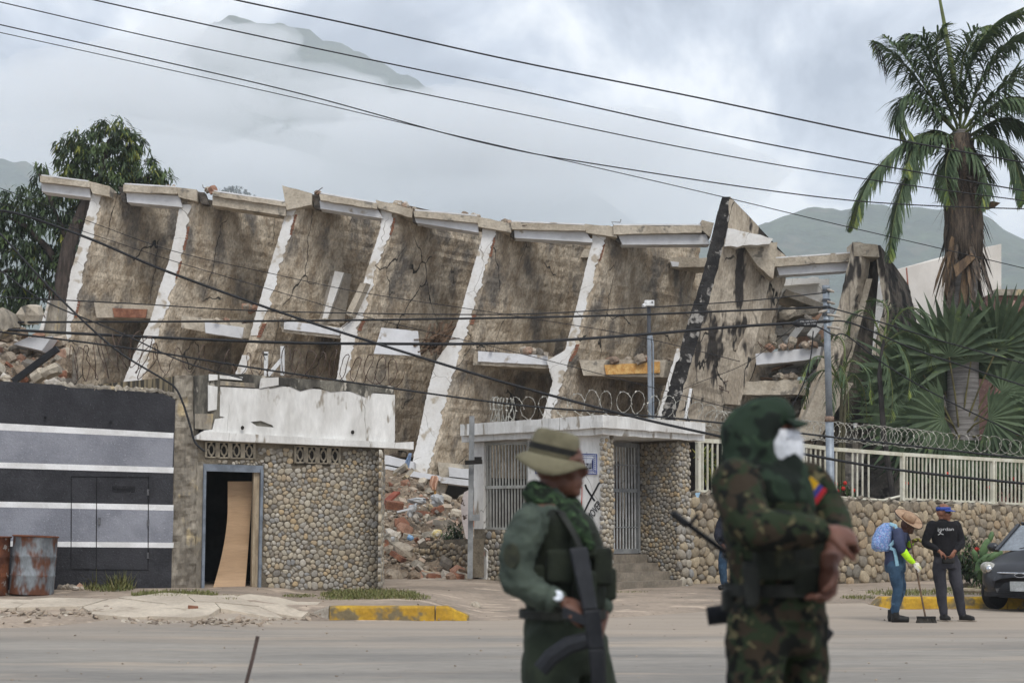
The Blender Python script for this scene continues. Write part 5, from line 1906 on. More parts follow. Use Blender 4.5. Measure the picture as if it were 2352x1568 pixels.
def build_cables():
    up = [
        ([(380, -38), (540, 0), (800, 55), (1176, 139), (1600, 224), (2050, 319), (2420, 385)], .014, 'topmost black overhead cable crossing the sky'),
        ([(60, -38), (215, 0), (700, 106), (1176, 205), (1600, 298), (2000, 376), (2420, 450)], .012, 'second highest overhead cable crossing the sky'),
        ([(-60, -8), (0, 5), (350, 86), (700, 160), (1176, 258), (1600, 345), (1980, 410), (2420, 470)], .010, 'third highest overhead cable running into the tall palm'),
        ([(-60, 42), (0, 57), (350, 136), (700, 218), (1100, 326), (1400, 382), (1950, 460), (2420, 482)], .011, 'fourth overhead cable from the top left, crossing a thinner one'),
        ([(-60, 62), (0, 75), (350, 152), (700, 230), (1100, 324), (1400, 392), (1650, 450), (1900, 510), (2200, 580), (2420, 632)], .008, 'thin lowest overhead wire that dips across the hills on the right'),
    ]
    for k, (p, r, l) in enumerate(up):
        cable(p, 26 + k * .5, r, l)
    low = [
        ([(-60, 484), (33, 489), (200, 546), (378, 621), (632, 713), (863, 788), (1148, 875), (1436, 952), (1665, 1004), (1835, 1040), (2065, 1079), (2420, 1117)], 22.0, .020, 'thick sagging cable falling from the left edge across the ruin to the railing'),
        ([(-60, 412), (0, 432), (211, 511), (400, 577), (632, 630), (839, 673), (1148, 720), (1450, 770), (1700, 830)], 24, .006, 'thin wire falling across the upper ruin, upper of two'),
        ([(-60, 450), (0, 467), (211, 538), (400, 600), (632, 668), (870, 735), (1148, 800), (1500, 890), (1760, 960)], 24.4, .006, 'thin wire falling across the upper ruin, lower of two'),
        ([(-60, 680), (0, 682), (300, 697), (632, 715), (1148, 722), (1450, 708), (1700, 692), (1897, 672)], 33.0, .013, 'medium cable strung level across the ruin to the pole top'),
        ([(-60, 741), (0, 740), (632, 737), (1148, 730), (1450, 723), (1700, 713), (1899, 705)], 33.3, .023, 'straight black cable across the middle of the ruin'),
        ([(-60, 752), (0, 756), (300, 772), (632, 786), (839, 789), (1148, 788), (1450, 770), (1665, 752), (1820, 742), (1900, 738)], 33.0, .032, 'thickest black cable running into the splice box by the pole'),
        ([(-60, 752), (0, 762), (300, 800), (632, 852), (1148, 925), (1436, 950), (1665, 972), (1900, 1002), (2420, 1060)], 23.5, .015, 'cable sloping low across the white parapet and the gatehouse slab'),
        ([(-60, 490), (0, 537), (127, 674), (259, 797), (369, 867), (402, 890), (420, 925), (436, 975), (448, 1015), (470, 1036)], 26.2, .018, 'service cable dropping steeply to the corner of the pebble hut'),
        ([(-60, 590), (0, 621), (101, 691), (281, 766), (420, 830), (560, 870)], 25.6, .013, 'slim cable dropping across the rubble at the left edge'),
        ([(1901, 705), (2004, 734), (2177, 787), (2420, 852)], 33.6, .016, 'upper cable leaving the steel pole to the right'),
        ([(1901, 738), (1956, 742), (2093, 799), (2230, 846), (2420, 908)], 33.4, .018, 'middle cable leaving the steel pole to the right'),
        ([(1850, 738), (1890, 756), (1916, 770), (1945, 771), (2036, 839), (2177, 920), (2420, 1035)], 33.2, .015, 'lowest looping cable leaving the steel pole to the right'),
        ([(1868, 760), (1862, 820), (1846, 880), (1820, 930), (1790, 965)], 33.2, .013, 'slack cable hanging from the splice box'),
        ([(1497, 925), (1600, 880), (1720, 830), (1840, 735)], 33.8, .007, 'thin drop wire rising to the splice box'),
        ([(1040, 560), (1300, 700), (1440, 800), (1560, 880)], 60, .001, None),
    ]
    for k, (p, Y, r, l) in enumerate(low):
        if l:
            cable(p, Y, r, l)
    # steel pole with clamps and the splice box
    Y = 34.0
    root = empty('steel_pole', P(1911, 1345, Y), 'pale galvanised steel street pole carrying the cables', 'pole')
    MB().tube([P(1911, 1348, Y), P(1905, 960, Y)], .088, 14).build('lower_tube', STEEL, root, True)
    MB().tube([P(1905, 962, Y), P(1897, 660, Y)], .072, 14).build('upper_tube', STEEL, root, True)
    MB().tube([P(1905, 968, Y), P(1905, 956, Y)], .10, 14).build('joint_collar', M('rusty_collar', srgb(140, 120, 106), srgb(110, 88, 72), 8, .8), root, True)
    MB().tube([P(1897, 662, Y), P(1897, 656, Y)], .085, 12).build('pole_cap', STEEL, root)
    for y in (668, 690, 706, 722, 738):
        MB().tube([P(1898, y + 3, Y), P(1898, y - 3, Y)], .09, 12).build('clamp', M('dark_clamp', srgb(82, 84, 88), srgb(64, 66, 70), 6, .5), root)
    ins = M('insulator', srgb(176, 168, 156), srgb(140, 132, 122), 6, .4)
    for x, y in ((1910, 664), (1912, 692), (1925, 722), (1926, 750), (1886, 712)):
        MB().tube([P(1900, y, Y - .08), P(x, y + 4, Y - .1), P(x + (6 if x > 1900 else -6), y + 6, Y - .1)], [.02, .035, .02], 7).build('insulator', ins, root)
    box = empty('splice_box', P(1852, 742, 32.9), 'black splice enclosure with white lettering hung on the thick cable', 'splice box')
    a, c = P(1826, 743, 32.9), P(1876, 741, 32.9)
    MB().loft([(a - Vector((.05, 0, 0)), .03, .03, (0, 1, 0), (0, 0, 1)), (a + Vector((.03, 0, 0)), .075, .075, (0, 1, 0), (0, 0, 1)), (a + Vector((.09, 0, 0)), .08, .08, (0, 1, 0), (0, 0, 1))], 12).build('end_boot', CABLE, box)
    o = MB().box(a.lerp(c, .56), ((c - a).length * .86, .14, .155), rotm(0, radians(3), 0)).build('enclosure', CABLE, box)
    bevel(o, .02)
    pr = M('white_print', srgb(206, 206, 206), srgb(190, 190, 190), 5)
    m = a.lerp(c, .58)
    put_text('CTRL 1200 ADNT11', 'print', pr, box, m + Vector((0, -.078, .028)), Vector((1, 0, .05)), Vector((-.05, 0, 1)), .34, .03)
    put_text('CL 20Y 1 V60', 'print', pr, box, m + Vector((0.03, -.078, -.028)), Vector((1, 0, .05)), Vector((-.05, 0, 1)), .24, .03)
    # camera pole behind the gatehouse
    Y = 36.5
    cp = empty('camera_pole', P(1494, 962, Y), 'thin pole with a small white camera box behind the gatehouse roof', 'pole')
    MB().tube([P(1494, 985, Y), P(1491, 770, Y)], .05, 8).build('pole', STEEL, cp)
    MB().tube([P(1491, 772, Y), P(1490, 700, Y)], .045, 8).build('upper_pole', M('dark_clamp', (0, 0, 0)), cp)
    MB().tube([P(1501, 985, Y), P(1500, 790, Y), P(1496, 770, Y)], .022, 6).build('conduit', STEEL, cp)
    wh = M('camera_white', srgb(226, 226, 224), srgb(212, 212, 210), 4, .5)
    bevel(MB().box(P(1491, 697, Y - .05), (.22, .2, .13)).build('camera_box', wh, cp), .01)
    MB().tube([P(1482, 700, Y - .1), P(1477, 703, Y - .14)], .045, 9).build('camera_lens', wh, cp)
    MB().box(P(1498, 694, Y - .16), (.03, .02, .03)).build('sensor', CABLE, cp)
    # small round lamp behind the portal
    lp = empty('yard_lamp', P(2042, 760, 46.5), 'small round white lamp on a bracket beside the portal frame', 'lamp')
    MB().tube([P(2052, 760, 46.5), P(2048, 640, 46.5), P(2042, 620, 46.5)], .035, 7).build('bracket', STEEL, lp)
    MB().ball(P(2040, 616, 46.4), .13, None, 12, 8).build('globe', wh, lp, True)
    # leaning white stick and white frame left on the roofs
    MB().bar(P(1574, 962, 33.2), P(1587, 892, 33.2), .055).build('white_stick', wh, None, label='white painted stick standing up behind the gatehouse slab', cat='stick')
    fr = empty('broken_window_frame', P(630, 862, 29.5), 'broken white window frame standing on the hut roof', 'window frame')
    for a, c in (((611, 866), (611, 812)), ((649, 862), (649, 795)), ((614, 864), (647, 826)), ((606, 812), (616, 812))):
        MB().bar(P(*a, 29.5), P(*c, 29.5), .07, .05, Vector((0, 1, 0))).build('frame_bar', wh, fr)
    MB().bar(P(31, 876, 29.0), P(133, 800, 29.0), .11, .11).build('black_pipe', CABLE, None, label='thick black pipe leaning over the striped wall', cat='pipe')


build_cables()


def coil(pts, Y, rad, pitch, label, mat, seed=1, barb=True, Y2=None, wob=.25, thick=.008, jump=()):
    rg = random.Random(seed)
    ctl = [P(x, y, lerp(Y, Y2 if Y2 else Y, k / (len(pts) - 1))) for k, (x, y) in enumerate(pts)]
    ln = sum((ctl[k + 1] - ctl[k]).length for k in range(len(ctl) - 1))
    turns = int(ln / pitch)
    per = 14
    N_ = turns * per
    path = []
    for k in range(N_ + 1):
        t = k / N_
        c = bez(ctl, t)
        d = (bez(ctl, min(1, t + .01)) - bez(ctl, max(0, t - .01))).normalized()
        s, u = frame(d)
        a = 2 * pi * k / per
        w = 1 + wob * nz((t * 23, seed, 0), 1)
        tilt = .55 * nz((t * 31, seed, 6), 1) + .5
        path.append(c + s * cos(a) * rad * w + u * sin(a) * rad * w + d * cos(a) * rad * tilt)
    mb = MB().tube(path, thick, 4)
    root = mb.build('razor_wire', mat, None, label=label, cat='razor wire')
    if barb:
        bb = MB()
        for k in range(0, N_, 2):
            p = path[k]
            d = (path[min(k + 1, N_)] - path[max(k - 1, 0)]).normalized()
            bb.box(p, (.04, .025, .01), rotm(rg.random() * 3, rg.random() * 3, rg.random() * 3))
        bb.build('barb', mat, root, kind='stuff')
    return root


RUST = M('rusty_wire', srgb(96, 78, 66), srgb(70, 58, 52), 5, .8)
SILV = M('silver_wire', srgb(186, 184, 174), srgb(150, 146, 136), 5, .45, metal=.3)
coil([(165, 838), (230, 826), (300, 800), (345, 826)], 30.0, .34, .17, 'rusty tangled razor wire above the striped wall', RUST, 3, False, 29.4, .6, .009)
coil([(350, 830), (450, 824), (560, 838), (620, 838)], 29.6, .25, .34, 'rusty razor wire stretched thin towards the broken window frame', RUST, 4, False, 29.2, .5, .008)
coil([(650, 832), (740, 838), (830, 850), (912, 856)], 29.2, .26, .20, 'rusty razor wire coils along the hut parapet', RUST, 5, False, 29.4, .4, .009)
coil([(1128, 940), (1150, 942), (1180, 944)], 32.0, .25, .055, 'tight bunch of silver razor wire at the left end of the gatehouse roof', SILV, 6, True, 31.8, .15, .006)
coil([(1180, 942), (1300, 934), (1420, 928), (1540, 938), (1640, 960)], 31.6, .25, .30, 'open silver razor wire loops along the gatehouse roof', SILV, 7, True, 33.0, .4, .0055)
coil([(1640, 965), (1830, 985), (2000, 998), (2160, 1012), (2420, 1035)], 33.6, .22, .26, 'silver razor wire coils running along the top of the railing', SILV, 8, True, 41.5, .3, .006)
# ================================================================ far buildings, rubble, street things
def build_far():
    wb = empty('white_building', P(2180, 1000, 62), 'plain off-white building block behind the tall palm', 'building')
    wm = M('far_white_wall', srgb(218, 214, 206), srgb(204, 199, 190), .5, .9, .1, 4, c3=srgb(188, 180, 170), c3lo=.62, c3hi=.72, fine=.04)
    MB().prism([P(2030, 640, 60), P(2040, 624, 60), P(2170, 588, 62), P(2300, 560, 64), P(2300, 1180, 64), P(2030, 1180, 60)], Vector((.6, 8, 0))).build('wall', wm, wb)
    rl = M('rust_line', srgb(168, 112, 96), srgb(150, 100, 86), 3)
    for x0, x1 in ((2082, 2092), (2101, 2108)):
        a, b = P(x0, 615 if x0 < 2090 else 760, 59.7), P(x1, 740 if x0 < 2090 else 880, 59.9)
        MB().bar(a, b, .05, .04, Vector((0, 1, 0))).build('seam', rl, wb)
    rb = empty('red_brick_building', P(2340, 1000, 56), 'red brick building at the right edge behind the palms', 'building')
    br = M('far_brick', srgb(136, 104, 94), srgb(112, 84, 76), 2.5, .95, .5, 8, stretch=(1, 1, 3), c3=srgb(150, 128, 116), fine=.25)
    MB().prism([P(2288, 668, 56), P(2420, 670, 56), P(2420, 1180, 56), P(2288, 1180, 56)], Vector((0, 6, 0))).build('wall', br, rb)
    for q, m in (((2286, 664, 2420, 678), GREYC), ((2318, 690, 2332, 1000), M('pale_pier', srgb(170, 142, 130), srgb(150, 124, 114), 3))):
        MB().prism([P(q[0], q[1], 55.8), P(q[2], q[1], 55.8), P(q[2], q[3], 55.8), P(q[0], q[3], 55.8)], Vector((0, .5, 0))).build('concrete_band', m, rb)
    # grey broken slabs behind the railing
    gs = empty('fallen_slabs', P(2020, 1140, 43.5), 'grey broken slabs heaped behind the railing below the portal frame', 'slabs')
    gm = M('ash_concrete', srgb(150, 144, 134), srgb(110, 105, 98), 1.6, .95, .7, 9, c3=srgb(84, 80, 76), c3lo=.55, c3hi=.66, fine=.28, bdist=.04)
    for k, (q, Y, d) in enumerate(((((1980, 880), (2110, 900), (2190, 930), (1960, 940)), 45.4, .8), (((1930, 1000), (2060, 930), (2120, 1150), (1900, 1150)), 44.2, .5), (((2050, 900), (2230, 950), (2260, 1150), (2060, 1150)), 46, .8), (((1918, 1040), (1990, 1036), (1960, 1150), (1916, 1150)), 42.5, .3),
                                   (((1700, 960), (1850, 960), (1850, 1150), (1680, 1150)), 43.4, .6))):
        pxbox(q, Y, d, gm, 'slab', gs, 6, k + 300)
    b = MB()
    rg = random.Random(77)
    for k in range(60):
        b.rock(P(rg.uniform(1930, 2180), rg.uniform(885, 960), 45.0 + rg.uniform(-.3, .3)), rg.uniform(.1, .3), k)
    b.build('loose_stones', gm, gs, kind='stuff')


build_far()


def build_rubble():
    EARTH = M('rubble_earth', srgb(140, 124, 106), srgb(108, 95, 80), 3, .97, 1.0, 14, c3=srgb(160, 144, 124), fine=.35, fscale=18, bdist=.06)
    cols = [CHIP, CONC, CHIP, EARTH, GREYC, CHIP, CHIP, EARTH, BRICKC, GREYC, CHIP]

    def pile(name, label, base, spots, n_big, seed, mound):
        root = empty(name, base, label, 'rubble')
        b = MB()
        b.grid(mound, 30, 18, 0, False)
        b.build('earth_mound', EARTH, root, True)
        rg = random.Random(seed)
        for k in range(n_big):
            u, v = rg.random(), rg.random()
            p = mound(u, v) + Vector((0, 0, .04))
            s = rg.uniform(.06, .20) * (1.2 if rg.random() < .2 else 1)
            mb = MB()
            if rg.random() < .35:
                mb.box(p, (s * 2.4, s * 1.2, s * .7), rotm(rg.uniform(-.8, .8), rg.uniform(-.8, .8), rg.uniform(0, 6)))
            else:
                mb.rock(p, s, seed * 100 + k)
            mb.build('chunk', cols[rg.randrange(len(cols))], root)
        d = MB()
        for k in range(spots):
            u, v = rg.random(), rg.random()
            p = mound(u, v)
            d.rock(p, rg.uniform(.02, .06), seed * 1000 + k, 0, None, 5, 3)
        d.build('small_debris', CHIP, root, kind='stuff')
        return root

    def mound_mid(u, v):
        x = lerp(858, 1092, u)
        # profile up the slope: picture height at depth
        y = lerp(1330, 1080 if u < .35 else 1130 - 30 * sin(u * 5), v)
        Y = lerp(31.4, 40.5, v)
        p = P(x, y, Y)
        p.z += .22 * nz(p, 1.1, 3) + .1 * nz(p, 3.3, 1)
        if v < .12: p.z = gz(p.x, p.y) - .02
        return p
    pile('rubble_heap', 'heap of earth, broken bricks and debris between the hut and the gatehouse', P(970, 1322, 32), 900, 190, 5, mound_mid)

    def mound_left(u, v):
        p = P(lerp(-90, 150, u), lerp(890, 742 + 60 * u, v), lerp(31.5, 35.0, v))
        p.z += .3 * nz(p, 1.2, 8) * v
        return p
    pile('rubble_mound', 'pale rubble heaped behind the striped wall at the left edge', P(50, 890, 32), 500, 90, 9, mound_left)
    # pieces one can name
    def chunk(name, c, r, mat, label, cat, seed, rot=None):
        MB().rock(c, r, seed, 0, rot).build(name, mat, None, label=label, cat=cat)
    chunk('concrete_block', P(72, 722, 33.5), (.32, .3, .24), CONC, 'large pale concrete block with a pink face on the left rubble', 'block', 3)
    chunk('concrete_block', P(8, 742, 33.2), (.42, .3, .30), GREYC, 'grey concrete block at the left picture edge', 'block', 4)
    chunk('concrete_block', P(118, 852, 30.2), (.30, .2, .12), CONC, 'tan block lying at the foot of the first leaning wall', 'block', 6)
    chunk('concrete_block', P(88, 862, 30.2), (.22, .2, .14), CONC, 'broken tan block just above the striped wall', 'block', 7)
    # leaning white edged column stub at the left
    st = empty('broken_column', P(100, 880, 40.0), 'broken column stub with a white side and bent rods at the left of the ruin', 'column')
    MB().prism([P(112, 688, 40.4), P(134, 690, 40.4), P(128, 800, 40.4), P(110, 890, 40.4), (P(70, 890, 40.4)), P(92, 790, 40.4)], Vector((.1, .5, 0))).build('concrete_core', GREYC, st)
    MB().prism([P(110, 690, 40.3), P(114, 690, 40.3), P(90, 800, 40.3), P(64, 890, 40.3), P(52, 890, 40.3), P(70, 810, 40.3), P(92, 752, 40.3)], Vector((0, .08, 0))).build('white_side', PLASTER, st)
    MB().prism([P(96, 772, 40.2), P(110, 774, 40.2), P(98, 850, 40.2), P(76, 858, 40.2)], Vector((0, .1, 0))).build('brick_side', BRICKC, st)
    rod = MB()
    for pp in ([(112, 690), (114, 668), (122, 664)], [(104, 730), (92, 706), (96, 700)], [(120, 690), (118, 672), (126, 668)]):
        rod.tube([P(x, y, 40.3) for x, y in pp], .014, 5)
    rod.build('reinforcing_rod', M('rusty_wire', (0, 0, 0)), st)
    MB().hexa([P(62, 775, 33.6), P(120, 772, 33.6), P(96, 805, 33.6), P(30, 790, 33.6)], Vector((0, .4, -.05))).build('white_board', FASCIA, None, label='white board lying across the left rubble', cat='board')
    RED = M('red_board', srgb(146, 84, 66), srgb(122, 66, 52), 3, .8, .3, 14, stretch=(2, 2, 2), fine=.2)
    MB().bar(P(872, 1166, 33.6), P(912, 1130, 34.2), .16, .05).build('red_plank', RED, None, label='dark red plank lying steeply on the rubble heap', cat='plank')
    hb = MB().box(P(905, 1160, 33.5), (.36, .22, .16), rotm(.2, .1, .3))
    hb.build('clay_brick', BRICKC, None, label='orange hollow clay brick beside the red plank', cat='brick')
    MB().bar(P(912, 1175, 33.2), P(950, 1166, 33.2), .04, .04).build('white_trim', FASCIA, None, label='thin white trim strip on the rubble heap', cat='trim')
    MB().bar(P(1056, 1308, 31.6), P(1084, 1316, 31.3), .06, .05).build('wood_lath', DARKWOOD, None, label='short wooden lath on the ground by the gate post', cat='lath')
    # curtain, wrapped post, plastic
    def cloth(name, pts, Y, mat, label, folds, amp, dep=0.0):
        mb = MB()
        n = len(pts) - 1

        def fn(u, v):
            t = v * n
            k = min(int(t), n - 1)
            a, b_ = pts[k], pts[k + 1]
            f = t - k
            xl, xr, y = lerp(a[0], b_[0], f), lerp(a[1], b_[1], f), lerp(a[2], b_[2], f)
            p = P(lerp(xl, xr, u), y, Y)
            p.y += amp * sin(u * folds * 2 * pi + v * 1.5) * (.3 + v)
            return p
        mb.grid(fn, folds * 8, 14, 0, True)
        o = mb.build(name, mat, None, True, label=label, cat='cloth')
        m = o.modifiers.new('thick', 'SOLIDIFY')
        m.thickness = .006
        return o
    bl = M('blue_cloth', srgb(150, 170, 196), srgb(128, 148, 178), 2, .8, .2, 10, fine=.08)
    cloth('blue_curtain', [(940, 946, 1040), (930, 942, 1062), (926, 936, 1090), (921, 938, 1120), (918, 940, 1138), (930, 941, 1150)], 41.6, bl, 'pale blue curtain hanging from the crushed floor slab', 3, .06)
    pk = M('peach_cloth', srgb(214, 176, 150), srgb(190, 150, 126), 4, .85, .2, 12, fine=.12)
    cloth('peach_cloth', [(992, 1004, 1092), (988, 1008, 1100), (986, 1004, 1114), (992, 1002, 1126)], 37.0, pk, 'peach coloured cloth knotted on a stake in the rubble', 2, .05)
    MB().bar(P(1000, 1138, 37.1), P(997, 1104, 37.1), .10, .05).build('wooden_stake', YELLOWISH, None, label='short wooden stake carrying the peach cloth', cat='stake')
    plastic = M('white_plastic', srgb(190, 190, 188), srgb(158, 160, 162), 5, .4, .5, 12, fine=.1)
    for k, (x, y, Y, rx, rz, lab) in enumerate(((962, 1150, 35.6, .22, .07, 'white plastic sheeting crumpled on top of the heap'), (1006, 1148, 35.8, .15, .12, 'grey white bag near the stake on the heap'), (946, 1172, 34.4, .09, .16, 'grey plastic strip hanging down the heap'))):
        MB().ball(P(x, y, Y), (rx, .15, rz), rotm(0, .2 * k, 0), 12, 8, .6, k).build('plastic_sheet', plastic, None, label=lab, cat='plastic')
    MB().tube([P(899, 1238, 32.4), P(906, 1237, 32.4)], .05, 9).build('plastic_bottle', plastic, None, label='clear white bottle lying on the low step of the heap', cat='bottle')
    bb = M('blue_bottle', srgb(110, 150, 190), srgb(130, 166, 200), 6, .3)
    MB().tube([P(936, 1232, 32.4), P(946, 1236, 32.4), P(950, 1237, 32.4)], [.055, .055, .02], 9).build('plastic_bottle', bb, None, label='blue plastic bottle on the low step of the heap', cat='bottle')
    MB().ball(P(1002, 1224, 32.6), (.1, .08, .09), None, 8, 6, .5, 4).build('food_bag', M('yellow_bag', srgb(214, 190, 110), srgb(220, 216, 204), 9, .5), None, label='yellow and white food bag in the rubble', cat='bag')
    # low pebble retaining wall inside the yard
    lw = empty('yard_wall', P(1010, 1318, 32.6), 'low pebble retaining wall at the back of the yard gap', 'wall')
    pl = Plane(940, 34.0, 1082, 31.9)
    pl.block([(940, 1262), (985, 1252), (1000, 1240), (1082, 1236), (1082, 1326), (940, 1322)], .3, MORTAR, 'wall_core', lw)
    cb = Cobbles()
    cb.fill(pl, [(942, 1266), (985, 1256), (1002, 1244), (1081, 1240), (1081, 1320), (942, 1314)], .13, 71, .01, .045)
    cb.build(M('pebble_dusty', (0, 0, 0), rnd=[srgb(150, 138, 118), srgb(122, 114, 102), srgb(168, 150, 122), srgb(110, 104, 94)], fine=.25, fscale=24), lw)
    ov = MB().prism([P(1066, 1130, 31.9), P(1081, 1122, 31.9), P(1082, 1240, 31.9), P(1070, 1236, 31.9), P(1062, 1200, 31.9), P(1058, 1160, 31.9)], Vector((.02, .25, 0)))
    ov.build('painted_pier', M('peeling_paint', srgb(208, 198, 194), srgb(196, 186, 182), 2, .8, .2, 9, c3=srgb(70, 52, 44), c3lo=.6, c3hi=.64, c3scale=6, fine=.08), None, label='peeling pale pier stub left of the gate post', cat='pier')


build_rubble()


def build_street():
    # cracked concrete pavement on the left, slab by slab
    slabm = M('pavement_concrete', srgb(196, 184, 166), srgb(174, 162, 146), .9, .95, .5, 12, c3=srgb(150, 138, 122), c3lo=.58, c3hi=.72, fine=.14, fscale=14, bdist=.015)
    pv = bpy.data.objects.new('pavement', None)
    col.objects.link(pv)
    tag(pv, 'cracked pale concrete pavement in front of the striped wall', None, None, 'structure')
    poly = [ground_at(x, y) for x, y in ((-80, 1380), (160, 1376), (330, 1370), (560, 1372), (660, 1376), (735, 1388), (722, 1404), (640, 1422), (420, 1432), (300, 1424), (200, 1404), (60, 1398), (-80, 1404))]
    pp = [(p.x, p.y) for p in poly]
    rg = random.Random(2)
    for c, cell in cells(pp, .95, 12, .40, (), .6):
        cell = [(lerp(c[0], x, .985) + rg.uniform(-.01, .01), lerp(c[1], y, .975)) for x, y in cell]
        cell = [q for q in cell]
        h = rg.uniform(-.012, .02)
        tx, ty = rg.uniform(-.012, .012), rg.uniform(-.012, .012)
        top = [Vector((x, y, gz(x, y) + .035 + h + tx * (x - c[0]) + ty * (y - c[1]))) for x, y in cell]
        MB().prism([p for p in top], Vector((0, 0, -.12))).build('slab', slabm, pv)
    # broken bits along the pavement edge
    b = MB()
    for k in range(240):
        x = rg.uniform(0, 740)
        y = 1428 + rg.gauss(0, 6) - (18 if x < 280 else 0) - max(0, x - 600) * .12
        p = ground_at(x, y)
        b.rock(p + Vector((0, 0, .01)), (rg.uniform(.02, .08), rg.uniform(.02, .07), rg.uniform(.008, .02)), k)
    b.build('broken_paving', M('paving_chip', srgb(170, 158, 142), rnd=[srgb(190, 180, 164), srgb(140, 128, 114), srgb(166, 150, 132), srgb(112, 102, 92)], fine=.25), None, kind='stuff', label='crumbled paving along the pavement edge')
    # yellow kerbs
    ky = M('kerb_yellow', srgb(196, 158, 52), srgb(172, 134, 44), 2.2, .8, .5, 14, c3=srgb(118, 106, 80), c3lo=.46, c3hi=.60, c3scale=3.0, fine=.2, fscale=16, bdist=.02)
    kg = M('kerb_bare', srgb(176, 168, 156), srgb(150, 142, 130), 3, .95, .7, 12, fine=.2)

    def kerb(pts, wid, zt, mat, label, name='kerb', parent=None, taper=(0, 0)):
        mb = MB()
        n = len(pts)
        vs = []
        for k, (x, y, h) in enumerate(pts):
            z = -.03
            for (dy, zz) in ((0, z), (0.015, zt * h * .85), (.035, zt * h), (wid, zt * h), (wid, z)):
                vs.append(Vector((x, y + dy, zz + .004 * nz((x * 3, zz, 1), 2))))
        m = 5
        fs = []
        for k in range(n - 1):
            for j in range(m - 1):
                fs.append((k * m + j, (k + 1) * m + j, (k + 1) * m + j + 1, k * m + j + 1))
        fs += [tuple(range(m)), tuple(range(n * m - 1, (n - 1) * m - 1, -1))]
        mb.add(vs, fs)
        return mb.build(name, mat, parent, label=label, cat='kerb' if label else None)
    k1 = empty('yellow_kerb', (-1.9, 24.9, 0), 'worn yellow kerb in front of the pebble hut', 'kerb')
    X = lambda px, Y: (px - 1176) * Y / FPX
    kerb([(X(lerp(762, 1000, t / 12), 24.88), 24.88, 1) for t in range(13)], .3, .2, ky, None, 'kerbstone', k1)
    kerb([(X(lerp(1003, 1078, t / 6), 24.88), 24.9 + .14 * (t / 6) ** 2, 1 - .75 * max(0, t - 2) / 4) for t in range(7)], .28, .198, ky, None, 'kerbstone', k1)
    kerb([(X(lerp(724, 760, t / 4), 24.9), 24.9 + .1 * (1 - t / 4), .55 + .45 * t / 4) for t in range(5)], .28, .2, kg, None, 'broken_end', k1)
    k2 = empty('yellow_kerb', (8, 28.2, 0), 'yellow kerb curving behind the sweeper towards the dark car', 'kerb')
    kerb([(X(lerp(1985, 2022, t / 6), 28.2), 28.2 - .35 * (1 - t / 6) ** 2, .25 + .75 * min(1, t / 5)) for t in range(7)], .3, .2, ky, None, 'kerbstone', k2)
    for a, c in ((2022, 2158), (2159.5, 2300), (2301.5, 2460)):
        kerb([(X(lerp(a, c, t / 6), 28.2), 28.2, 1) for t in range(7)], .3, .2, ky, None, 'kerbstone', k2)
    # loose stones by the kerb
    for k, (x, y, s, lab) in enumerate(((851, 1417, .06, 'grey stone lying against the yellow kerb, left of two'), (890, 1414, .07, 'grey stone lying against the yellow kerb, right of two'), (1094, 1397, .1, 'pale flat stone at the right end of the yellow kerb'), (226, 1336, .13, 'rounded pale stone at the foot of the striped wall'))):
        MB().rock(ground_at(x, y) + Vector((0, 0, s * .3)), s, k + 40).build('loose_stone', GREYC if k < 2 else CONC, None, label=lab, cat='stone')
    MB().box(ground_at(443, 1404) + Vector((0, 0, .06)), (.14, .08, .05), rotm(.1, .1, .3)).build('brick_piece', BRICKC, None, label='orange brick fragment lying on the pavement', cat='brick')
    # gravel and twigs on the road
    b = MB()
    for k in range(620):
        x, y = rg.uniform(-40, 2400), 1350 + 215 * rg.random() ** 1.4
        p = ground_at(x, y)
        if -5.5 < p.x < -2.2 and p.y > 27: continue
        s = rg.choice((.006, .008, .010, .012, .018))
        b.rock(p + Vector((0, 0, s * .4)), s, k, 0, None, 5, 3)
    b.build('gravel', M('gravel_bit', srgb(120, 110, 98), rnd=[srgb(128, 116, 102), srgb(104, 95, 85), srgb(150, 134, 116), srgb(170, 156, 138)], fine=.2), None, kind='stuff', label='small stones scattered over road and drive')
    # rusty drums
    rust = M('rusty_drum', srgb(134, 140, 144), srgb(100, 104, 108), 4, .7, .4, 18, stretch=(1, 1, .5), c3=srgb(98, 62, 44), c3lo=.42, c3hi=.54, c3scale=3.2, fine=.25, fscale=20, bdist=.01)
    rust2 = M('rusty_drum_dark', srgb(122, 76, 52), srgb(86, 52, 38), 4, .85, .5, 16, c3=srgb(156, 150, 144), c3lo=.6, c3hi=.66, fine=.3)
    def drum(x, ybase, d, h, mat, label, tilt):
        base = ground_at(x, ybase)
        root = empty('steel_drum', base, label, 'drum', 'rusty drums by the striped wall')
        R_ = rotm(0, tilt, 0)
        prof = [(0, .0), (d, .0), (d, .02)]
        for t in (.33, .66):
            prof += [(d, h * (t - .02)), (d * 1.03, h * t), (d, h * (t + .02))]
        prof += [(d, h - .02), (d * 1.03, h - .01), (d * 1.03, h), (d * .97, h), (d * .96, h - .08), (d * .96, .05), (0, .05)]
        n = 30
        vs, fs = [], []
        for r_, z in prof:
            for j in range(n):
                a = 2 * pi * j / n
                dent = 1 - .05 * max(0, nz((cos(a) * 1.5, sin(a) * 1.5, z * 2), 1, x))
                vs.append(base + R_ @ Vector((cos(a) * r_ * dent, sin(a) * r_ * dent, z)))
        for i in range(len(prof) - 1):
            for j in range(n):
                fs.append((i * n + j, i * n + (j + 1) % n, (i + 1) * n + (j + 1) % n, (i + 1) * n + j))
        MB().add(vs, fs).build('drum_body', mat, root, True)
        rim = [base + R_ @ Vector((cos(2 * pi * j / 30) * d * 1.03, sin(2 * pi * j / 30) * d * 1.03, h)) for j in range(31)]
        MB().tube(rim, .012, 6, False).build('rim', rust2, root, True)
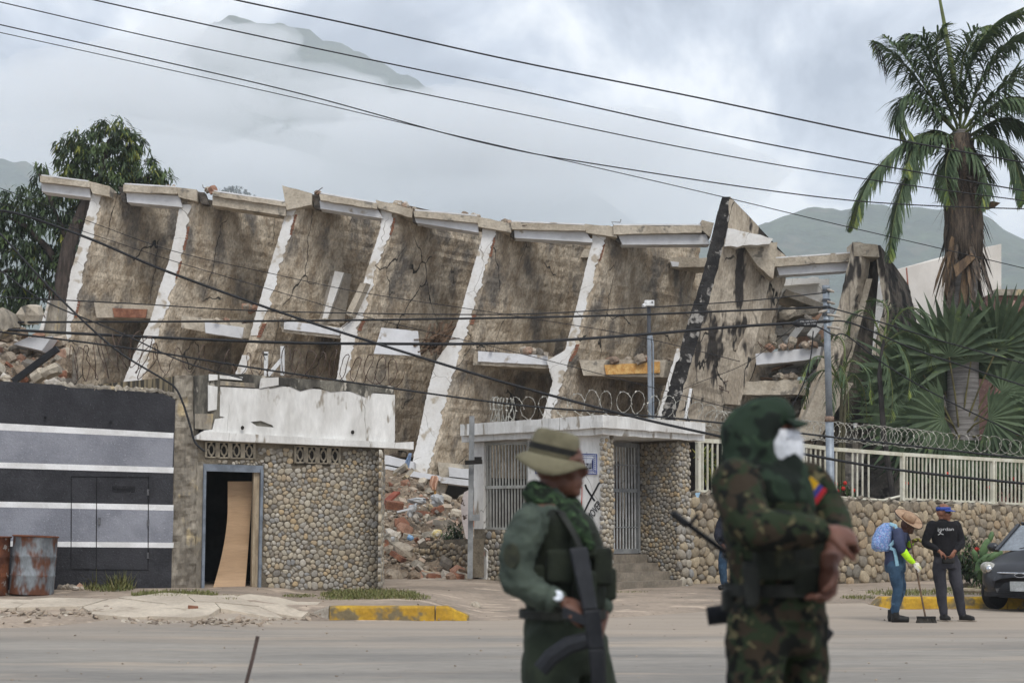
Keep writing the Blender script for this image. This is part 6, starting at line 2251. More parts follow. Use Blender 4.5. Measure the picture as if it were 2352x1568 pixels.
    drum(72, 1364, .345, .92, rust, 'rusty steel drum with flaking silver paint in front of the striped wall', radians(2.5))
    drum(-34, 1366, .345, .92, rust2, 'brown rusty drum cut off by the left picture edge', radians(1))
    MB().tube([ground_at(-20, 1346) + Vector((0, 0, .1)), ground_at(156, 1352) + Vector((0, 0, .06))], .022, 8).build('white_pipe', M('camera_white', (0, 0, 0)), None, label='thin white pipe lying behind the silver drum', cat='pipe')
    b = MB()
    for k in range(50):
        b.rock(ground_at(rg.uniform(130, 190), rg.uniform(1345, 1356)) + Vector((0, 0, .03)), rg.uniform(.03, .09), k + 600)
    b.build('stone_pile', CHIP, None, kind='stuff', label='small heap of broken stones beside the drum')
    # thin iron rod close to the camera
    MB().tube([P(540, 1668, 11.0), P(566, 1566, 11.0), P(580, 1512, 11.0), P(592, 1460, 11.0)], .013, 8).build('iron_rod', M('rod_rust', srgb(92, 78, 72), srgb(70, 60, 56), 5, .8), None, label='thin iron rod sticking up from the road in the near foreground', cat='rod')
    # blue disposable mask caught on the wall
    MB().prism([P(1596, 1132, 32.3), P(1607, 1130, 32.3), P(1603, 1142, 32.3), P(1599, 1140, 32.3)], Vector((.02, .04, 0))).build('face_mask', M('mask_blue', srgb(150, 190, 220), srgb(170, 204, 228), 6, .7), None, label='small pale blue mask caught between pillar and boulder wall', cat='mask')
    # cut branches behind the kerb
    br = M('cut_branch', srgb(170, 156, 132), srgb(136, 122, 102), 4, .9, .3, 14, fine=.2)
    for a, c, lab in (((2190, 1352), (2248, 1350), 'pale cut branch on the verge behind the man in black'), ((2205, 1362), (2262, 1366), 'longer cut branch lying beside the car')):
        MB().tube([ground_at(*a) + Vector((0, 0, .06)), ground_at(*c) + Vector((0, 0, .07))], [.05, .04], 7).build('cut_branch', br, None, label=lab, cat='branch')


build_street()


# ================================================================ car
def build_car():
    paint = M('car_paint', srgb(44, 45, 49), srgb(36, 37, 41), 1, .35, spec=.6)
    plastic = M('car_black', srgb(34, 35, 38), srgb(28, 29, 32), 3, .55)
    glassm = M('car_glass', srgb(116, 124, 132), srgb(96, 104, 112), 2, .08, spec=.8)
    tyre = M('tyre', srgb(34, 34, 35), srgb(28, 28, 29), 5, .85)
    chrome = M('chrome', srgb(206, 208, 210), srgb(190, 192, 194), 4, .18, metal=.9)
    lampm = M('lamp_lens', srgb(168, 167, 158), srgb(120, 117, 106), 7, .12, spec=.8)
    plate = M('plate', srgb(176, 180, 180), srgb(150, 154, 154), 8, .5)
    base = ground_at(2352, 1392)
    root = bpy.data.objects.new('parked_car', None)
    col.objects.link(root)
    ang = radians(-36)
    root.location = (P(2352, 1210, 26.9).x - .08, 26.9, .01)
    root.rotation_euler = (0, 0, ang)
    tag(root, 'dark grey hatchback at the right edge, front and headlight showing', 'car')

    def put(mb, name, mat, parent=root, sm=False):
        o = bpy.data.objects.new(name, mb.mesh(name, sm))
        o.data.materials.append(mat)
        col.objects.link(o)
        o.parent = parent
        return o
    # local axes: x across, y from nose (0) to tail (3.9), z up
    def ring(y, hw, zt, zs, zb, zr=.0):
        pts = [(-hw * .84, zb), (-hw * .97, zb + .12), (-hw, zs - .12), (-hw * .95, zs), (-hw * .72, zt - .02), (-hw * .35, zt + zr), (0, zt + zr * 1.3)]
        return [Vector((x, y, z)) for x, z in pts] + [Vector((-x, y, z)) for x, z in pts[-2::-1]]
    secs = [ring(.0, .46, .56, .50, .26), ring(.05, .62, .70, .60, .22), ring(.16, .73, .79, .66, .20), ring(.35, .79, .85, .74, .2, .01), ring(.7, .81, .93, .82, .2, .02), ring(1.1, .82, 1.0, .89, .2, .02), ring(1.4, .82, 1.03, .93, .2), ring(2.6, .82, 1.02, .95, .2), ring(3.4, .81, 1.02, .96, .2), ring(3.75, .78, 1.0, .9, .24), ring(3.9, .70, .8, .7, .3)]
    mb = MB()
    n = len(secs[0])
    mb.add([p for s in secs for p in s], [(i * n + j, i * n + j + 1, (i + 1) * n + j + 1, (i + 1) * n + j) for i in range(len(secs) - 1) for j in range(n - 1)]
           + [tuple(range(n)), tuple(range(len(secs) * n - 1, (len(secs) - 1) * n - 1, -1))] + [(i * n, (i + 1) * n, (i + 1) * n + n - 1, i * n + n - 1) for i in range(len(secs) - 1)])
    o = put(mb, 'body', paint, sm=True)
    s_ = o.modifiers.new('sub', 'SUBSURF')
    s_.levels = s_.render_levels = 1
    cab = MB()
    cs = [((.95, .72, 1.0), ), ]
    prof = [(1.05, .99), (1.75, 1.42), (2.1, 1.47), (2.9, 1.45), (3.5, 1.30), (3.8, 1.0)]
    vs = []
    for y, z in prof:
        hw = lerp(.76, .58, clamp((z - .98) / .48))
        vs += [Vector((-hw, y, z)), Vector((hw, y, z))]
    m = len(prof)
    fs = [(2 * i, 2 * i + 2, 2 * i + 3, 2 * i + 1) for i in range(m - 1)]
    fs += [tuple(2 * i for i in range(m - 1, -1, -1)), tuple(2 * i + 1 for i in range(m))]
    cab.add(vs, fs)
    bevel(put(cab, 'cabin', glassm), .04, 3)
    rf = MB()
    rf.hexa([Vector((-.58, 1.78, 1.435)), Vector((.58, 1.78, 1.435)), Vector((.56, 3.45, 1.34)), Vector((-.56, 3.45, 1.34))], [Vector((0, 0, .05))] * 4)
    bevel(put(rf, 'roof', paint), .03, 3)
    for sx in (-1, 1):
        pm = MB()
        pm.bar(Vector((sx * .76, 1.04, .985)), Vector((sx * .60, 1.76, 1.43)), .06, .05)
        put(pm, 'windscreen_pillar', paint)
        for y0, z0, y1, z1 in ((2.35, .98, 2.35, 1.44), (3.3, 1.0, 3.15, 1.38)):
            pm = MB().bar(Vector((sx * .77, y0, z0)), Vector((sx * .60, y1, z1)), .07, .05, Vector((1, 0, 0)))
            put(pm, 'door_pillar', paint)
        # headlight, wrapped round the corner
        hl = MB()
        hl.ball(Vector((sx * .60, .20, .70)), (.16, .11, .11), rotm(0, sx * -.3, sx * -.75), 14, 10)
        h = put(hl, 'headlight', lampm, sm=True)
        put(MB().ball(Vector((sx * .57, .10, .69)), (.06, .05, .06), None, 10, 8), 'reflector', chrome, h, True)
        fm = MB().ball(Vector((sx * .62, .16, .40)), (.09, .07, .06), None, 10, 8)
        put(fm, 'fog_lamp', plastic, sm=True)
        mr = MB().ball(Vector((sx * .93, 1.35, 1.04)), (.11, .07, .08), None, 10, 8)
        put(mr, 'mirror', paint, sm=True)
        for yy in (.72, 3.15):
            st = 0.28 if yy < 1 else 0
            ax = Vector((cos(st), -sin(st), 0))
            c = Vector((sx * .70, yy, .29))
            w = MB()
            rr = [(c + ax * t, r) for t, r in ((-.09, .22), (-.085, .27), (-.06, .29), (.06, .29), (.085, .27), (.09, .22))]
            w.loft([(p, r, r, (-ax.y, ax.x, 0), (0, 0, 1)) for p, r in rr], 28)
            wo = put(w, 'wheel', tyre, sm=False)
            ri = MB().loft([(c + ax * sx * .075, .2, .2, (-ax.y, ax.x, 0), (0, 0, 1)), (c + ax * sx * .1, .17, .17, (-ax.y, ax.x, 0), (0, 0, 1))], 20)
            put(ri, 'rim', chrome, wo)
    # bumper, grille slats, bonnet line, emblem, plate, wipers
    bm = MB()
    bm.grid(lambda u, v: Vector((lerp(-.70, .70, u), -.035 + .22 * (2 * u - 1) ** 4 + .03 * v, lerp(.24, .48, v))), 20, 4)
    bo = put(bm, 'bumper', plastic)
    for k in range(4):
        put(MB().bar(Vector((-.42, -.05, .27 + k * .035)), Vector((.42, -.05, .27 + k * .035)), .012, .012), 'grille_slat', tyre, bo)
    put(MB().tube([Vector((x, -.03 + .26 * (x / .62) ** 4 + .02, .635)) for x in (-.5, -.3, -.1, .1, .3, .5)], .012, 6), 'chrome_strip', chrome)
    em = MB().loft([(Vector((0, -.03, .60)), .10, .042, (1, 0, 0), (0, 0, 1)), (Vector((0, -.048, .60)), .095, .038, (1, 0, 0), (0, 0, 1))], 20)
    eo = put(em, 'emblem', chrome)
    put(MB().loft([(Vector((0, -.047, .60)), .082, .028, (1, 0, 0), (0, 0, 1)), (Vector((0, -.053, .60)), .080, .026, (1, 0, 0), (0, 0, 1))], 20), 'emblem_field', plastic, eo)
    po = put(MB().box(Vector((0, -.065, .42)), (.33, .015, .16)), 'number_plate', plate)
    for sx in (-1, 1):
        put(MB().bar(Vector((sx * .1 - .25, 1.02, 1.025)), Vector((sx * .1 + .3, 1.25, 1.14)), .02, .015), 'wiper', plastic)


build_car()
# ================================================================ people
FOLD = bpy.data.textures.new('folds', 'CLOUDS')
FOLD.noise_scale = .11
FOLD.noise_depth = 2
FOLD2 = bpy.data.textures.new('creases', 'CLOUDS')
FOLD2.noise_scale = .05
SKIN = M('brown_skin', srgb(100, 67, 53), srgb(86, 56, 44), 8, .55, fine=.06, spec=.4)
SKIN2 = M('brown_skin_warm', srgb(108, 71, 57), srgb(92, 60, 48), 8, .55, fine=.06, spec=.4)
BOOT = M('black_boot', srgb(40, 39, 38), srgb(30, 29, 28), 6, .6, .2, 20)
GUN = M('gun_metal', srgb(44, 46, 50), srgb(34, 36, 40), 5, .45, metal=.4)
WEB = M('black_webbing', srgb(46, 48, 44), srgb(34, 36, 34), 8, .85, .2, 30)


def camo(name, cols, scale):
    m = bpy.data.materials.new(name)
    m.use_nodes = True
    nt = m.node_tree
    N, L = nt.nodes.new, nt.links.new
    b = nt.nodes['Principled BSDF']
    b.inputs['Roughness'].default_value = .92
    b.inputs['Specular IOR Level'].default_value = .15
    tc = N('ShaderNodeTexCoord')
    prev = None
    for k, (c, lo) in enumerate(cols):
        if prev is None:
            prev = c
            continue
        mp = N('ShaderNodeMapping')
        mp.inputs['Location'].default_value = (k * 3.1, k * 1.7, -k * 2.3)
        mp.inputs['Scale'].default_value = (1, 1, 1.35)
        L(tc.outputs['Object'], mp.inputs['Vector'])
        n = N('ShaderNodeTexNoise')
        n.inputs['Scale'].default_value = scale * (1 + .15 * k)
        n.inputs['Detail'].default_value = 2
        n.inputs['Distortion'].default_value = .5
        L(mp.outputs[0], n.inputs['Vector'])
        r = N('ShaderNodeMapRange')
        r.inputs['From Min'].default_value = lo
        r.inputs['From Max'].default_value = lo + .02
        L(n.outputs['Fac'], r.inputs['Value'])
        x = N('ShaderNodeMix')
        x.data_type = 'RGBA'
        L(r.outputs[0], x.inputs[0])
        if isinstance(prev, tuple):
            x.inputs[6].default_value = (*prev, 1)
        else:
            L(prev, x.inputs[6])
        x.inputs[7].default_value = (*c, 1)
        prev = x.outputs[2]
    L(prev, b.inputs['Base Color'])
    return m


class Fig:
    """one person, laid out at depth Y with joints given in picture coordinates"""
    def __init__(self, Y, foot, label, category='person', zground=0.0):
        self.Y = Y
        p = P(foot[0], foot[1], Y)
        self.root = empty('person', Vector((p.x, Y, zground)), label, category)
        self.body = MB()
        self.bodyobj = None

    def j(self, x, y, d=0.0):
        return P(x, y, self.Y + d)

    def chain(self, mb, pts, n=12):
        c = [self.j(*p[:3]) for p in pts]
        K = max(2, (len(c) - 1) * 5)
        cc = [bez(c, k / K) for k in range(K + 1)]
        rr = [interp([(p[3],) for p in pts], k / K)[0] for k in range(K + 1)]
        mb.tube(cc, rr, n)
        for p, q in ((c[0], pts[0][3]), (c[-1], pts[-1][3])):
            mb.ball(p, q * .98, None, 10, 7)

    def torso(self, mb, secs, yaw=0.0, n=18):
        """secs: (x, y, d, half width across shoulders, half depth)"""
        ax = Vector((cos(yaw), sin(yaw), 0))
        ay = Vector((-sin(yaw), cos(yaw), 0))
        c = [self.j(*s[:3]) for s in secs]
        K = (len(secs) - 1) * 4
        ring = []
        for k in range(K + 1):
            t = k / K
            a, b = interp([(s[3], s[4]) for s in secs], t)
            ring.append((bez(c, t), a, b, ax, ay))
        mb.loft(ring, n)

    def piece(self, name, mb, mat, vox=.012, fold=.0, parent=None, sm=6, crease=0.0):
        o = mb.build(name, mat, parent or self.root, True)
        r = o.modifiers.new('remesh', 'REMESH')
        r.mode = 'VOXEL'
        r.voxel_size = vox
        r.use_smooth_shade = True
        if sm:
            s = o.modifiers.new('smooth', 'SMOOTH')
            s.iterations = sm
            s.factor = .5
        for tex, st in ((FOLD, fold), (FOLD2, crease)):
            if st:
                d = o.modifiers.new('folds', 'DISPLACE')
                d.texture = tex
                d.texture_coords = 'GLOBAL'
                d.strength = st
                d.mid_level = .5
        return o

    def hand(self, mb, wrist, d, n, thumb=1, curl=.6, k=1.0):
        d, n = d.normalized(), n.normalized()
        s = d.cross(n).normalized() * thumb
        c = wrist + d * .05 * k
        R_ = Matrix((s, d, n)).transposed()
        mb.ball(c, (.042 * k, .055 * k, .019 * k), R_, 12, 8)
        mb.tube([wrist - d * .02 * k, wrist + d * .02 * k], .026 * k, 9)
        for i, (ln, off) in enumerate(((.072, .031), (.080, .010), (.074, -.011), (.058, -.031))):
            p = c + s * off * k + d * .035 * k
            dd = d
            pts = [c + s * off * .9 * k, p]
            for q in range(3):
                a = curl * (1.0 if q else .7)
                ax = dd.cross(n)
                dd = Matrix.Rotation(a, 3, s * thumb) @ dd if (Matrix.Rotation(a, 3, s * thumb) @ dd).dot(n) > (Matrix.Rotation(-a, 3, s * thumb) @ dd).dot(n) else Matrix.Rotation(-a, 3, s * thumb) @ dd
                p = p + dd * ln * k * (.42, .32, .26)[q]
                pts.append(p)
            mb.tube(pts, [.0105 * k, .0098 * k, .009 * k, .0085 * k, .0072 * k], 8)
        p = wrist + s * .022 * k + d * .02 * k
        t1 = p + (s * .75 + d * .55 + n * .25) * .042 * k
        t2 = t1 + (s * .2 + d * .8 + n * .55) * .034 * k
        t3 = t2 + (d * .7 + n * .6 - s * .25) * .026 * k
        mb.tube([p, t1, t2, t3], [.014 * k, .0125 * k, .011 * k, .008 * k], 8)

    def head(self, mb, c, f, k=1.0, jaw=True):
        """c centre, f facing direction (horizontal)"""
        f = f.normalized()
        s = f.cross(UP).normalized()
        R_ = Matrix((f, s, UP)).transposed()
        mb.ball(c + UP * .02 * k, (.098 * k, .076 * k, .105 * k), R_, 18, 12)
        mb.ball(c + f * .025 * k - UP * .055 * k, (.066 * k, .058 * k, .062 * k), R_, 16, 10)
        mb.ball(c + f * .062 * k - UP * .095 * k, (.026 * k, .028 * k, .022 * k), R_, 10, 8)      # chin
        mb.tube([c + f * .088 * k + UP * .018 * k, c + f * .108 * k - UP * .022 * k, c + f * .094 * k - UP * .034 * k], [.011 * k, .015 * k, .010 * k], 8)   # nose
        mb.ball(c + f * .083 * k + UP * .030 * k, (.014 * k, .055 * k, .012 * k), R_, 10, 6)     # brow
        mb.ball(c + f * .086 * k - UP * .056 * k, (.011 * k, .026 * k, .009 * k), R_, 8, 6)      # lips
        mb.ball(c + f * .084 * k - UP * .070 * k, (.011 * k, .022 * k, .008 * k), R_, 8, 6)
        for sg in (-1, 1):
            mb.ball(c + s * sg * .077 * k - f * .012 * k - UP * .012 * k, (.020 * k, .009 * k, .032 * k), R_, 8, 6)
            mb.ball(c + s * sg * .05 * k + f * .06 * k - UP * .025 * k, (.024 * k, .02 * k, .02 * k), R_, 8, 6)   # cheek
        return R_

    def eyes(self, c, f, k=1.0):
        f = f.normalized()
        s = f.cross(UP).normalized()
        for sg in (-1, 1):
            MB().ball(c + f * .085 * k + s * sg * .032 * k + UP * .008 * k, .0105 * k, None, 8, 6).build('eye', M('eye_dark', srgb(40, 32, 30), srgb(26, 22, 20), 9, .2), self.root, True)


def rifle(root_label, pts, up, name='rifle', mag=True, stock=True):
    """pts: butt, receiver back, receiver front, muzzle; up: direction of the sights"""
    butt, r0, r1, muz = pts
    root = empty(name, butt, root_label, 'rifle')
    d = (muz - butt).normalized()
    up = (up - d * up.dot(d)).normalized()
    s = d.cross(up)
    b = MB()
    b.hexa([butt + up * .02 - s * .02, butt - up * .055 - s * .02, r0 - up * .035 - s * .018, r0 + up * .025 - s * .018], s * .04)
    bevel(b.build('stock', GUN, root), .008)
    b = MB()
    b.hexa([r0 + up * .035 - s * .02, r0 - up * .035 - s * .02, r1 - up * .03 - s * .02, r1 + up * .035 - s * .02], s * .04)
    bevel(b.build('receiver', GUN, root), .006)
    b = MB()
    q = r1.lerp(muz, .42)
    b.hexa([r1 + up * .03 - s * .022, r1 - up * .03 - s * .022, q - up * .022 - s * .02, q + up * .03 - s * .02], s * .044)
    bevel(b.build('handguard', GUN, root), .006)
    b = MB()
    b.tube([r1, muz], .010, 8)
    b.tube([r1 + up * .03, q + up * .03, r1.lerp(muz, .55) + up * .024], .009, 6)
    b.tube([muz - d * .05, muz + d * .02], .014, 8)
    b.build('barrel', GUN, root)
    b = MB()
    b.bar(muz - d * .06, muz - d * .06 + up * .055, .012, .012, s)
    b.build('front_sight', GUN, root)
    b = MB()
    b.hexa([r0 + d * .02 - up * .03 - s * .015, r0 + d * .06 - up * .03 - s * .015, r0 + d * .02 - up * .12 - s * .014, r0 - d * .025 - up * .115 - s * .014], s * .03)
    b.build('grip', GUN, root)
    if mag:
        b = MB()
        m0 = r0.lerp(r1, .75) - up * .03
        b.tube([m0, m0 - up * .08 + d * .015, m0 - up * .15 + d * .055, m0 - up * .20 + d * .105], [(.034, .013), (.036, .013), (.036, .013), (.034, .012)], 8, True, 0, 1, s)
        b.build('magazine', GUN, root)
    return root


def boonie(fig, c, f, tilt, matc, band, name='bush_hat', label=None, k=1.0, brim=.048, parent=None):
    f = f.normalized()
    s = f.cross(UP).normalized()
    R_ = Matrix.Rotation(tilt, 3, s)
    ax, ay, az = R_ @ f, R_ @ s, R_ @ UP
    o = empty(name, c, label, 'hat')
    b = MB()
    b.loft([(c + az * h * k, a * k, w * k, ax, ay) for h, a, w in ((-.005, .112, .094), (.02, .112, .094), (.05, .107, .090), (.085, .100, .084), (.105, .090, .076), (.112, .06, .05))], 26)
    b.build('crown', matc, o, True)
    b = MB()
    b.loft([(c + az * h * k, .1145 * k, .0965 * k, ax, ay) for h in (.018, .044)], 26, 0, False)
    b.build('hat_band', band, o, True)

    def fn(u, v):
        a = u * 2 * pi
        r = lerp(1.0, 1.0 + brim / .105, v)
        w = (.012 * sin(3 * a + 1) + .01 * sin(2 * a)) * v - .05 * v * v * (1 - .45 * cos(2 * a))
        return c + ax * cos(a) * .111 * r * k + ay * sin(a) * .095 * r * k + az * w * k
    b = MB()
    b.grid(fn, 40, 6)
    bo = b.build('brim', matc, o, True)
    m = bo.modifiers.new('thick', 'SOLIDIFY')
    m.thickness = .005
    return o


def build_soldier_left():
    g = Fig(7.0, (1310, 1940), 'soldier in green uniform and bush hat facing right with a watch on his wrist')
    OLIVE = M('olive_jacket', srgb(76, 86, 76), srgb(58, 67, 60), 6, .9, .15, 60, fine=.08)
    TROUS = M('dark_olive_trousers', srgb(48, 56, 44), srgb(38, 45, 36), 5, .92, .15, 60, fine=.1)
    VEST = M('dark_green_vest', srgb(38, 44, 34), srgb(28, 32, 27), 8, .92, .2, 60, fine=.12)
    SCARF = camo('green_scarf', [(srgb(44, 60, 42), 0), (srgb(28, 34, 28), .5), (srgb(70, 92, 62), .62)], 22)
    F_ = Vector((1, -.25, 0))
    hc = g.j(1284, 1073)
    b = g.body
    g.head(b, hc, F_, 1.12)
    g.chain(b, [(1270, 1112, 0, .058), (1262, 1150, 0, .062)])
    tor = [(1262, 1158, 0, .09, .15), (1272, 1190, 0, .13, .19), (1282, 1260, 0, .14, .17), (1288, 1340, 0, .13, .16), (1292, 1420, 0, .14, .17), (1296, 1480, 0, .15, .17)]
    g.torso(b, tor, 0)
    armn = [(1214, 1206, -.19), (1194, 1268, -.24), (1184, 1326, -.26), (1230, 1360, -.30), (1284, 1378, -.33)]
    armf = [(1306, 1200, .18), (1340, 1262, .2), (1370, 1328, .14), (1380, 1392, .02), (1374, 1446, -.06)]
    legn = [(1268, 1480, -.09), (1262, 1600, -.10), (1264, 1715, -.10), (1262, 1820, -.08), (1258, 1915, -.08)]
    legf = [(1330, 1480, .09), (1362, 1600, .10), (1384, 1715, .12), (1374, 1820, .14), (1360, 1905, .15)]
    R1 = lambda pts, rr: [(*p, r) for p, r in zip(pts, rr)]
    for a in (armn, armf):
        g.chain(b, R1(a, (.062, .055, .045, .04, .029)))
    for a in (legn, legf):
        g.chain(b, R1(a, (.09, .078, .056, .05, .038)))
        p = g.j(*a[-1])
        b.tube([p - Vector((.04, 0, .03)), p + Vector((.06, 0, -.05)), p + Vector((.17, 0, -.065))], [.04, .042, .03], 10)
    g.hand(b, g.j(1290, 1381, -.335), g.j(1345, 1402, -.33) - g.j(1290, 1381, -.335), Vector((.25, .6, -.8)), -1, .85, 1.05)
    g.hand(b, g.j(1374, 1452, -.06), Vector((-.1, -.2, -1)), Vector((-.9, -.3, 0)), 1, .8, 1.0)
    body = g.piece('body', b, SKIN, .0075, sm=3)
    g.eyes(hc, F_, 1.12)
    # jacket
    mb = MB()
    g.torso(mb, [(x, y, d, a + .018, c + .015) for x, y, d, a, c in tor])
    g.chain(mb, R1(armn[:4] + [(1272, 1374, -.325)], (.082, .078, .070, .062, .050)))
    g.chain(mb, R1(armf[:4], (.085, .08, .07, .056)))
    g.chain(mb, [(1268, 1130, 0, .074), (1262, 1165, 0, .10)])
    g.piece('jacket', mb, OLIVE, .009, .036, crease=.026)
    mb = MB()
    mb.tube([g.j(1262, 1374, -.32), g.j(1280, 1379, -.328)], [.058, .052], 14)
    mb.build('cuff', OLIVE, g.root, True)
    # trousers, boots
    mb = MB()
    g.torso(mb, [(1293, 1392, 0, .165, .18), (1294, 1440, 0, .175, .19), (1298, 1500, 0, .175, .185), (1298, 1540, 0, .15, .16)])
    g.chain(mb, R1(legn, (.125, .122, .10, .088, .072)))
    g.chain(mb, R1(legf, (.122, .118, .098, .086, .072)))
    g.piece('trousers', mb, TROUS, .012, .03, crease=.008)
    for a in (legn, legf):
        p = g.j(*a[-1])
        mb = MB()
        mb.tube([p + UP * .12, p - UP * .0, p + Vector((.02, 0, -.05))], [.062, .058, .056], 12)
        mb.tube([p + Vector((-.05, 0, -.055)), p + Vector((.08, 0, -.06)), p + Vector((.2, 0, -.07))], [.048, .050, .04], 12)
        o = g.piece('boot', mb, BOOT, .012)
    # vest with pouches, scarf, cap
    mb = MB()
    g.torso(mb, [(1274, 1168, 0, .118, .185), (1280, 1192, 0, .160, .215), (1290, 1240, 0, .178, .205), (1294, 1310, 0, .180, .205), (1297, 1384, 0, .176, .195), (1296, 1402, 0, .165, .185)])
    v = g.piece('vest', mb, VEST, .012, .015, crease=.008)
    for x, y, d, w, h, t in ((1340, 1250, -.19, .11, .11, .05), (1296, 1300, -.205, .16, .14, .05), (1380, 1300, -.12, .09, .16, .09), (1386, 1340, .02, .10, .14, .09), (1244, 1330, -.19, .1, .12, .05), (1342, 1345, -.2, .1, .13, .06)):
        pb = MB().box(g.j(x, y, d), (w, t, h), rotm(0, 0, .25))
        o = pb.build('pouch', VEST, v)
        bevel(o, .018, 3)
    bt = MB()
    bt.loft([(g.j(1293, y, 0), .183, .197) for y in (1398, 1418)], 30, 0, False)
    o = bt.build('belt', WEB, g.root)
    m = o.modifiers.new('thick', 'SOLIDIFY')
    m.thickness = .006
    mb = MB()
    for k, (x, y, r_) in enumerate(((1266, 1140, .085), (1270, 1156, .10), (1278, 1176, .10))):
        ring = [g.j(x, y) + Vector((cos(a) * r_, sin(a) * r_ * 1.1, .02 * sin(a * 2 + k) - .03 * cos(a))) for a in [2 * pi * q / 20 for q in range(21)]]
        mb.tube(ring, .032, 8)
    mb.tube([g.j(1290, 1160, -.12), g.j(1312, 1190, -.17), g.j(1336, 1222, -.2), g.j(1360, 1262, -.2)], [.05, .05, .045, .03], 10)
    g.piece('scarf', mb, SCARF, .012, .02, crease=.012)
    bc = g.j(1176, 1276, -.33)
    n_ = Vector((-.55, -.82, .1)).normalized()
    a_ = n_.cross(UP).normalized()
    MB().loft([(bc, .040, .052, a_, UP), (bc + n_ * .006, .038, .050, a_, UP)], 18).build('sleeve_badge', M('badge_dark', srgb(44, 48, 40), srgb(64, 66, 52), 24, .9), g.root)
    # watch
    wp = g.j(1283, 1378, -.33)
    d = (g.j(1290, 1381, -.335) - g.j(1262, 1374, -.325)).normalized()
    mb = MB()
    s, u = frame(d)
    mb.tube([wp - d * .012, wp + d * .012], .040, 16)
    w = mb.build('wristwatch', WEB, None, label='silver wristwatch on the forearm of the soldier in the bush hat', cat='watch')
    mb = MB()
    n = Vector((-.1, -.8, .45)).normalized()
    mb.loft([(wp + n * .036, .024, .024, d, n.cross(d)), (wp + n * .048, .022, .022, d, n.cross(d))], 18)
    mb.build('dial', M('watch_dial', srgb(214, 220, 226), srgb(196, 204, 212), 5, .2), w)
    KH = M('khaki_hat', srgb(114, 109, 88), srgb(97, 92, 73), 7, .9, .1, 60, fine=.07)
    boonie(g, g.j(1270, 1048), F_, radians(-13), KH, M('hat_band_black', srgb(40, 40, 38), srgb(32, 32, 30), 8, .9), label='khaki bush hat with a black band on the soldier on the left', k=1.02)
    rifle('black rifle hanging muzzle down in front of the soldier in the bush hat', [g.j(1337, 1256, -.30), g.j(1358, 1400, -.36), g.j(1368, 1490, -.36), g.j(1375, 1700, -.34)], Vector((1, 0, .1)))
    # sling
    mb = MB()
    mb.tube([g.j(1350, 1300, -.3), g.j(1322, 1230, -.27), g.j(1290, 1175, -.2), g.j(1250, 1160, -.1)], [(.02, .004)] * 4, 6)
    mb.build('sling', WEB, g.root)


build_soldier_left()


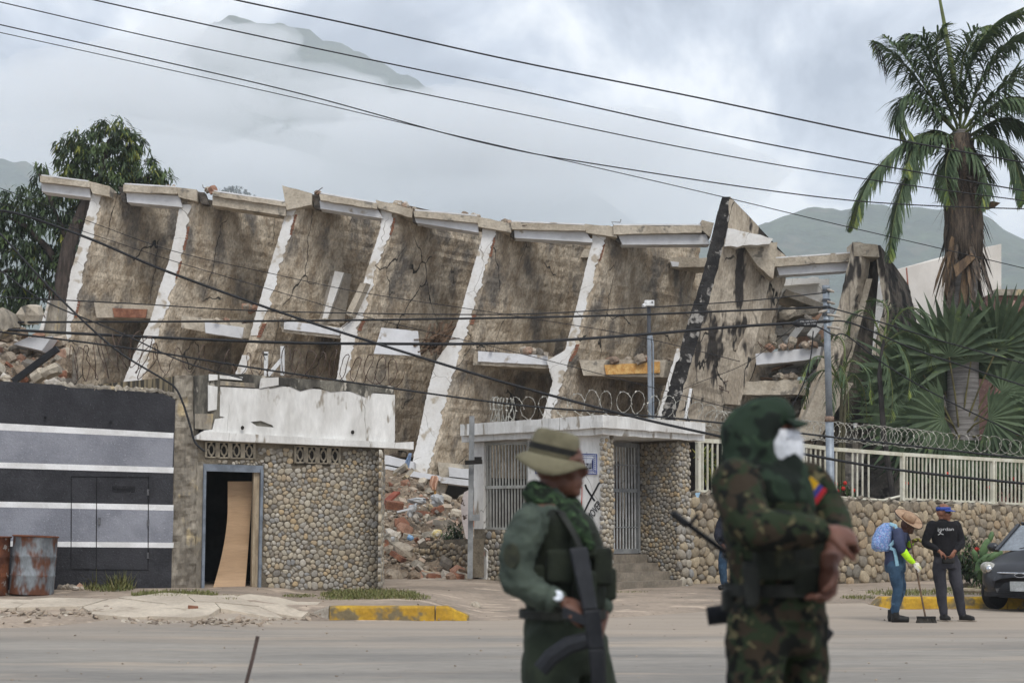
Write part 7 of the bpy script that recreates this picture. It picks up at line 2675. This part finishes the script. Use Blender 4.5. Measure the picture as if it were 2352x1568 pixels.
def build_soldier_right():
    g = Fig(5.7, (1790, 2090), 'soldier in camouflage and dark hood with white face mask, arms folded')
    CAMO = camo('woodland_camouflage', [(srgb(42, 51, 36), 0), (srgb(53, 46, 37), .51), (srgb(94, 88, 65), .63), (srgb(21, 23, 21), .55)], 12)
    HOOD = camo('dark_green_hood', [(srgb(40, 53, 42), 0), (srgb(26, 32, 28), .5), (srgb(50, 66, 50), .64)], 8)
    VEST = M('dark_camo_vest', srgb(36, 41, 33), srgb(24, 27, 24), 9, .92, .2, 60, c3=srgb(48, 50, 38), fine=.12)
    F_ = Vector((1, -.22, 0))
    hc = g.j(1758, 1008)
    b = g.body
    g.head(b, hc, F_, 1.05)
    g.chain(b, [(1745, 1060, 0, .06), (1742, 1095, 0, .065)])
    tor = [(1744, 1090, 0, .10, .14), (1756, 1125, .02, .14, .19), (1768, 1200, .02, .145, .18), (1776, 1290, .02, .14, .165), (1786, 1370, .02, .145, .17), (1788, 1430, .02, .15, .175)]
    g.torso(b, tor)
    armn = [(1694, 1112, -.20), (1706, 1165, -.27), (1736, 1214, -.33), (1815, 1218, -.36), (1890, 1222, -.33)]
    armf = [(1852, 1112, .17), (1890, 1160, .16), (1918, 1208, .06), (1924, 1250, -.10), (1906, 1290, -.20)]
    legn = [(1742, 1430, -.10), (1734, 1580, -.11), (1732, 1740, -.11), (1728, 1900, -.10), (1722, 2050, -.10)]
    legf = [(1832, 1430, .10), (1840, 1580, .11), (1838, 1740, .12), (1836, 1890, .13), (1832, 2030, .13)]
    R1 = lambda pts, rr: [(*p, r) for p, r in zip(pts, rr)]
    for a in (armn, armf):
        g.chain(b, R1(a, (.064, .056, .046, .042, .031)))
    for a in (legn, legf):
        g.chain(b, R1(a, (.095, .082, .058, .052, .04)))
        p = g.j(*a[-1])
        b.tube([p - Vector((.04, 0, .03)), p + Vector((.06, 0, -.05)), p + Vector((.17, 0, -.065))], [.04, .042, .03], 10)
    g.hand(b, g.j(1894, 1222, -.33), Vector((1, .25, -.15)), Vector((-.1, .6, -.8)), -1, 1.15, 1.15)
    g.hand(b, g.j(1906, 1286, -.20), Vector((-.1, -.1, -1)), Vector((-.9, -.3, .1)), -1, 1.2, 1.3)
    g.piece('body', b, SKIN2, .0075, sm=3)
    g.eyes(hc, F_, 1.05)
    mb = MB()
    g.torso(mb, [(x, y, d, a + .02, c + .018) for x, y, d, a, c in tor])
    g.chain(mb, R1(armn[:4] + [(1878, 1222, -.335)], (.094, .086, .076, .066, .048)))
    g.chain(mb, R1(armf[:3] + [(1926, 1242, -.06)], (.088, .078, .066, .050)))
    g.piece('jacket', mb, CAMO, .0105, .02, crease=.008)
    mb = MB()
    g.torso(mb, [(1784, 1335, .02, .158, .18), (1786, 1400, .02, .162, .18), (1786, 1460, .02, .158, .175), (1786, 1500, .02, .135, .15)])
    g.chain(mb, R1(legn, (.112, .100, .088, .082, .072)))
    g.chain(mb, R1(legf, (.112, .100, .088, .080, .072)))
    g.piece('trousers', mb, CAMO, .012, .028, crease=.008)
    for a in (legn, legf):
        p = g.j(*a[-1])
        mb = MB()
        mb.tube([p + UP * .14, p, p + Vector((.02, 0, -.05))], [.064, .06, .056], 12)
        mb.tube([p + Vector((-.05, 0, -.055)), p + Vector((.08, 0, -.06)), p + Vector((.2, 0, -.07))], [.048, .05, .04], 12)
        g.piece('boot', mb, BOOT, .012)
    # hood over a peaked cap, falling onto the shoulders and chest
    mb = MB()
    hs = [(1760, 915, .05, .05), (1752, 930, .085, .075), (1742, 955, .112, .098), (1732, 985, .118, .108), (1724, 1015, .108, .115), (1722, 1045, .10, .125), (1734, 1078, .13, .16), (1752, 1108, .165, .195), (1766, 1150, .155, .19), (1780, 1185, .10, .13)]
    mb.loft([(g.j(x, y), a, c) for x, y, a, c in hs], 22)
    mb.ball(g.j(1772, 955), (.085, .09, .07), None, 14, 10)
    mb.tube([g.j(1800, 1045, -.02), g.j(1816, 1090, -.05), g.j(1836, 1140, -.06), g.j(1850, 1180, -.05)], [.05, .065, .06, .04], 12)
    mb.tube([g.j(1776, 950, -.09), g.j(1756, 1000, -.115), g.j(1756, 1045, -.12), g.j(1784, 1082, -.10)], [.025, .028, .03, .03], 10)
    g.piece('hood', mb, HOOD, .011, .022, crease=.010)
    cap = MB()
    cap.ball(g.j(1778, 955), (.078, .085, .06), None, 16, 10)
    g.piece('cap', cap, HOOD, .009)

    def brim(u, v):
        a = lerp(-1.1, 1.1, u)
        r = lerp(.07, .125, v)
        return g.j(1772, 966) + Vector((cos(a) * r, sin(a) * r * .85 - .02, -.012 * v - .02 * v * abs(sin(a))))
    pk = MB()
    pk.grid(brim, 14, 4)
    o = pk.build('cap_peak', HOOD, g.root, True)
    m = o.modifiers.new('thick', 'SOLIDIFY')
    m.thickness = .006
    # white mask, its own thing worn on the face
    mk = MB()
    f = F_.normalized()
    s = f.cross(UP).normalized()

    def mask(u, v):
        a = lerp(-1.25, 1.25, u)
        z = lerp(.030, -.108, v)
        bulge = .136 + .016 * sin(pi * v) * cos(a)
        return hc + f * (cos(a) * bulge - .018) + s * sin(a) * .088 * (1 - .25 * abs(v - .4)) + UP * z + Vector((0, -.004, 0))
    mk.grid(mask, 18, 12)
    o = mk.build('face_mask', M('mask_white', srgb(214, 217, 222), srgb(200, 204, 210), 5, .8, .3, 14), None, True, label='white face mask worn by the hooded soldier', cat='mask')
    m = o.modifiers.new('thick', 'SOLIDIFY')
    m.thickness = .004
    for z0 in (.0, -.03, -.06):
        MB().tube([hc + f * (cos(a) * .1515 - .018) + s * sin(a) * .088 + UP * z0 for a in (-.9, -.5, 0, .5, .9)], .0035, 5).build('pleat', M('mask_pleat', srgb(190, 194, 200), srgb(178, 182, 190), 5, .8), o)
    # load vest, belt, holster, pouches
    mb = MB()
    g.torso(mb, [(1760, 1140, .02, .148, .175), (1770, 1200, .02, .164, .19), (1778, 1280, .02, .160, .182), (1784, 1335, .02, .160, .182)])
    v = g.piece('vest', mb, VEST, .012, .015, crease=.008)
    for x, y, d, w, h, t in ((1830, 1265, -.14, .09, .13, .07), (1800, 1290, -.19, .09, .12, .06), (1862, 1280, -.05, .08, .13, .09), (1845, 1330, -.14, .1, .1, .08), (1758, 1290, -.2, .08, .12, .06)):
        o = MB().box(g.j(x, y, d), (w, t, h), rotm(0, 0, .3)).build('pouch', VEST, v)
        bevel(o, .016, 3)
    bt = MB()
    bt.loft([(g.j(1785, y, .02), .183, .198) for y in (1338, 1366)], 30, 0, False)
    o = bt.build('belt', WEB, g.root)
    m = o.modifiers.new('thick', 'SOLIDIFY')
    m.thickness = .006
    o = MB().hexa([g.j(1702, 1290, -.22), g.j(1748, 1290, -.24), g.j(1744, 1392, -.24), g.j(1716, 1400, -.22)], Vector((.01, .06, 0))).build('holster', WEB, g.root)
    bevel(o, .02, 3)
    o = MB().box(g.j(1672, 1378, -.02), (.04, .08, .075)).build('belt_pouch', WEB, g.root)
    bevel(o, .01, 2)
    # shoulder strap and pack edge on the back
    mb = MB()
    mb.tube([g.j(1655, 1170, -.12), g.j(1672, 1118, -.2), g.j(1700, 1080, -.19), g.j(1740, 1072, -.15)], [(.022, .006)] * 4, 8)
    mb.build('strap', WEB, g.root)
    # flag patch on the far arm
    fc = g.j(1868, 1128, .055)
    fl = empty('flag_patch', fc, 'yellow blue and red flag patch on the far sleeve of the hooded soldier', 'patch')
    ux = Vector((.75, .1, -.62)).normalized()
    uy = Vector((.55, -.2, .78)).normalized()
    for k, (t0, t1, c) in enumerate(((-.5, .0, srgb(226, 178, 40)), (.0, .26, srgb(66, 72, 150)), (.26, .5, srgb(190, 50, 60)))):
        q = [fc + ux * t0 * .075 - uy * .035, fc + ux * t1 * .075 - uy * .035, fc + ux * t1 * .075 + uy * .035, fc + ux * t0 * .075 + uy * .035]
        MB().hexa(q, ux.cross(uy) * -.004).build('stripe', M('flag_%d' % k, c, c, 5, .8, fine=.04), fl)
    rifle('black rifle slung behind the hooded soldier, muzzle pointing left', [g.j(1908, 1462, .26), g.j(1820, 1385, .27), g.j(1745, 1325, .27), g.j(1553, 1184, .24)], Vector((.5, 0, 1)))


build_soldier_right()


def build_sweeper():
    g = Fig(24.2, (2060, 1424), 'street sweeper in a straw hat with a blue backpack bending over a broom', zground=gz(6, 24.2))
    F_ = Vector((1, -.15, -.35))
    SHIRT = M('slate_shirt', srgb(70, 78, 102), srgb(52, 58, 84), 2.5, .9, .1, 30, fine=.1)
    JEANS = M('blue_jeans', srgb(56, 80, 102), srgb(40, 62, 84), 3.5, .9, .1, 40, c3=srgb(80, 106, 128), c3lo=.6, c3hi=.72, fine=.12)
    hc = g.j(2084, 1208)
    b = g.body
    g.head(b, hc, Vector((1, -.15, 0)), 1.0)
    g.chain(b, [(2077, 1220, 0, .055), (2068, 1228, 0, .06)])
    tor = [(2066, 1222, 0, .10, .16), (2060, 1234, 0, .125, .18), (2056, 1258, 0, .125, .155), (2055, 1280, 0, .125, .155), (2056, 1298, 0, .135, .165)]
    g.torso(b, tor)
    armn = [(2062, 1222, -.17), (2066, 1245, -.22), (2072, 1262, -.24), (2086, 1280, -.25), (2100, 1294, -.25)]
    armf = [(2074, 1224, .16), (2082, 1245, .18), (2084, 1256, .15), (2090, 1250, .05), (2095, 1243, -.05)]
    legn = [(2055, 1300, -.09), (2058, 1326, -.10), (2062, 1350, -.10), (2058, 1378, -.10), (2056, 1408, -.10)]
    legf = [(2058, 1300, .09), (2064, 1326, .10), (2070, 1350, .10), (2062, 1378, .12), (2052, 1404, .14)]
    R1 = lambda pts, rr: [(*p, r) for p, r in zip(pts, rr)]
    for a in (armn, armf):
        g.chain(b, R1(a, (.055, .048, .042, .038, .028)))
    for a in (legn, legf):
        g.chain(b, R1(a, (.088, .075, .055, .05, .038)))
    g.hand(b, g.j(2100, 1294, -.25), Vector((.7, 0, -.7)), Vector((-.3, .9, -.2)), 1, .8, 1.0)
    g.hand(b, g.j(2094, 1244, -.04), Vector((.7, -.3, .3)), Vector((0, -.5, -.8)), -1, .8, 1.0)
    g.piece('body', b, SKIN, .011, sm=2)
    mb = MB()
    g.torso(mb, [(x, y, d, a + .022, c + .02) for x, y, d, a, c in tor])
    g.chain(mb, R1(armn[:3], (.085, .080, .068)))
    g.chain(mb, R1(armf[:3], (.085, .078, .066)))
    g.piece('shirt', mb, SHIRT, .014, .02)
    mb = MB()
    g.chain(mb, R1([(2070, 1258, -.235)] + armn[3:4] + [(2098, 1291, -.25)], (.062, .052, .036)))
    g.piece('neon_sleeve', mb, M('neon_sleeve', srgb(186, 240, 40), srgb(168, 226, 30), 6, .8), .01)
    mb = MB()
    g.chain(mb, R1([armf[3], (2093, 1246, -.02)], (.05, .042)))
    g.piece('neon_cuff', mb, M('neon_sleeve', (0, 0, 0)), .01)
    gl = M('work_glove', srgb(222, 220, 214), srgb(190, 188, 120), 9, .9)
    mb = MB()
    g.hand(mb, g.j(2100, 1294, -.25), Vector((.7, 0, -.7)), Vector((-.3, .9, -.2)), 1, .8, 1.15)
    g.piece('glove', mb, gl, .009, sm=2)
    mb = MB()
    g.hand(mb, g.j(2094, 1244, -.04), Vector((.7, -.3, .3)), Vector((0, -.5, -.8)), -1, .8, 1.15)
    g.piece('glove', mb, M('dirty_glove', srgb(150, 146, 70), srgb(60, 56, 40), 14, .9), .009, sm=2)
    mb = MB()
    g.torso(mb, [(2056, 1284, 0, .15, .18), (2056, 1300, 0, .155, .185), (2057, 1314, 0, .14, .165)])
    g.chain(mb, R1(legn, (.115, .098, .08, .068, .060)))
    g.chain(mb, R1(legf, (.112, .096, .078, .066, .060)))
    g.piece('jeans', mb, JEANS, .013, .022)
    for x, y, d in ((2056, 1408, -.10), (2048, 1405, .14)):
        p = g.j(x, y, d)
        z0 = gz(p.x, p.y)
        mb = MB()
        mb.tube([p + UP * .04, Vector((p.x, p.y, z0 + .07))], [.06, .062], 12)
        mb.tube([Vector((p.x - .06, p.y, z0 + .05)), Vector((p.x + .08, p.y, z0 + .055)), Vector((p.x + .20, p.y - .02, z0 + .045))], [.05, .055, .042], 12)
        g.piece('boot', mb, BOOT, .012)
    # straw hat tilted forward
    straw = M('straw_hat', srgb(178, 150, 124), srgb(156, 128, 104), 9, .9, .3, 40, fine=.15)
    edge = M('hat_edge', srgb(74, 60, 52), srgb(60, 50, 44), 8, .9)
    c = g.j(2086, 1192)
    az = Vector((.42, -.50, .76)).normalized()
    s = az.cross(Vector((1, 0, 0))).normalized()
    f = s.cross(az).normalized()
    hat = empty('straw_hat', c, 'wide brimmed straw hat with a dark edge on the bending sweeper', 'hat')
    mb = MB()
    mb.loft([(c + az * h, r, r * .9, f, s) for h, r in ((-.01, .105), (.03, .105), (.075, .098), (.10, .08), (.112, .045))], 20)
    mb.build('crown', straw, hat, True)
    br = lambda u, v: c + f * cos(u * 2 * pi) * lerp(.10, .235, v) + s * sin(u * 2 * pi) * lerp(.09, .225, v) + az * (.03 * v * v - .01 + .012 * sin(u * 4 * pi) * v)
    mb = MB()
    mb.grid(br, 36, 5)
    o = mb.build('brim', straw, hat, True)
    m = o.modifiers.new('thick', 'SOLIDIFY')
    m.thickness = .006
    MB().tube([br(k / 36, 1) for k in range(37)], .008, 6, False).build('edge', edge, hat)
    # backpack
    bp = empty('backpack', g.j(2030, 1262), 'blue patterned backpack on the sweeper', 'backpack')
    BL = camo('backpack_print', [(srgb(104, 136, 186), 0), (srgb(150, 176, 214), .52), (srgb(150, 140, 190), .60), (srgb(206, 208, 180), .66)], 26)
    mb = MB()
    mb.loft([(g.j(2026, 1266, -.02), .10, .13), (g.j(2025, 1258, -.02), .15, .16), (g.j(2026, 1236, -.02), .15, .165), (g.j(2033, 1212, -.02), .12, .15), (g.j(2040, 1200, -.02), .06, .10)], 18)
    o = mb.build('bag', BL, bp, True)
    bevel(o, .02)
    mb = MB()
    mb.loft([(g.j(2014, 1262, -.05), .05, .10), (g.j(2012, 1250, -.05), .07, .12), (g.j(2017, 1232, -.05), .06, .11)], 14)
    mb.build('front_pocket', BL, bp, True)
    st = M('pale_strap', srgb(150, 190, 206), srgb(130, 170, 190), 5, .8)
    for pp in ([(2043, 1202, -.14), (2056, 1206, -.2), (2064, 1222, -.2), (2056, 1240, -.2), (2044, 1254, -.17)], [(2044, 1258, -.19), (2054, 1262, -.2), (2058, 1278, -.2), (2061, 1299, -.2)]):
        mb = MB()
        mb.tube([g.j(*p) for p in pp], [(.025, .006)] * len(pp), 6)
        mb.build('strap', st, bp)
    # broom
    top, foot = g.j(2092, 1240, -.10), g.j(2126, 1419, -.22)
    bro = empty('broom', Vector((foot.x, foot.y, gz(foot.x, foot.y))), 'push broom with a long wooden handle held by the sweeper', 'broom')
    MB().tube([top, foot], .014, 8).build('handle', DARKWOOD, bro)
    z0 = gz(foot.x, foot.y)
    bb = MB()
    hx = foot.x + .01
    bb.box((hx, foot.y, z0 + .085), (.27, .06, .03))
    bb.build('broom_head', M('black_boot', (0, 0, 0)), bro)
    bb = MB()
    rg = random.Random(4)
    for k in range(120):
        x = lerp(-.125, .125, rg.random())
        bb.bar(Vector((hx + x, foot.y + rg.uniform(-.025, .025), z0 + .075)), Vector((hx + x * 1.2, foot.y + rg.uniform(-.05, .05), z0 + .004)), .008, .008)
    bb.build('bristles', M('bristle', srgb(74, 70, 64), srgb(54, 52, 48), 9, .9), bro, kind='stuff')


build_sweeper()


def build_man_black():
    g = Fig(24.4, (2180, 1424), 'man in a black printed sweater and blue visor standing beside the broom', zground=gz(6.5, 24.4))
    F_ = Vector((.8, -.55, 0))
    BLK = M('black_sweater', srgb(32, 31, 34), srgb(24, 23, 26), 4, .95, .1, 40, fine=.1)
    GRY = M('charcoal_trousers', srgb(62, 62, 68), srgb(50, 50, 56), 4, .95, .1, 40, fine=.1)
    hc = g.j(2167, 1177)
    b = g.body
    g.head(b, hc, F_, 1.12)
    g.chain(b, [(2164, 1188, 0, .055), (2166, 1198, 0, .06)])
    tor = [(2167, 1197, 0, .15, .10), (2168, 1208, 0, .19, .115), (2168, 1230, 0, .17, .115), (2169, 1255, 0, .15, .11), (2171, 1278, 0, .155, .115), (2173, 1292, 0, .165, .12)]
    g.torso(b, tor, -.25)
    arml = [(2141, 1206, -.02), (2131, 1228, -.04), (2126, 1246, -.06), (2142, 1256, -.18), (2156, 1264, -.24)]
    armr = [(2196, 1206, .04), (2204, 1228, .02), (2208, 1246, -.03), (2202, 1256, -.14), (2192, 1266, -.22)]
    legl = [(2158, 1292, 0), (2158, 1322, -.01), (2162, 1352, -.02), (2164, 1382, 0), (2168, 1410, .02)]
    legr = [(2190, 1292, .02), (2194, 1322, 0), (2200, 1352, -.02), (2205, 1382, 0), (2210, 1412, .0)]
    R1 = lambda pts, rr: [(*p, r) for p, r in zip(pts, rr)]
    for a in (arml, armr):
        g.chain(b, R1(a, (.055, .048, .042, .038, .028)))
    for a in (legl, legr):
        g.chain(b, R1(a, (.088, .075, .055, .05, .038)))
    g.hand(b, g.j(2157, 1265, -.245), Vector((.75, -.1, -.55)), Vector((-.4, .4, -.7)), -1, .5, 1.05)
    g.hand(b, g.j(2192, 1266, -.22), Vector((-.5, -.25, -.75)), Vector((-.3, .7, .3)), 1, .7, 1.05)
    g.piece('body', b, M('tan_skin', srgb(134, 92, 72), srgb(118, 78, 60), 8, .5), .010, sm=2)
    hr = MB()
    hr.ball(hc + UP * .050 - F_.normalized() * .030, (.082, .080, .074), None, 16, 10)
    h = hr.build('hair', M('grey_hair', srgb(74, 68, 64), srgb(52, 48, 46), 30, .9, .3, 60), g.root, True)
    mb = MB()
    g.torso(mb, [(x, y, d, a + .02, c + .018) for x, y, d, a, c in tor[:-1]] + [(2172, 1276, 0, .175, .135)], -.25)
    g.chain(mb, R1(arml[:4] + [(2153, 1262, -.23)], (.080, .070, .062, .052, .042)))
    g.chain(mb, R1(armr[:4] + [(2195, 1263, -.20)], (.080, .070, .062, .052, .042)))
    g.chain(mb, [(2166, 1194, 0, .07), (2167, 1200, 0, .09)])
    g.piece('sweater', mb, BLK, .013, .018)
    mb = MB()
    g.torso(mb, [(2172, 1272, 0, .172, .13), (2173, 1290, 0, .182, .138), (2174, 1304, 0, .17, .13)], -.25)
    g.chain(mb, R1(legl, (.105, .10, .085, .074, .058)))
    g.chain(mb, R1(legr, (.105, .10, .085, .074, .058)))
    g.piece('trousers', mb, GRY, .013, .022)
    for (x, y, d), dx in (((2168, 1411, .02), .03), ((2211, 1413, .0), .12)):
        p = g.j(x, y, d)
        z0 = gz(p.x, p.y)
        mb = MB()
        mb.tube([p + UP * .04, Vector((p.x, p.y, z0 + .07))], [.055, .058], 12)
        mb.tube([Vector((p.x - .03, p.y + .03, z0 + .05)), Vector((p.x + dx * .5, p.y - .06, z0 + .055)), Vector((p.x + dx, p.y - .15, z0 + .045))], [.05, .054, .042], 12)
        o = g.piece('shoe', mb, BOOT, .012)
        mb = MB()
        mb.tube([Vector((p.x - .05, p.y + .03, z0 + .014)), Vector((p.x + dx + .02, p.y - .18, z0 + .014))], [(.05, .013), (.042, .013)], 10)
        mb.build('sole', M('shoe_sole', srgb(150, 140, 126), srgb(128, 118, 106), 6, .8), o)
    # visor
    f = F_.normalized()
    s = f.cross(UP).normalized()
    vz = empty('sun_visor', hc + UP * .05, 'bright blue sun visor on the man in the black sweater', 'visor')
    VB = M('visor_blue', srgb(54, 78, 156), srgb(44, 66, 138), 6, .6)
    mb = MB()
    mb.loft([(hc + UP * (.035 + t), .106, .09, f, s) for t in (0, .05)], 24, 0, False)
    o = mb.build('band', VB, vz, True)
    m = o.modifiers.new('thick', 'SOLIDIFY')
    m.thickness = .006
    mb = MB()
    mb.grid(lambda u, v: hc + UP * (.052 - .03 * v) + f * cos(lerp(-1.2, 1.2, u)) * lerp(.10, .19, v) + s * sin(lerp(-1.2, 1.2, u)) * lerp(.088, .11, v), 14, 4)
    o = mb.build('peak', VB, vz, True)
    m = o.modifiers.new('thick', 'SOLIDIFY')
    m.thickness = .006
    mb = MB()
    mb.grid(lambda u, v: hc + UP * (.022 - .035 * v) + f * (cos(lerp(-1.1, 1.1, u)) * .112) + s * sin(lerp(-1.1, 1.1, u)) * .082, 12, 3)
    mb.build('sunglasses', M('dark_lens', srgb(20, 20, 22), srgb(14, 14, 16), 5, .15), g.root, True)
    # print on the chest
    wp = M('white_print', (0, 0, 0))
    ux = Vector((cos(-.25), sin(-.25), 0))
    n_ = Vector((-ux.y, ux.x, 0))
    c = g.j(2172, 1215.5, -.175)
    put_text('jordan', 'chest_print', wp, g.root, c, ux, UP, .235, .062)
    q = g.j(2160, 1226, -.17)
    mb = MB()
    for a, e in (((0, .012), (.0, .04)), ((0, .012), (-.035, -.012)), ((0, .012), (.045, -.006)), ((0, .03), (.018, .052)), ((0, .028), (-.022, .036))):
        mb.bar(q + ux * a[0] + UP * a[1], q + ux * e[0] + UP * e[1], .010, .006, n_)
    mb.build('chest_emblem', wp, g.root)
    o = MB().box(g.j(2178, 1286, -.20), (.19, .07, .10), rotm(0, 0, -.2)).build('waist_bag', None or M('black_boot', (0, 0, 0)), None, label='black waist bag worn by the man in the black sweater', cat='bag')
    bevel(o, .03, 3)
    # someone in jeans half hidden behind the hooded soldier
    g = Fig(30.2, (1662, 1354), 'person in faded blue jeans and dark top almost hidden behind the hooded soldier', zground=gz(4, 30.2))
    b = g.body
    g.head(b, g.j(1678, 1160), Vector((-.6, -.7, 0)), 1.0)
    g.chain(b, [(1679, 1172, 0, .055), (1680, 1182, 0, .06)])
    tor = [(1680, 1182, 0, .15, .10), (1680, 1195, 0, .18, .11), (1679, 1220, 0, .16, .11), (1678, 1252, 0, .155, .115)]
    g.torso(b, tor)
    leg1 = [(1668, 1252, 0), (1662, 1278, -.03), (1660, 1305, -.06), (1662, 1328, -.03), (1666, 1346, 0)]
    leg2 = [(1690, 1252, 0), (1694, 1278, -.06), (1690, 1305, -.10), (1692, 1328, 0), (1698, 1346, .05)]
    a1 = [(1661, 1190, 0), (1652, 1212, 0), (1648, 1232, -.05), (1656, 1246, -.1), (1664, 1256, -.12)]
    a2 = [(1699, 1190, 0), (1708, 1212, 0), (1710, 1232, -.05), (1704, 1246, -.1), (1698, 1256, -.12)]
    for a in (leg1, leg2):
        g.chain(b, R1(a, (.088, .075, .055, .05, .038)))
    for a in (a1, a2):
        g.chain(b, R1(a, (.055, .048, .042, .038, .028)))
        g.hand(b, g.j(*a[-1]), Vector((0, -.2, -1)), Vector((0, 1, 0)), 1, .4, 1.0)
    g.piece('body', b, SKIN, .012, sm=2)
    mb = MB()
    g.torso(mb, [(x, y, d, a + .02, c + .02) for x, y, d, a, c in tor])
    for a in (a1, a2):
        g.chain(mb, R1(a[:4], (.085, .075, .065, .055)))
    g.piece('top', mb, M('navy_top', srgb(44, 46, 58), srgb(34, 36, 46), 5, .9), .015, .02)
    mb = MB()
    g.torso(mb, [(1678, 1246, 0, .175, .135), (1679, 1262, 0, .18, .14), (1680, 1272, 0, .16, .13)])
    for a in (leg1, leg2):
        g.chain(mb, R1(a, (.105, .10, .082, .07, .062)))
    g.piece('jeans', mb, M('blue_jeans', (0, 0, 0)), .014, .025)
    for (x, y, d) in (leg1[-1], leg2[-1]):
        p = g.j(x, y, d)
        z0 = gz(p.x, p.y)
        mb = MB()
        mb.tube([Vector((p.x + .04, p.y + .03, z0 + .06)), Vector((p.x - .06, p.y - .05, z0 + .055)), Vector((p.x - .13, p.y - .12, z0 + .045))], [.05, .054, .042], 12)
        g.piece('shoe', mb, BOOT, .014)


build_man_black()
